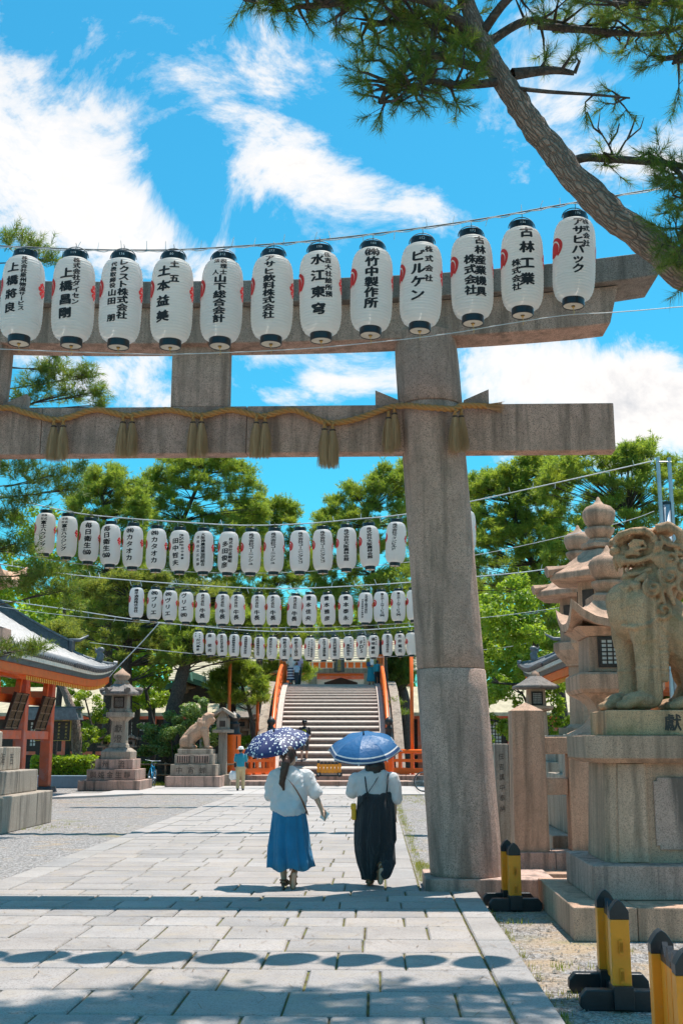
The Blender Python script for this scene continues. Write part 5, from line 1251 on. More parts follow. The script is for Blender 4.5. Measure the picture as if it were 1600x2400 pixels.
# ================================================================== SIDE GATES (left one large in view, right one a mirrored twin)
def side_gate(side, label):
    ox = -9.05 if side < 0 else 5.0
    t = thing('shrine_gate', (ox, 38.4, 0), label, 'gate', 'tiled side gates'); t.scale = (1 if side < 0 else -1, 1, 1)
    # local: eave line at x=0, roof rises towards -x; y from 0 (far corner) to -11
    EZ = 3.72
    def slope(x): q = -x / 4.2; return EZ + .18 + 2.55 * (q ** 1.22)
    xs = [0.0, -.5, -1.0, -1.6, -2.2, -2.9, -3.6, -4.2]
    y_in = lambda x: x * .72          # hip: far edge moves inwards going up
    lift_ = lambda y: .30 * max(0, 1 + y / 3.0) ** 2 * 1.0
    rows = []
    for x in xs:
        row = []
        for k in range(12): yy = y_in(x) + (-11.5 - y_in(x)) * (k / 11) ** 1.6; row.append((x, yy, slope(x) + lift_(yy) * (1 + x / 4.2)))
        rows.append(row)
    m = MB(); m.loft(rows, cap=False, closed=False)
    low = len(m.v); m.loft([[(a, b, c - .12) for a, b, c in r] for r in rows][::-1], cap=False, closed=False)
    rf = m.build('roof', 'tile', t, True)
    # far hip face
    m = MB(); ra = []; 
    for x in xs: ra.append([(x, y_in(x), slope(x) + lift_(y_in(x)) * (1 + x / 4.2)), (-8.4 - x, y_in(x), slope(x) + lift_(y_in(x)) * (1 + x / 4.2))])
    m.loft(ra, cap=False, closed=False); m.build('roof', 'tile', t, True)
    # round tile ribs running down the slope
    m = MB()
    for k in range(52):
        yy = -.14 - k * .215; x_top = max(-4.2, yy / .72) if yy > -3.024 else -4.2
        pts = [(x, yy, slope(x) + lift_(yy) * (1 + x / 4.2) + .03) for x in [x_top * q / 6 for q in range(7)]]
        pts[0] = (.06, yy, pts[0][2] - .02); m.tube(pts, [.062] + [.05] * 6, 6)
    rb = m.build('round_tiles', 'tile', t, True); rb['kind'] = 'stuff'; rb.parent = rf
    # tile end caps along the eave, each a tube end
    for k in range(24): yy = -.14 - k * .215; o = MB().tube([(.05, yy, slope(0) + lift_(yy) + .008), (.115, yy, slope(0) + lift_(yy) - .01)], .082, 10).build('tile_end', 'tile_dark', rf)
    # hip ridge
    hp = [(x, y_in(x), slope(x) + lift_(y_in(x)) * (1 + x / 4.2)) for x in [-4.2 * q / 10 for q in range(11)]]
    up_ = [p for p in hp if p[0] <= -.95]
    for i, (dz, w, hh, mt) in enumerate(((.0, .17, .10, 'tile_dark'), (.102, .15, .08, 'tile_dark'), (.184, .13, .08, 'tile_dark'), (.266, .11, .08, 'tile_dark'), (.348, .14, .07, 'tile'))):
        rings = []
        for (x, y, z) in up_: d = Vector((.58, -.81, 0)); c = Vector((x, y, z)); rings.append([c + d * -w + Vector((0, 0, dz)), c + d * w + Vector((0, 0, dz)), c + d * w + Vector((0, 0, dz + hh)), c + d * -w + Vector((0, 0, dz + hh))])
        MB().loft(rings).build('ridge_course', mt, rf)
    e = up_[0]; MB().tube([(e[0] - .05, e[1], e[2] + .42), (e[0] + .25, e[1] + .2, e[2] + .45), (e[0] + .5, e[1] + .36, e[2] + .62)], [.07, .06, .03], 8).build('ridge_horn', 'tile', rf, True)
    bx('ridge_end_tile', 'tile_dark', rf, e[0] - .02, e[0] + .10, e[1] - .22, e[1] + .22, e[2] - .02, e[2] + .42, .03)
    MB().tube([(p[0], p[1], p[2] + .05) for p in hp[:4]], .075, 8).build('hip_tile', 'tile', rf, True)
    m = MB(); c = hp[1]; m.cap((c[0], c[1], c[2] + .1), (c[0] + .02, c[1], c[2] + .36), .11, .09); m.ell((c[0] + .05, c[1], c[2] + .47), (.13, .1, .1)); m.cap((c[0] - .1, c[1], c[2] + .4), (c[0] - .16, c[1], c[2] + .55), .05, .02); m.cap((c[0] + .1, c[1], c[2] + .12), (c[0] + .14, c[1], c[2] + .3), .05, .04); blobmesh(m, 'roof_beast', 'tile', rf, .025, 3)
    MB().tube([(.0, .02, slope(0) + .36), (.12, .06, slope(0) + .35)], .13, 12).build('corner_tile', 'tile', rf)
    # layered eave: grey board, plaster line, dark board, vermilion fascia, rafters with yellow ends
    def strip(name, mat, x0, x1, z0, z1, y1=-11.5):
        rings = []
        for k in range(12): yy = .02 + (y1 - .02) * (k / 11) ** 1.6; l = lift_(yy); rings.append([(x0, yy, z0 + l), (x1, yy, z0 + l), (x1, yy, z1 + l), (x0, yy, z1 + l)])
        return MB().loft(rings).build(name, mat, t)
    strip('eave_board', 'plaster', -.45, .0, EZ + .02, EZ + .13); strip('eave_board', 'tile_dark', -.5, -.05, EZ - .12, EZ + .015); strip('fascia', 'vermilion', -.42, -.12, EZ - .34, EZ - .125)
    for k in range(44):
        yy = -.3 - k * .2; l = lift_(yy); o = MB().add([(-.2, yy - .05, EZ - .47 + l), (-.2, yy + .05, EZ - .47 + l), (-.2, yy + .05, EZ - .35 + l), (-.2, yy - .05, EZ - .35 + l), (-2.2, yy - .05, EZ + .25 + l), (-2.2, yy + .05, EZ + .25 + l), (-2.2, yy + .05, EZ + .37 + l), (-2.2, yy - .05, EZ + .37 + l)], [(3, 2, 1, 0), (4, 5, 6, 7), (0, 1, 5, 4), (1, 2, 6, 5), (2, 3, 7, 6), (3, 0, 4, 7)]).build('rafter', 'vermilion', t)
        bx('rafter_end', 'rafter', o, -.198, -.185, yy - .052, yy + .052, EZ - .47 + l, EZ - .352 + l)
    m = MB(); m.add([(-.12, .0, EZ - .38 + .3), (-.12, -.02, EZ - .02 + .3), (-.55, -.4, EZ - .1 + .3), (-.55, -.4, EZ - .62 + .3), (-.30, .1, EZ - .5 + .3), (-.12, .12, EZ + .28), (-.6, -.25, EZ + .2), (-.6, -.25, EZ - .35)], [(0, 1, 2, 3), (4, 7, 6, 5), (0, 4, 5, 1), (3, 7, 4, 0), (1, 5, 6, 2), (2, 6, 7, 3)]); m.build('corner_rafter', 'vermilion', t)
    # pillars, beams, boards
    px_ = -1.85
    for i, yy in enumerate((-1.1, -3.95, -6.8, -9.6)):
        ft = MB().sqloft([(.34, 0), (.30, .20)], (px_, yy, 0)).build('pillar_foot', 'tile_dark', t, bevel=.02)
        o = MB().bbx(px_ - .17, px_ + .17, yy - .17, yy + .17, .202, 4.05).build('pillar', 'vermilion_faded', t, bevel=.03)
        o2 = MB().bbx(px_ - 3.5, px_ - 3.2, yy - .15, yy + .15, .0, 4.05).build('pillar', 'vermilion_faded', t, bevel=.03)
        bx('tie_beam', 'vermilion', t, px_ - 3.1, px_ - .2, yy - .1, yy + .1, 3.0, 3.3)
        br_ = MB().tube([(px_ + .17, yy, 3.75), (px_ + .5, yy, 3.85), (px_ + .8, yy, 4.1)], [.13, .1, .06], 6).build('bracket', 'vermilion', t)
    for yy in (-2.52, -5.37, -8.2):
        bx('head_beam', 'vermilion', t, px_ - .12, px_ + .12, yy - 1.24, yy + 1.24, 3.52, 3.90, .015); bx('waist_beam', 'vermilion', t, px_ - .10, px_ + .10, yy - 1.24, yy + 1.24, 2.78, 3.02, .015); bx('lower_beam', 'vermilion_faded', t, px_ - .10, px_ + .10, yy - 1.24, yy + 1.24, 1.72, 1.98, .015)
        for s in (-1, 1): MB().box((px_, yy + s * .98, 3.28), (.16, .14, .62), 0, s * -.32).build('brace', 'vermilion', t)
        # propped slanting grille board
        g = bpy.data.objects.new('grille_board', None); COL.objects.link(g); g.parent = t; g.location = (px_ + .12, yy + .05, 2.02); g.rotation_euler = (0, R(16), 0); g.scale = (.8, .72, .62)
        for k in range(3): bx('stile', 'darkwood', g, -.05, .05, -.85 + k * .8, -.75 + k * .8, 0, 1.75)
        for k in range(5): bx('crosspiece', 'wood', g, -.04, .04, -.8, .8, .02 + k * .41, .09 + k * .41)
        m = MB()
        for k in range(24): m.bbx(-.015, .015, -.78 + k * .068, -.75 + k * .068, .02, 1.70)
        m.build('bars', 'wood', g); bx('backing', 'darkwood', g, -.06, -.045, -.84, .84, 0.01, 1.74)
    bx('back_wall', 'darkwood', t, px_ - 3.05, px_ - 2.95, -9.8, -.8, .4, 3.5)
    return t
side_gate(-1, 'vermilion side gate with grey tiled roof at the left edge')
side_gate(1, 'tiled roof corner of the matching gate beyond the stone fence, right')

# ================================================================== BUILDINGS BEHIND
# pavilion with green copper roof
pv = at(430, 1700, 54); gp = thing('pavilion', (pv.x, 54, 0), 'open pavilion with dark green copper gable roof behind the pines', 'pavilion')
Zp = lambda v: at(430, v, 54).z; hp_ = lambda u: (u - 448) / 2600 * 54 * .98; ofs = at(448, 1600, 54).x - pv.x
def roofside(s):
    prof = [(0, Zp(1590)), (.7, Zp(1600)), (1.3, Zp(1612)), (2.0, Zp(1622)), (2.35, Zp(1626))] if s > 0 else [(0, Zp(1590)), (-.5, Zp(1600)), (-1.0, Zp(1611)), (-1.9, Zp(1624)), (-2.6, Zp(1630)), (-3.1, Zp(1632))]
    rings = [[(ofs + x, -1.6, z), (ofs + x, 3.5, z), (ofs + x, 3.5, z - .24), (ofs + x, -1.6, z - .24)] for x, z in prof]
    o = MB().loft(rings).build('roof', 'copper', gp)
    for k in range(len(prof) * 3): pass
    return o
rs = roofside(1); roofside(-1)
MB().bbx(ofs - .2, ofs + .2, -1.75, 3.6, Zp(1590) - .05, Zp(1590) + .28).build('ridge', 'copper', gp, bevel=.04); MB().sqloft([(.38, Zp(1590) - .25), (.30, Zp(1590) + .1), (.2, Zp(1590) + .5), (.22, Zp(1590) + .55)], (ofs, -1.8, 0)).build('ridge_ornament', 'copper', gp, bevel=.04)
MB().prism([(ofs - 2.9, Zp(1636) - .3), (ofs + 2.2, Zp(1636) - .3), (ofs + 2.1, Zp(1630)), (ofs, Zp(1598)), (ofs - 2.0, Zp(1630))], -1.2, -1.1).build('gable', 'darkwood', gp); m = MB(); m.ell((ofs, -1.25, Zp(1614)), (.45, .08, .12)); m.ell((ofs, -1.26, Zp(1616)), (.15, .08, .25)); m.build('gable_carving', 'wood', gp, True)
for x in (-2.4, 1.7): bx('post', 'darkwood', gp, ofs + x - .15, ofs + x + .15, -1.1, -.8, 0, Zp(1634)); bx('post', 'darkwood', gp, ofs + x - .15, ofs + x + .15, 2.6, 2.9, 0, Zp(1634))
MB().lathe([(.17, 0), (.17, Zp(1645))], 14, (ofs + .75, -.6, 0)).build('post', 'stone_pale', gp, True)
bx('low_wall', 'darkwood', gp, ofs - 3, ofs + 2.2, 2.0, 2.15, 0, 2.2)
# long corridor with red posts and white lattice
pcor = thing('corridor', (0, 66, 0), 'long vermilion corridor with lattice windows seen between the pines', 'building')
for k in range(22):
    x = -26 + k * 2.6
    bx('post', 'vermilion_faded', pcor, x - .16, x + .16, -.16, .16, 0, 3.3)
    if k % 2 == 0: lattice(pcor, x + .5, x + 2.1, 1.4, 2.8, .02, 9, 7, th=.05)
bx('wall', 'darkwood', pcor, -26, 31, .06, .3, 0, 3.4); bx('beam', 'vermilion_faded', pcor, -26, 31, -.1, .055, 2.95, 3.25); bx('beam', 'vermilion_faded', pcor, -26, 31, -.1, .055, .9, 1.1)
MB().add([(-27, -1.4, 3.3), (32, -1.4, 3.3), (32, 1.6, 4.9), (-27, 1.6, 4.9), (-27, -1.4, 3.1), (32, -1.4, 3.1), (32, 1.6, 4.7), (-27, 1.6, 4.7)], [(0, 1, 2, 3), (4, 7, 6, 5), (0, 4, 5, 1), (1, 5, 6, 2), (2, 6, 7, 3), (3, 7, 4, 0)]).build('roof', 'thatch', pcor)
# great hall roofs (pale bark shingles)
def hall(u0, u1, vt, vb_, Y, label, rise):
    a = at(u0, vb_, Y); b = at(u1, vb_, Y); top = at(u0, vt, Y + 3).z; t = thing('shrine_hall', ((a.x + b.x) / 2, Y, 0), label, 'building'); w = (b.x - a.x) / 2; zb2 = a.z
    nrow = 14
    for k in range(nrow):
        f0, f1 = k / nrow, (k + 1) / nrow; z = lambda f: zb2 + (top - zb2) * (f ** .92); y = lambda f: f * 3.6
        MB().add([(-w, y(f0) - .10, z(f0)), (w, y(f0) - .10, z(f0)), (w, y(f1), z(f1) + .02), (-w, y(f1), z(f1) + .02), (-w, y(f0) - .10, z(f0) - .10), (w, y(f0) - .10, z(f0) - .10), (w, y(f1), z(f1) - .2), (-w, y(f1), z(f1) - .2)], [(0, 1, 2, 3), (4, 7, 6, 5), (0, 4, 5, 1), (1, 5, 6, 2), (3, 7, 4, 0)]).build('shingle_course', 'thatch', t)
    bx('ridge', 'tile_dark', t, -w - .2, w + .2, 3.3, 4.1, top - .1, top + .5); bx('wall', 'plaster', t, -w + .7, w - .7, 1.4, 6, 0, zb2 + .7); bx('beam', 'vermilion_faded', t, -w + .5, w - .5, 1.2, 1.39, zb2 - .7, zb2 - .2)
    n = int(2 * w / 3) + 1
    for k in range(n + 1): x = -w + .8 + (2 * w - 1.6) * k / n; bx('post', 'vermilion_faded', t, x - .18, x + .18, 1.0, 1.36, 0, zb2 - .2)
hall(395, 530, 1535, 1592, 78, 'pale shingled shrine roof left of the lanterns, behind the pavilion', 1)
hall(560, 980, 1490, 1570, 92, 'pale shingled shrine roof behind the farthest lanterns', 1)
# inner gate with plaque behind the crest of the bridge
pg = at(795, 1590, 74); ig = thing('inner_gate', (pg.x, 74, 0), 'inner gate with pale stone posts and a dark name plaque beyond the bridge', 'gate')
Zi = lambda v: at(795, v, 74).z; hi = lambda px: px / 2600 * 74 * .985
for u in (-63, 68): bx('post', 'stone_pale', ig, hi(u) - hi(10), hi(u) + hi(10), -.3, .3, 0, Zi(1578), .03)
bx('lintel', 'stone_pale', ig, -hi(78), hi(82), -.28, .28, Zi(1578) + .002, Zi(1566), .03); bx('tie_beam', 'vermilion', ig, -hi(50), hi(55), -.1, .1, Zi(1584), Zi(1579.5)); bx('upper_frieze', 'vermilion', ig, -hi(70), hi(75), .3, .5, Zi(1566), Zi(1551))
for k in range(9): bx('frieze_strut', 'plaster', ig, -hi(66) + k * hi(16.5), -hi(62) + k * hi(16.5), .26, .30, Zi(1565), Zi(1552))
MB().prism([(-hi(38), 0.1), (hi(42), 0.1), (hi(42), Zi(1597)), (hi(2), Zi(1585)), (-hi(38), Zi(1597))], 1.4, 1.5).build('dark_gable', 'darkwood', ig)
pq = bpy.data.objects.new('plaque', None); COL.objects.link(pq); pq.parent = ig; pq.location = (0, -.36, Zi(1559))
MB().box((0, 0, 0), (hi(25), .08, hi(34))).build('plaque_frame', 'tile_dark', pq, bevel=.03); MB().box((0, -.045, 0), (hi(16), .03, hi(27))).build('plaque_field', 'tile', pq)
m = MB(); write_col(m, '住吉神社', 0, hi(13), .24, .245 * hi(27) / 1.0, lambda x, z: (x, -.064, z), .04); m.build('lettering', 'gold', pq)
# dark boundary walls to close the wood behind
bx('precinct_wall', 'plaster', None, -60, -14, 70, 70.5, 0, 3.0); bpy.data.objects['precinct_wall']['label'] = 'long pale precinct wall behind the left pines'; bpy.data.objects['precinct_wall']['category'] = 'wall'
o = bx('precinct_wall', 'plaster', None, 12, 60, 64, 64.5, 0, 3.0); tag(o, 'long pale precinct wall behind the right trees', 'wall')

# notice boards in the shade beside the left gate
nbp = at(140, 1800, 43.5); wb = thing('wooden_notice_board', (nbp.x, 43.5, 0), 'dark roofed wooden notice board on posts beside the red gate', 'sign')
Zn = lambda v: at(140, v, 43.5).z
bx('board', 'darkwood', wb, -1.0, .35, -.06, .06, Zn(1735), Zn(1690)); bx('gold_frame', 'gold', wb, -1.02, .37, -.05, .05, Zn(1735) - .02, Zn(1690) + .02); MB().prism([(-1.4, Zn(1690) + .05), (.75, Zn(1690) + .05), (.62, Zn(1663)), (.7, Zn(1660)), (-1.4, Zn(1660))], -.4, .4).build('roof', 'tile', wb); bx('ridge', 'tile_dark', wb, -1.5, .8, -.2, .2, Zn(1660) + .002, Zn(1656))
for x in (-.9, .25): bx('post', 'darkwood', wb, x - .09, x + .09, .065, .2, 0, Zn(1690))
m = MB()
for k in range(4): write_col(m, '御神事案内', .2 - k * .28, Zn(1694), .09, .13, lambda x, z: (x, -.063, z), .02)
m.build('writing', 'gold', wb)
kb_ = bx('kerb', 'bluepaint', None, -13.5, -9.7, 41.6, 42.1, -.03, .42, .02); tag(kb_, 'blue-grey painted concrete kerb in front of the hedge', 'kerb')
# bamboo rail
bf = thing('bamboo_fence', (-8.6, 44.2, 0), 'low bamboo rail fence in front of the shrubs', 'fence')
for z in (.78, .38): MB().tube([(-4, 0, z), (3.4, 0, z)], .035, 8).build('rail', 'wood', bf, True)
for k in range(6): MB().tube([(-3.8 + k * 1.4, 0.05, -.03), (-3.8 + k * 1.4, .05, .86)], .04, 8).build('stake', 'wood', bf, True)
# boulder
def boulder(x, y, r, label, seed):
    m = MB(); m.ell((0, 0, r * .5), (r * 1.2, r, r * .75), 14, 9)
    for v in m.v: v += v.normalized() * fbm(v + Vector((seed, 0, 0)), 2.2) * r * .25
    o = m.build('boulder', 'stone_pale', None, True, loc=(x, y, -.03)); tag(o, label, 'rock')
pb2 = gr(388, 1825); boulder(pb2.x, 44.6, .33, 'rounded grey boulder in the grass behind the bicycle', 1)
# ================================================================== TREES
import numpy as np
def tri_mesh(name, T, mat, parent=None):
    """T: (n,3,3) triangles"""
    n = len(T); me = bpy.data.meshes.new(name); me.vertices.add(n * 3); me.vertices.foreach_set('co', T.astype(np.float32).ravel())
    me.loops.add(n * 3); me.loops.foreach_set('vertex_index', np.arange(n * 3, dtype=np.int32)); me.polygons.add(n); me.polygons.foreach_set('loop_start', np.arange(0, n * 3, 3, dtype=np.int32))
    me.polygons.foreach_set('loop_total', np.full(n, 3, dtype=np.int32)); me.update(calc_edges=True); me.materials.append(M[mat])
    o = bpy.data.objects.new(name, me); COL.objects.link(o)
    if parent is not None: o.parent = parent
    return o
def unit(a): return a / np.maximum(np.linalg.norm(a, axis=-1, keepdims=True), 1e-9)
def tufts(rg, P, D, K, l0, l1, w, spread=(0.35, 1.25), stem=0.06):
    """needle tufts at P pointing along D -> triangles"""
    n = len(P); D = unit(D)
    rnd_ = unit(rg.normal(size=(n, K, 3))); Dk = D[:, None, :]
    perp = unit(rnd_ - (rnd_ * Dk).sum(-1, keepdims=True) * Dk)
    a = rg.uniform(spread[0], spread[1], (n, K, 1)); d = Dk * np.cos(a) + perp * np.sin(a)
    b = P[:, None, :] + Dk * rg.uniform(-stem, stem, (n, K, 1)); L = rg.uniform(l0, l1, (n, K, 1))
    s = unit(np.cross(d, unit(rg.normal(size=(n, K, 3))))) * w
    tip = b + d * L; tip[..., 2] -= (L[..., 0] * .08)
    return np.stack([b - s, b + s, tip], axis=2).reshape(-1, 3, 3)
def leaves(rg, P, N, size, w=.55):
    """leaf rhombs: two triangles each"""
    n = len(P); t = unit(np.cross(N, rg.normal(size=(n, 3)))); b = unit(np.cross(N, t)); L = size * rg.uniform(.7, 1.3, (n, 1)); W = L * w * .5
    p0 = P - t * L * .5; p1 = P + b * W; p2 = P + t * L * .5 - N * L * .12; p3 = P - b * W
    return np.concatenate([np.stack([p0, p1, p2], 1), np.stack([p0, p2, p3], 1)])
def trunk_mesh(name, pts, rad, mat, parent, n=12, seed=0, vs=1.0):
    pts = spline([Vector(p) for p in pts], 6); m = len(pts)
    rr = []; k = (len(rad) - 1) / (m - 1)
    for i in range(m): f = i * k; a = int(min(f, len(rad) - 2)); rr.append(rad[a] + (rad[a + 1] - rad[a]) * (f - a))
    mb = MB().tube(pts, rr, n); 
    for i, v in enumerate(mb.v):
        ring = min(i // n, m - 1); d = v - pts[ring]
        if d.length > 1e-6: v += d * (.16 * fbm(v * (.5 / max(rr[ring], .05)) + Vector((seed, 0, 0)), 1.0))
    o = mb.build(name, mat, parent, True); uv = o.data.uv_layers.new(name='UVMap'); s = [0.0]
    for i in range(1, m): s.append(s[-1] + (pts[i] - pts[i - 1]).length)
    for p in o.data.polygons:
        js = [o.data.loops[li].vertex_index % n for li in p.loop_indices]; wrap = max(js) - min(js) > n / 2
        for li, j in zip(p.loop_indices, js):
            vi = o.data.loops[li].vertex_index; r_i = min(vi // n, m - 1); jj = j + (n if wrap and j < n / 2 else 0)
            uv.data[li].uv = (jj / n * 2 * math.pi * rr[0] * 9 * vs, s[r_i] * 4.5 * vs)
    return o
def lerp_poly(pl, u):
    for (a, b), (c, d) in zip(pl, pl[1:]):
        if a <= u <= c: return b + (d - b) * (u - a) / max(c - a, 1e-6)
    return pl[0][1] if u < pl[0][0] else pl[-1][1]
def branch_web(pads, spine, parent, mat, r0, rs):
    mb = MB()
    for (c, rad) in pads:
        if rs.random() < .45: continue
        q = min(spine, key=lambda s: (Vector(s) - c).length + abs(s[2] - (c.z - .6)) * .8); q = Vector(q); mid = q.lerp(c, .5) + Vector((rs.uniform(-.2, .2), rs.uniform(-.2, .2), rs.uniform(-.05, .25))) * (c - q).length * .25
        pts = spline([q, mid, c], 3); mb.tube(pts, [r0 * (1 - .75 * i / (len(pts) - 1)) for i in range(len(pts))], 5, False)
        for k in range(3):
            e = c + Vector((rs.uniform(-1, 1), rs.uniform(-1, 1), rs.uniform(-.2, .6))) * rad * .8; mb.tube([mid.lerp(c, .6), c.lerp(e, .5) + Vector((0, 0, .05)), e], [r0 * .4, r0 * .25, r0 * .1], 4, False)
    mb.build('branches', mat, parent, True)
def pine(label, Y, top, bottom, trunk, mat='needle', npad=60, seed=1, dens=1.0, depth=3.0, padpx=(15, 14), K=12, needle=(.12, .23), w=.0145, r_tr=.24, bark_='bark_dark', extra=()):
    rs = random.Random(seed); rg = np.random.default_rng(seed)
    pads = []
    u0, u1 = top[0][0], top[-1][0]
    npad = int(npad * 3.4)
    for i in range(npad):
        u = rs.uniform(u0, u1); vt = lerp_poly(top, u); f = rs.random() ** 1.15 if i > npad * .2 else rs.uniform(-.09, .03)
        v = vt + padpx[1] * .8 + (bottom - vt) * f; k = rs.uniform(.65, 1.35)
        pads.append((u, v, padpx[0] * k, padpx[1] * k * rs.uniform(.85, 1.25), Y + rs.uniform(-depth, depth) * (.35 + .65 * f)))
    for e in extra: pads.append((e[0], e[1], e[2], e[3], Y + (e[4] if len(e) > 4 else 0)))
    base = at(*trunk[0], Y); bz = Vector((base.x, Y, -.03)); t = thing('pine_tree', bz, label, 'tree')
    T = []; pl = []
    for (u, v, ru, rv, y) in pads:
        c = at(u, v, y); sx = ru / FPX * y; sz = rv / FPX * y; pl.append((c - bz, sx))
        n = max(14, int(dens * 235 * (sx * sz * 1.0 + .065))); q = unit(rg.normal(size=(n, 3))) * (rg.random((n, 1)) ** .42) * (1 + .5 * (rg.random((n, 1)) < .18))
        q[:, 2] = np.where(q[:, 2] < -.25, -q[:, 2] * .7, q[:, 2])
        P = q * np.array([sx, sx * .9, sz]) + np.array(c - bz); D = q * np.array([.9, .9, .5]) + np.array([0, 0, .65]) + rg.normal(size=(n, 3)) * .4
        T.append(tufts(rg, P, D, K, needle[0], needle[1], w, stem=.14))
    tri_mesh('crown', np.concatenate(T), mat, t)
    tpts = [bz * 0] + [at(u, v, Y + dy) - bz for (u, v, *r) in trunk[1:] for dy in ((r[0] if r else 0),)]
    trunk_mesh('trunk', tpts, [r_tr * (1 - .7 * i / (len(tpts) - 1)) for i in range(len(tpts))], bark_, t, 10, seed)
    branch_web(pl, [tuple(p) for p in spline(tpts, 4)][3:], t, bark_, r_tr * (.16 if needle[0] > .13 else .11), rs)
    return t
pine('tall pine whose crown rises highest, left of the sky gap', 60, [(325, 1165), (370, 1105), (420, 1085), (500, 1076), (560, 1088), (600, 1150), (622, 1190)], 1470, [(300, 1780), (300, 1560), (322, 1430), (400, 1280), (450, 1170), (480, 1100)], npad=117, seed=1, dens=1.0)
pine('pine with layered crown behind the leftmost lanterns of the second row', 52, [(165, 1190), (225, 1120), (262, 1118), (300, 1140), (345, 1160)], 1500, [(250, 1780), (255, 1500), (250, 1300), (240, 1160)], npad=91, seed=2)
pine('pine filling the middle behind the third lantern row', 64, [(540, 1200), (600, 1195), (650, 1188), (690, 1205), (705, 1260), (740, 1330)], 1500, [(600, 1780), (610, 1500), (620, 1350), (640, 1220)], npad=83, seed=3)
pine('olive-toned pine above the tiled gate roof', 48, [(180, 1385), (230, 1370), (300, 1350), (360, 1345), (440, 1360), (500, 1380), (560, 1410)], 1545, [(290, 1790), (296, 1600), (300, 1480), (305, 1400)], 'needle_olive', 74, 4, 1.0, 2.0, r_tr=.34)
pine('pine behind the third lantern row, with a broad dark trunk above the left guardian', 46.5, [(395, 1470), (440, 1440), (520, 1430), (600, 1440), (640, 1470)], 1530, [(385, 1775), (408, 1660), (428, 1580), (452, 1500), (470, 1450)], npad=34, seed=5, depth=1.6, r_tr=.40, extra=((420, 1552, 40, 16, -.5), (385, 1540, 30, 16), (470, 1548, 40, 16)))
pine('pine right of the sky gap, left of the torii column', 58, [(736, 1262), (765, 1190), (800, 1160), (850, 1150), (880, 1135), (905, 1115), (965, 1105)], 1490, [(900, 1780), (900, 1560), (880, 1400), (860, 1200)], npad=96, seed=6)
pine('pine behind the upper part of the torii column', 62, [(930, 1110), (990, 1100), (1060, 1120), (1130, 1150)], 1440, [(1030, 1780), (1030, 1500), (1030, 1200)], npad=36, seed=7)
pine('pine with fine dark branches just right of the torii column', 46, [(1085, 1150), (1110, 1125), (1170, 1120), (1215, 1095), (1245, 1082), (1290, 1100), (1330, 1110)], 1400, [(1330, 1780), (1310, 1600), (1280, 1400), (1220, 1260), (1190, 1160)], npad=109, seed=8, dens=.9)
pine('broad pine behind the steel mast at the right edge', 43, [(1270, 1140), (1300, 1095), (1345, 1078), (1400, 1090), (1450, 1085), (1520, 1062), (1545, 1100), (1600, 1110), (1640, 1090)], 1520, [(1480, 1780), (1470, 1600), (1460, 1400), (1470, 1200)], npad=120, seed=9)
pine('low bright pine leaning over the pond left of the bridge', 48.5, [(490, 1590), (530, 1560), (560, 1545), (600, 1570), (622, 1600)], 1640, [(600, 1790), (590, 1690), (570, 1620), (560, 1580)], 'needle', 26, 10, 1.1, 1.0, (13, 10), r_tr=.12)
pine('pine leaning behind the bridge railing, just left of the torii column', 60, [(885, 1560), (910, 1540), (940, 1530), (962, 1530)], 1600, [(950, 1760), (948, 1660), (938, 1600), (915, 1545)], 'needle_near', 20, 11, 1.0, 1.0, (14, 11), r_tr=.42, extra=((925, 1650, 18, 12, -8), (940, 1672, 16, 10, -8)))
pine('pine beside the inner gate, left of its plaque', 66, [(580, 1560), (620, 1545), (680, 1540), (730, 1545)], 1590, [(600, 1760), (600, 1640), (640, 1560)], 'needle', 18, 12, 1.0, 1.0, (13, 10), r_tr=.3)
# slanting trunk behind the red gate
pine('pine with a slanting scaly trunk beside the red gate', 44.5, [(90, 1480), (130, 1460), (180, 1470)], 1520, [(188, 1780), (178, 1700), (160, 1640), (140, 1590), (120, 1520)], 'needle_olive', 16, 13, 1.0, 1.5, (16, 12), r_tr=.24, bark_='bark')
# darker near pine at the left edge
pine('nearer dark pine reaching in from the left edge beside the torii', 21.0, [(-70, 1150), (-40, 1120)], 1500, [(-330, 2050), (-330, 1500), (-300, 1000), (-260, 600)], 'needle_near', 3, 14, 1.15, .8, (50, 30), K=26, needle=(.12, .20), w=.0065, r_tr=.26,
     extra=((35, 565, 66, 26), (85, 580, 40, 22), (120, 612, 26, 18), (110, 870, 26, 26), (130, 835, 18, 30), (145, 880, 50, 34), (90, 905, 46, 30), (205, 885, 26, 30), (225, 925, 24, 20), (160, 925, 60, 26), (60, 940, 40, 20), (230, 955, 20, 10), (40, 1105, 60, 34), (105, 1130, 60, 34), (160, 1150, 46, 26), (60, 1175, 50, 34), (180, 1105, 36, 18), (20, 1220, 40, 40), (40, 1290, 50, 34), (110, 1350, 66, 30), (60, 1375, 60, 26), (150, 1385, 40, 24), (170, 1420, 30, 16), (40, 1530, 64, 24, 1.2), (90, 1520, 36, 16, 1.2)))
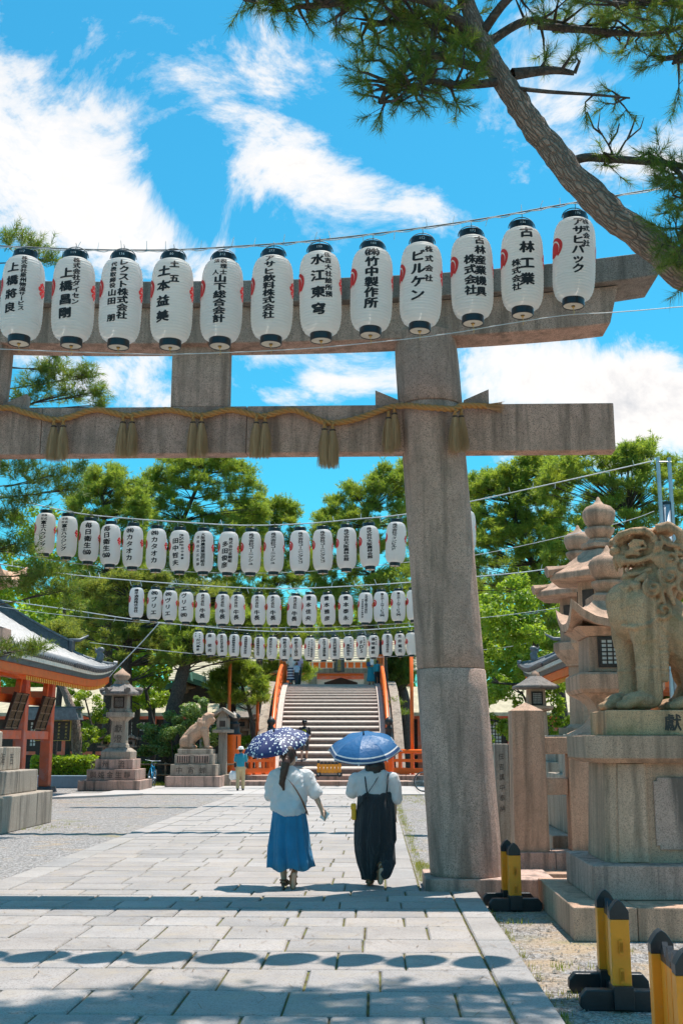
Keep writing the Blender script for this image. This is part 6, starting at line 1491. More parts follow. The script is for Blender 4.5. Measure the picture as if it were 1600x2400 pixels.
def broadleaf(label, Y, blobs, base_u, mat, seed, size=.16, dens=1.0, r_tr=.16, name='broadleaf_tree', cat='tree', fill=.35, trunk=True):
    rs = random.Random(seed); rg = np.random.default_rng(seed); base = at(base_u, 1790, Y); bz = Vector((base.x, Y, -.03)); t = thing(name, bz, label, cat); T = []; pl = []
    for (u, v, ru, rv, *dy) in blobs:
        y = Y + (dy[0] if dy else rs.uniform(-1, 1)); c = at(u, v, y); sx, sz = ru / FPX * y, rv / FPX * y; pl.append((c - bz, sx))
        nsub = max(9, int(11 * sx * sz))
        for k in range(nsub):
            d = Vector((rs.gauss(0, 1), rs.gauss(0, 1), rs.gauss(0, 1))).normalized() * (rs.random() ** .4); cc = c + Vector((d.x * sx, d.y * sx, d.z * sz)); rr = rs.uniform(.22, .5) * min(sx, 1.2)
            n = int(dens * 150 * (rr / .3) ** 2 * (.16 / size) ** 2 * .6); q = unit(rg.normal(size=(n, 3))) * (rg.random((n, 1)) ** .35)
            P = q * np.array([rr, rr, rr * .75]) + np.array(cc - bz); N = unit(q + np.array([0, 0, .55]) + rg.normal(size=(n, 3)) * .5); T.append(leaves(rg, P, N, size))
    tri_mesh('crown' if cat == 'tree' else 'foliage', np.concatenate(T), mat, t)
    if trunk:
        zt_ = max(p[0].z for p in pl); tp_ = [Vector((0, 0, 0)), Vector((rs.uniform(-.3, .3), 0, zt_ * .4)), Vector((rs.uniform(-.5, .5), rs.uniform(-.3, .3), zt_ * .85))]
        trunk_mesh('trunk', tp_, [r_tr, r_tr * .7, r_tr * .3], 'bark_dark', t, 8, seed); branch_web(pl, [tuple(p) for p in spline(tp_, 4)][1:], t, 'bark_dark', r_tr * .3, rs)
    return t
broadleaf('glossy dark evergreen between the torii column and the small lantern', 40, [(1150, 1420, 60, 50), (1220, 1390, 60, 45), (1130, 1500, 50, 60), (1200, 1480, 70, 60), (1260, 1460, 60, 60), (1150, 1600, 60, 60), (1220, 1620, 70, 60), (1280, 1580, 50, 60), (1120, 1680, 40, 50), (1180, 1700, 60, 40), (1250, 1710, 60, 40), (1310, 1660, 50, 60)], 1250, 'leaf', 21, .15, 1.0, .25)
broadleaf('dark evergreen behind the right guardian', 36, [(1480, 1560, 70, 70), (1540, 1500, 60, 60), (1590, 1580, 60, 70), (1520, 1640, 70, 50), (1440, 1640, 60, 50), (1590, 1670, 50, 50)], 1520, 'leaf', 22, .15, 1.0, .22)
broadleaf('yellow-green sunlit tree above the tiled gate roof, left', 56, [(80, 1230, 60, 50), (150, 1300, 60, 50), (60, 1320, 60, 60), (190, 1370, 60, 40), (120, 1400, 70, 40), (30, 1400, 50, 40), (220, 1290, 40, 30)], 120, 'leaf_bright', 23, .2, .8, .2)
broadleaf('dark leafy tree between the carved lantern and the pavilion', 49, [(330, 1600, 50, 45), (380, 1580, 40, 40), (300, 1640, 30, 40), (350, 1640, 45, 30)], 345, 'leaf', 24, .15, 1.0, .2)
broadleaf('bright maple between the red gate and the carved lantern', 45.5, [(200, 1640, 44, 34), (225, 1690, 36, 34), (180, 1600, 34, 28), (232, 1735, 34, 28), (165, 1670, 30, 28), (205, 1730, 30, 26)], 210, 'leaf_bright', 25, .11, 1.0, .08)
broadleaf('pale green shrub behind the left guardian', 45.2, [(360, 1715, 40, 34), (440, 1690, 52, 38), (485, 1730, 36, 40), (420, 1755, 56, 34), (345, 1760, 36, 30), (455, 1655, 32, 22), (400, 1700, 40, 34), (500, 1690, 24, 30)], 420, 'leaf_pale', 26, .12, 1.3, .05, 'shrub', 'shrub')
broadleaf('low bright shrub behind the man and the big orange post', 49.5, [(580, 1740, 30, 20), (600, 1765, 30, 18), (560, 1770, 24, 18)], 580, 'leaf_bright', 27, .10, 1.0, .04, 'shrub', 'shrub')
broadleaf('yellow-green tree at the foot of the right pines, by the column', 44, [(1105, 1500, 20, 40), (1115, 1440, 20, 20)], 1110, 'leaf_bright', 28, .14, 1.0, .1)
broadleaf('mid-green tree behind the farthest lantern row', 70, [(560, 1430, 60, 30), (640, 1440, 60, 30), (720, 1450, 60, 26), (800, 1440, 60, 26), (480, 1460, 50, 30), (880, 1440, 50, 30)], 700, 'leaf_bright', 29, .26, .8, .2)
# trimmed hedge beside the gate
def hedge(u0, u1, v0, v1, Y, label, seed):
    rg = np.random.default_rng(seed); a, b = at(u0, v1, Y), at(u1, v0, Y); n = 4200; P = rg.random((n, 3)) * np.array([b.x - a.x, 1.1, b.z + .03]); q = P.copy(); P[:, 0] -= (b.x - a.x) / 2
    k = rg.random(n); P[k < .35, 2] = b.z + rg.normal(size=(k < .35).sum()) * .05; P[(k > .35) & (k < .8), 1] = rg.normal(size=((k > .35) & (k < .8)).sum()) * .05
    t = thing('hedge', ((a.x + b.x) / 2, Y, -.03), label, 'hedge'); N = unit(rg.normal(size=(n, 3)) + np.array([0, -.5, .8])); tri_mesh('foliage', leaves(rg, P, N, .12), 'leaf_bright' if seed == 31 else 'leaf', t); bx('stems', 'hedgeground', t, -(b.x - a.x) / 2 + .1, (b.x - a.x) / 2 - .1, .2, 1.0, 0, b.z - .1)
hedge(70, 215, 1775, 1820, 42.6, 'low clipped hedge behind the blue-grey kerb, left', 31); hedge(300, 400, 1790, 1815, 46.6, 'low clipped hedge behind the bamboo rail', 32)
# distant wood closing the view
def far_wood():
    rg = np.random.default_rng(50); T = []
    for (u, v, ru, rv, n) in [(100, 1500, 220, 130, 5200), (300, 1480, 200, 120, 4200), (520, 1480, 180, 90, 3400), (760, 1510, 220, 60, 3000), (1000, 1480, 200, 110, 4200), (1250, 1480, 200, 140, 5200), (1500, 1480, 220, 140, 5200), (1300, 1640, 300, 120, 5200), (200, 1660, 300, 120, 5200), (700, 1660, 400, 90, 3500)]:
        y = 112.0; c = at(u, v, y); sx, sz = ru / FPX * y, rv / FPX * y; q = unit(rg.normal(size=(n, 3))) * (rg.random((n, 1)) ** .4); P = q * np.array([sx, 5, sz]) + np.array(c); P[:, 2] += .7 * np.sin(P[:, 0] * 1.3) + .5 * np.sin(P[:, 0] * 2.9 + 1); P[:, 2] = np.maximum(P[:, 2], .2); T.append(leaves(rg, P, unit(rg.normal(size=(n, 3)) + np.array([0, -.2, .7])), .75))
    o = tri_mesh('far_wood', np.concatenate(T), 'leaf'); tag(o, 'dense wood closing the view behind the shrine', 'wood', kind='stuff')
far_wood()
# ------------------------------------------------------------------ foreground pine overhead, right
def near_pine():
    YP = 9.4; rs = random.Random(77); rg = np.random.default_rng(77); bz = Vector((4.2, 9.0, -.1))
    t = thing('pine_tree', bz, 'old pine leaning in overhead from the right with scaly trunk', 'tree')
    tp_ = [(4.2, 9.0, -.1), (4.15, 9.05, 1.8), (3.85, 9.2, 3.6)] + [tuple(at(u, v, YP)) for u, v in ((1660, 690), (1600, 645), (1552, 596), (1503, 554), (1440, 512), (1391, 463), (1342, 414), (1307, 365), (1258, 309), (1215, 245), (1173, 182), (1140, 120), (1105, 40), (1060, -80), (1000, -220))]
    rad = [.26, .22, .18, .150, .146, .142, .136, .132, .128, .124, .122, .118, .112, .10, .09, .08, .065, .045]
    tp_ = [Vector(p) - bz for p in tp_]
    trunk_mesh('trunk', tp_, rad, 'bark', t, 18, 3, 1.3)
    T = []; tw = MB(); spine = spline(tp_, 6)
    def A(u, v, dy=0.0): return at(u, v, YP + dy) - bz
    def tuft_at(p, d, n=1, L=(.085, .15)):
        T.append(tufts(rg, np.array([p]), np.array([d]), 58, L[0], L[1], .0023, (.25, 1.15), .07))
    def limb(pts, r0, twigs, spread, up=.35, tl=(.22, .5), sub=3, r1=.35):
        pts = spline([Vector(p) for p in pts], 6); n = len(pts); tw.tube(pts, [r0 * (1 - (1 - r1) * i / (n - 1)) for i in range(n)], 7, False)
        for k in range(twigs):
            i = int(n * (.25 + .75 * rs.random() ** .8)); i = min(i, n - 1); p = pts[i]; d = Vector((rs.gauss(0, 1), rs.gauss(0, .8), rs.gauss(0, .7) + up)).normalized(); L = rs.uniform(*tl) * spread
            e = p + d * L; mid = p.lerp(e, .5) + Vector((rs.gauss(0, .04), rs.gauss(0, .04), rs.uniform(-.04, .05))); tw.tube([p, mid, e], [r0 * .28 + .004, r0 * .18 + .0035, .004], 5, False)
            for q in range(sub + 1):
                if q == 0: b, dd = e, (e - mid).normalized()
                else:
                    b0 = mid.lerp(e, rs.random()); dd = (d * .5 + Vector((rs.gauss(0, .7), rs.gauss(0, .7), rs.gauss(.25, .5)))).normalized(); b = b0 + dd * rs.uniform(.06, .2); tw.tube([b0, b], [.004, .003], 4, False)
                tuft_at(tuple(b), tuple(dd + Vector((0, 0, .2))))
    # limbs (ends located in the picture, at the depth of the tree)
    limb([A(1165, 170), A(1090, 150, .1), A(1010, 130, -.1), A(930, 170, -.2), A(890, 240, -.2)], .055, 34, .8, .1)
    limb([A(1140, 130), A(1050, 70, .3), A(960, 50, .2), A(860, 60, .2)], .06, 44, .95)
    limb([A(1110, 80), A(1000, 0, -.4), A(880, -10, -.4), A(770, 10, -.5), A(690, 15, -.5)], .06, 44, .8)
    limb([A(760, -30, -.4), A(680, -25, -.4), A(620, 5, -.5), A(560, -5, -.5)], .03, 12, .5, -.2)
    limb([A(1180, 190), A(1080, 200, -.2), A(1010, 190, -.3), A(960, 215, -.3)], .045, 22, .75, .15)
    limb([A(1200, 175), A(1290, 165, .1), A(1345, 172, .1)], .06, 3, .5); 
    limb([A(1190, 205), A(1280, 215, -.2), A(1390, 222, -.3), A(1475, 230, -.3)], .024, 5, .5, .1, sub=1)
    limb([A(1130, 110), A(1230, 50, .3), A(1330, 60, .5), A(1420, 85, .5)], .05, 18, .85)
    limb([A(1120, 90), A(1210, -20, -.2), A(1340, -40, -.2), A(1470, 10, -.3)], .05, 26, .9)
    limb([A(1260, 60, .3), A(1420, 75, .4), A(1520, 80, .4), A(1620, 60, .4)], .04, 14, .7)
    limb([A(1700, -40, 0), A(1620, 10, 0), A(1540, 5, 0), A(1450, 20, 0)], .05, 26, .75)
    limb([A(1750, 60), A(1660, 90), A(1600, 120), A(1575, 150)], .04, 22, .7)
    limb([A(1320, 385), A(1370, 370, 0), A(1420, 372, -.1), A(1500, 378, -.2), A(1570, 385, -.2), A(1640, 400, -.2)], .045, 8, .35, .1, sub=1, r1=.6)
    limb([A(1570, 385, -.2), A(1600, 420, -.3), A(1610, 470, -.3)], .03, 15, .62, .1); limb([A(1640, 400, -.2), A(1610, 500, -.4), A(1590, 560, -.5)], .03, 13, .6, .1); limb([A(1640, 560, -.3), A(1600, 590, -.5), A(1585, 620, -.5)], .02, 10, .5, .2)
    # bare twigs
    for pp in (((1440, 372), (1425, 340), (1400, 300), (1405, 265)), ((1440, 372), (1465, 330), (1500, 300), (1508, 275)), ((1425, 340), (1445, 310), (1450, 290)), ((1410, 315), (1390, 300), (1375, 262)), ((1470, 325), (1480, 300), (1490, 270))):
        tw.tube([A(*p) for p in pp], [.012, .009, .007, .003][:len(pp)], 5, False)
    # crown above the frame
    for k in range(26):
        u = rs.uniform(-250, 1500); v = rs.uniform(-560, -130); dy = rs.uniform(-.9, .7); s0 = min(spine, key=lambda s: (s - A(u, v, dy)).length if s.z > 7.4 else 99); c = A(u, v, dy)
        limb([s0, s0.lerp(c, .5) + Vector((0, 0, .25)), c, c + Vector((rs.uniform(-.6, .3), rs.uniform(-.3, .3), rs.uniform(-.05, .2)))], .045, 13, 1.0)
    tw.build('branches', 'bark_dark', t, True)
    tri_mesh('crown', np.concatenate(T), 'needle_near', t)
near_pine()
# ================================================================== PEOPLE
def loftfold(rings_spec, n=40, folds=0, famp=0.0, seed=0, cap=True):
    """rings_spec: (cx, cy, z, rx, ry, foldscale)"""
    rs = random.Random(seed); ph = [rs.uniform(0, 6.28) for _ in range(4)]; rings = []
    for (cx, cy, z, rx, ry, fs) in rings_spec:
        r = []
        for j in range(n):
            a = 2 * math.pi * j / n; k = 1 + fs * famp * (math.sin(folds * a + ph[0]) * .6 + math.sin((folds * 2 - 3) * a + ph[1]) * .4)
            r.append((cx + math.cos(a) * rx * k, cy + math.sin(a) * ry * k, z))
        rings.append(r)
    return MB().loft(rings, cap)
def hand(g, wrist, d, side, size=1.0, curl=.35):
    w = Vector(wrist); d = Vector(d).normalized(); s = Vector(side).normalized(); nn = d.cross(s)
    g.cap(w, w + d * .035 * size, .026 * size, .030 * size); g.ell(w + d * .055 * size, (.034 * size, .026 * size, .042 * size))
    for k, (o, L) in enumerate(((-.027, .062), (-.009, .072), (.010, .068), (.027, .055))):
        b = w + d * .085 * size + s * o * size; m = b + (d * (1 - curl * .4) + nn * curl * .6) * L * .5 * size; e = m + (d * (1 - curl) + nn * curl) * L * .5 * size
        g.cap(b, m, .0095 * size, .0088 * size, 8); g.cap(m, e, .0088 * size, .0075 * size, 8)
    b = w + d * .04 * size + s * .032 * size; g.cap(b, b + (d * .7 + s * .7 + nn * .3) * .035 * size, .0115 * size, .0095 * size, 8); g.cap(b + (d * .7 + s * .7 + nn * .3) * .035 * size, b + (d * .95 + s * .75 + nn * .5) * .058 * size, .0095 * size, .008 * size, 8)
def head(g, c, r=1.0, yaw=0.0):
    c = Vector(c); E = Matrix.Rotation(yaw, 3, 'Z'); Q = lambda x, y, z: c + E @ Vector((x * r, y * r, z * r))
    g.ell(Q(0, 0, .02), (.078 * r, .095 * r, .10 * r)); g.ell(Q(0, .035, -.045), (.06 * r, .065 * r, .07 * r)); g.cap(Q(0, .05, -.09), Q(0, .075, -.085), .028 * r, .022 * r)
    g.cap(Q(0, .09, .01), Q(0, .112, -.025), .010 * r, .015 * r, 8)
    for s in (-1, 1): g.ell(Q(s * .079, -.005, -.01), (.010 * r, .018 * r, .030 * r)); g.ell(Q(s * .03, .078, .012), (.016 * r, .014 * r, .009 * r))
    g.ell(Q(0, .09, -.052), (.024 * r, .010 * r, .009 * r)); g.cap(Q(0, -.01, -.08), Q(0, -.02, -.16), .050 * r, .052 * r)
def shoe(t, c, L, w, h, d, sole_d, mat='leather', solemat='sole'):
    c = Vector(c); d = Vector(d).normalized(); n = Vector(sole_d).normalized(); s = d.cross(n)
    def ringset(o0, o1, wk):
        rings = []
        for off in (o0, o1):
            r = []
            for k in range(18):
                a = 2 * math.pi * k / 18; x = math.cos(a); y = math.sin(a); ww = w * wk * (.44 + .08 * x) ; r.append(c + d * (x * L * .5) + s * (y * ww) + n * off)
            rings.append(r)
        return rings
    MB().loft(ringset(0.0, -.022, 1.0)).build('sole', solemat, t, bevel=.004)
    m = MB()
    for f in (.22, -.12):
        pts = [c + d * L * f + s * math.cos(a) * w * .46 - n * (math.sin(a) * h * .55 + .022) for a in [math.pi * k / 8 for k in range(9)]]; m.tube(pts, .012, 6)
    pts = [c - d * L * .36 + s * math.cos(a) * w * .40 - n * (.03 + h * .62) + d * (math.sin(a) * -.045) for a in [math.pi * k / 8 for k in range(9)]]; m.tube(pts, .010, 6)
    m.build('straps', mat, t, True)
def umbrella(loc, tilt, az, r, h, label, kind, grip_to):
    t = thing('umbrella', loc, label, 'umbrella')
    t.rotation_euler = (Matrix.Rotation(az, 3, 'Z') @ Matrix.Rotation(tilt, 3, 'X')).to_euler()
    n = 8; seg = 7
    def P(a, f, sag=1.0):
        ang = f * R(74); rad = r * math.sin(ang) / math.sin(R(74)); z = -h * (1 - math.cos(ang)) / (1 - math.cos(R(74))); return Vector((math.cos(a) * rad, math.sin(a) * rad, z))
    def panel(i, f0, f1, nf, off=0.0):
        a0, a1 = 2 * math.pi * i / n, 2 * math.pi * (i + 1) / n; rows = []; 
        for k in range(nf + 1):
            f = f0 + (f1 - f0) * k / nf; row = []
            for j in range(seg + 1):
                q = j / seg; p = P(a0, f).lerp(P(a1, f), q); b = 4 * q * (1 - q); p.z += -.020 * b * f ** 2 + off; 
                if f > .93: p += Vector((-p.x, -p.y, 0)) * (.05 * b * (f - .93) / .07)
                row.append(p)
            rows.append(row)
        return MB().loft(rows, cap=False, closed=False)
    for i in range(n):
        if kind == 'dots':
            o = panel(i, .02, 1.0, 12).build('canopy_panel', 'dots', t, True); uv = o.data.uv_layers.new(name='UVMap')
            for lp in o.data.loops:
                c = o.data.vertices[lp.vertex_index].co; rr = math.hypot(c.x, c.y); s = math.sqrt(rr * rr + (c.z * 1.0) ** 2) / max(rr, 1e-4); uv.data[lp.index].uv = (c.x * s, c.y * s)
        else:
            panel(i, .02, .80, 10).build('canopy_panel', 'umb_blue', t, True)
            for f0, f1, mt in ((.80, .84, 'umb_white'), (.84, .925, 'umb_navy'), (.925, .975, 'umb_white'), (.975, 1.0, 'umb_navy')): panel(i, f0, f1, 2).build('canopy_band', mt, t, True)
        a = 2 * math.pi * i / n; m = MB(); m.tube([P(a, f) + Vector((0, 0, -.006)) for f in (.02, .25, .5, .75, 1.0)], .0028, 5); m.build('rib', 'steel', t)
        m = MB(); m.cap(P(a, 1.0), P(a, 1.0) * 1.02 + Vector((0, 0, -.006)), .005, .004, 6); m.build('rib_tip', 'white', t)
    MB().lathe([(.012, .0), (.010, .02), (.004, .045)], 10).build('ferrule', 'black', t, True)
    L = (Vector(grip_to) - Vector(loc)).length
    MB().tube([(0, 0, 0), (0, 0, -L + .10)], .006, 8).build('shaft', 'steel', t, True); MB().tube([(0, 0, -L + .102), (0, 0, -L - .02)], .014, 8).build('handle', 'blackmat', t, True)
    return t
def align_tilt(apex, grip):
    d = (Vector(apex) - Vector(grip)).normalized(); tilt = math.acos(max(-1, min(1, d.z))); az = math.atan2(d.x, -d.y) ; return tilt, az

# --- woman with dotted umbrella
gL = gr(672, 2080); YW = gL.y
wl = thing('person', (gL.x, YW, 0), 'woman in white shirt and long denim skirt walking under the dotted umbrella', 'person')
KX = 204.0; W = lambda dx, dv, y=0.0: Vector(((dx * 1.0204 - 672) / KX, y, (2081 - dv * 1.0204) / KX))
g = MB(); hc = W(660, 1747); head(g, hc + Vector((0, .02, 0)), 1.06, R(-28)); g.cap(W(657, 1778), W(657, 1802), .05, .062)
g.cap(W(704, 1797), W(722, 1834), .048, .040); g.cap(W(722, 1834), W(737, 1866, .02), .038, .026); hand(g, W(737, 1866, .02), (.42, .05, -.9), (.2, -.9, .1), 1.05, .45)
g.cap(W(625, 1800, .02), W(616, 1836, .10), .05, .042); g.cap(W(616, 1836, .10), W(640, 1795, .30), .040, .030); hand(g, W(640, 1795, .30), (.3, .35, .9), (1, 0, -.2), 1.0, .75)
g.cap(W(657, 1815), W(660, 1890), .085, .11)
g.cap(W(645, 1900), W(646, 1965, .05), .085, .058); g.cap(W(646, 1965, .05), W(652, 2024, .02), .056, .034); g.cap(W(652, 2022, .02), W(653, 2034, .13), .034, .030)
g.cap(W(676, 1900), W(682, 1968, -.02), .085, .058); g.cap(W(682, 1968, -.02), W(678, 2006, -.20), .055, .034); g.cap(W(678, 2006, -.20), W(676, 2033, -.17), .034, .030)
blobmesh(g, 'body', 'skin', wl, .0085, 3, .5)
s = loftfold([(W(657, 0).x, 0, 1.355, .065, .055, 0), (W(657, 0).x, -.005, 1.335, .10, .07, 0), (W(660, 0).x, -.01, 1.30, .165, .095, .1), (W(662, 0).x, -.01, 1.24, .205, .115, .4), (W(663, 0).x, -.01, 1.12, .215, .13, 1), (W(661, 0).x, -.01, 1.0, .208, .145, 1.1), (W(660, 0).x, -.015, .92, .208, .165, 1.0), (W(661, 0).x, -.03, .86, .20, .165, .9), (W(664, 0).x, -.055, .81, .15, .135, .7), (W(666, 0).x, -.075, .785, .08, .09, .5)], 44, 6, .035, 4)
s.cap(W(702, 1792), W(722, 1828), .085, .085); s.cap(W(627, 1795, .02), W(617, 1834, .08), .085, .08); s.cap(W(617, 1830, .07), W(626, 1822, .14), .075, .07)
rough(blobmesh(s, 'shirt', 'shirt', wl, .0105, 3, .5), .085, .034, 1)
sk = loftfold([(W(662, 0).x, 0, .99, .155, .12, 0), (W(662, 0).x, 0, .92, .17, .135, .2), (W(662, 0).x, 0, .80, .19, .155, .5), (W(663, 0).x, -.01, .62, .205, .175, .9), (W(664, 0).x, -.03, .45, .220, .195, 1.3), (W(666, 0).x, -.05, .32, .232, .21, 1.7), (W(668, 0).x, -.06, .215, .242, .22, 2.0)], 96, 9, .085, 8, False)
for v in sk.v:
    if v.z < .25: v.z += .02 * math.sin(v.x * 25)
o = rough(sk.build('skirt', 'denim', wl, True), .11, .035, 2); so_ = o.modifiers.new('solid', 'SOLIDIFY'); so_.thickness = .006
hr = MB(); hr.ell(hc + Vector((0, -.012, .035)), (.095, .108, .105)); hr.ell(hc + Vector((-.005, -.06, .0)), (.085, .06, .09)); hr.ell(hc + Vector((-.01, -.10, .01)), (.035, .035, .035))
hr.tube([hc + Vector((-.012, -.11, .0)), hc + Vector((-.02, -.135, -.07)), W(652, 1782, -.14), W(648, 1805, -.135), W(653, 1822, -.13)], [.028, .05, .046, .032, .008], 12)
for k in range(9):
    a = rnd.uniform(-1, 1); hr.tube([hc + Vector((-.012 + a * .02, -.12, -.01)), W(652 + a * 6, 1780, -.155), W(649 + a * 7, 1804 + rnd.uniform(-3, 6), -.15), W(653 + a * 5, 1822 + rnd.uniform(-6, 5), -.14)], [.014, .018, .014, .004], 7)
rough(blobmesh(hr, 'hair', 'hairbrown', wl, .0085, 2, .5), .02, .012, 2)
m = MB(); c_ = hc + Vector((.055, .085, -.03)); m.ell(c_, (.045, .035, .042), rot=(0, 0, R(-30))); m.build('face_mask', 'white', wl, True)
stp = spline([W(640, 1776, -.06), W(655, 1792, -.115), W(676, 1816, -.145), W(694, 1846, -.135), W(702, 1868, -.06), W(704, 1880, .06)], 6)
m = MB(); m.loft([[p + Vector((-.016, 0, .012)), p + Vector((.016, 0, -.012)), p + Vector((.016, .006, -.012)), p + Vector((-.016, .006, .012))] for p in stp]); m.build('bag_strap', 'leather', wl)
sh = bpy.data.objects.new('sandal', None); COL.objects.link(sh); sh.parent = wl; shoe(sh, W(653, 2038, .04) * 1.0 + Vector((0, 0, .012)), .235, .09, .06, (.08, 1, -.02), (0, 0, -1))
sh2 = bpy.data.objects.new('sandal', None); COL.objects.link(sh2); sh2.parent = wl; shoe(sh2, W(675.5, 2018, -.205), .235, .092, .05, (-.02, .22, -1), (0, -1, -.22))
m = MB(); m.box(W(744, 1881, .02), (.075, .012, .10), .2, 0, .6); ph_ = m.build('phone', 'white', None); ph_.location = wl.location; tag(ph_, 'small white phone in the right hand of the woman in denim', 'phone')
ap = Vector((gL.x, YW, 0)) + W(622, 1690, .16); gp_ = Vector((gL.x, YW, 0)) + W(644, 1792, .34)
ap = gp_ + (ap - gp_); tl, az = align_tilt(ap, gp_)
umbrella(tuple(ap), tl, az, .405, .165, 'navy umbrella with white dots held over the woman in denim', 'dots', tuple(gp_))
# --- woman with blue umbrella
gR = gr(872, 2076); YR_ = gR.y
wr = thing('person', (gR.x, YR_, 0), 'woman in white T-shirt and black pinafore dress walking under the plain blue umbrella', 'person')
W2 = lambda dx, dv, y=0.0: Vector(((dx * 1.0204 - 872) / 202.0, y, (2072 - dv * 1.0204) / 202.0))
g = MB(); hc = W2(862, 1755); head(g, hc, 1.04, R(8)); g.cap(W2(862, 1780), W2(860, 1805), .052, .065); g.cap(W2(860, 1812), W2(862, 1890), .09, .11)
g.cap(W2(900, 1798), W2(906, 1838), .055, .045); g.cap(W2(906, 1838), W2(906, 1874, .03), .042, .029); hand(g, W2(906, 1874, .03), (.0, .08, -1), (.1, 1, 0), 1.0, .4)
g.cap(W2(818, 1798, .02), W2(812, 1826, .10), .056, .05); g.cap(W2(812, 1826, .10), W2(838, 1790, .27), .045, .032); hand(g, W2(838, 1790, .27), (.25, .3, .92), (1, 0, -.2), 1.0, .75)
g.cap(W2(852, 1900), W2(850, 1962, .05), .09, .065); g.cap(W2(850, 1962, .05), W2(848, 2020, .03), .06, .036); g.cap(W2(848, 2018, .03), W2(849, 2026, .13), .035, .03)
g.cap(W2(874, 1900), W2(880, 1965, .0), .09, .065); g.cap(W2(880, 1965, 0), W2(876, 1992, -.20), .06, .036); g.cap(W2(876, 1992, -.2), W2(874, 2018, -.17), .035, .03)
blobmesh(g, 'body', 'skin', wr, .0085, 3, .5)
cx = W2(860, 0).x
s = loftfold([(cx, 0, 1.335, .07, .06, 0), (cx, -.005, 1.315, .11, .078, 0), (cx, -.01, 1.275, .185, .105, .1), (cx, -.01, 1.2, .215, .125, .3), (cx, -.01, 1.08, .205, .135, .6), (cx, -.01, .96, .19, .135, .6), (cx, -.01, .9, .16, .12, .3)], 44, 5, .02, 5)
s.cap(W2(902, 1795), W2(909, 1834), .092, .088); s.cap(W2(818, 1796, .02), W2(810, 1822, .06), .09, .085); s.cap(W2(811, 1820, .05), W2(816, 1816, .12), .078, .07)
rough(blobmesh(s, 'shirt', 'shirt', wr, .0105, 3, .5), .08, .026, 1)
dr = loftfold([(W2(862, 0).x, -.004, 1.03, .165, .145, 0), (W2(863, 0).x, -.006, .97, .198, .156, .2), (W2(863, 0).x, -.01, .86, .212, .172, .6), (W2(862, 0).x, -.015, .70, .225, .185, 1), (W2(861, 0).x, -.02, .52, .230, .19, 1.2), (W2(857, 0).x, -.01, .38, .20, .165, 1.3), (W2(854, 0).x, .0, .25, .155, .135, 1.4), (W2(852, 0).x, .01, .14, .115, .11, 1.3), (W2(850, 0).x, .02, .07, .095, .095, 1)], 96, 9, .075, 12, False)
for v in dr.v:
    if v.z > .9: v.z += .07 * (abs(v.x - W2(863, 0).x) / .19) ** 2
dr.cap(W2(884, 1935, -.02), W2(889, 1975, -.09), .115, .095); dr.cap(W2(889, 1975, -.09), W2(884, 1997, -.17), .095, .075)
o = rough(dr.build('dress', 'blackcloth', wr, True), .10, .025, 2); so_ = o.modifiers.new('solid', 'SOLIDIFY'); so_.thickness = .005
for a, b in (((838, 1783), (846, 1836)), ((893, 1785), (887, 1836))):
    MB().tube([W2(a[0], a[1] - 4, -.06), W2(a[0] + (b[0] - a[0]) * .3, a[1] + 14, -.145), W2((a[0] + b[0]) / 2, (a[1] + b[1]) / 2, -.165), W2(b[0], b[1] + 4, -.165)], .009, 6).build('shoulder_strap', 'blackcloth', wr, True)
stp = spline([W2(872, 1781, -.085), W2(862, 1800, -.165), W2(848, 1820, -.18), W2(832, 1845, -.14), W2(818, 1862, -.02)], 6)
m = MB(); m.loft([[p + Vector((-.012, 0, -.010)), p + Vector((.012, 0, .010)), p + Vector((.012, .005, .010)), p + Vector((-.012, .005, -.010))] for p in stp]); m.build('bag_strap', 'blackcloth', wr)
hr = MB(); hr.ell(hc + Vector((0, -.012, .03)), (.10, .112, .105)); hr.ell(hc + Vector((0, -.03, -.05)), (.115, .10, .09))
for k in range(16): a = math.pi * (1.0 + k / 15.0); hr.cap(hc + Vector((math.cos(a) * .08, math.sin(a) * .075, -.02)), hc + Vector((math.cos(a) * .115, math.sin(a) * .105 - .0, -.115 + rnd.uniform(-.012, .012))), .035, .016, 8)
rough(blobmesh(hr, 'hair', 'hairblack', wr, .0085, 2, .5), .02, .014, 2)
for c_, d_, nn_ in ((W2(849, 2029, .04), (.1, 1, 0), (0, 0, -1)), (W2(873.5, 2003, -.205), (-.05, .22, -1), (0, -1, -.22))):
    q = bpy.data.objects.new('sandal', None); COL.objects.link(q); q.parent = wr; shoe(q, c_, .225, .088, .055, d_, nn_, 'leather', 'leather' if nn_[2] == -1 else 'sole')
yb = thing('shoulder_bag', Vector((gR.x, YR_, 0)) + W2(813, 1885, -.01), 'small yellow shoulder bag at the hip of the woman in black', 'bag')
MB().box((0, 0, .09), (.055, .15, .18)).build('pouch', 'yellowbag', yb, bevel=.018); MB().box((-.004, 0, .15), (.062, .155, .07)).build('flap', 'yellowbag', yb, bevel=.015)
gp_ = Vector((gR.x, YR_, 0)) + W2(842, 1788, .30); ap = Vector((gR.x, YR_, 0)) + W2(836, 1692, .115)
tl, az = align_tilt(ap, gp_)
umbrella(tuple(ap), tl, az, .445, .20, 'blue umbrella with two white border stripes held over the woman in black', 'blue', tuple(gp_))

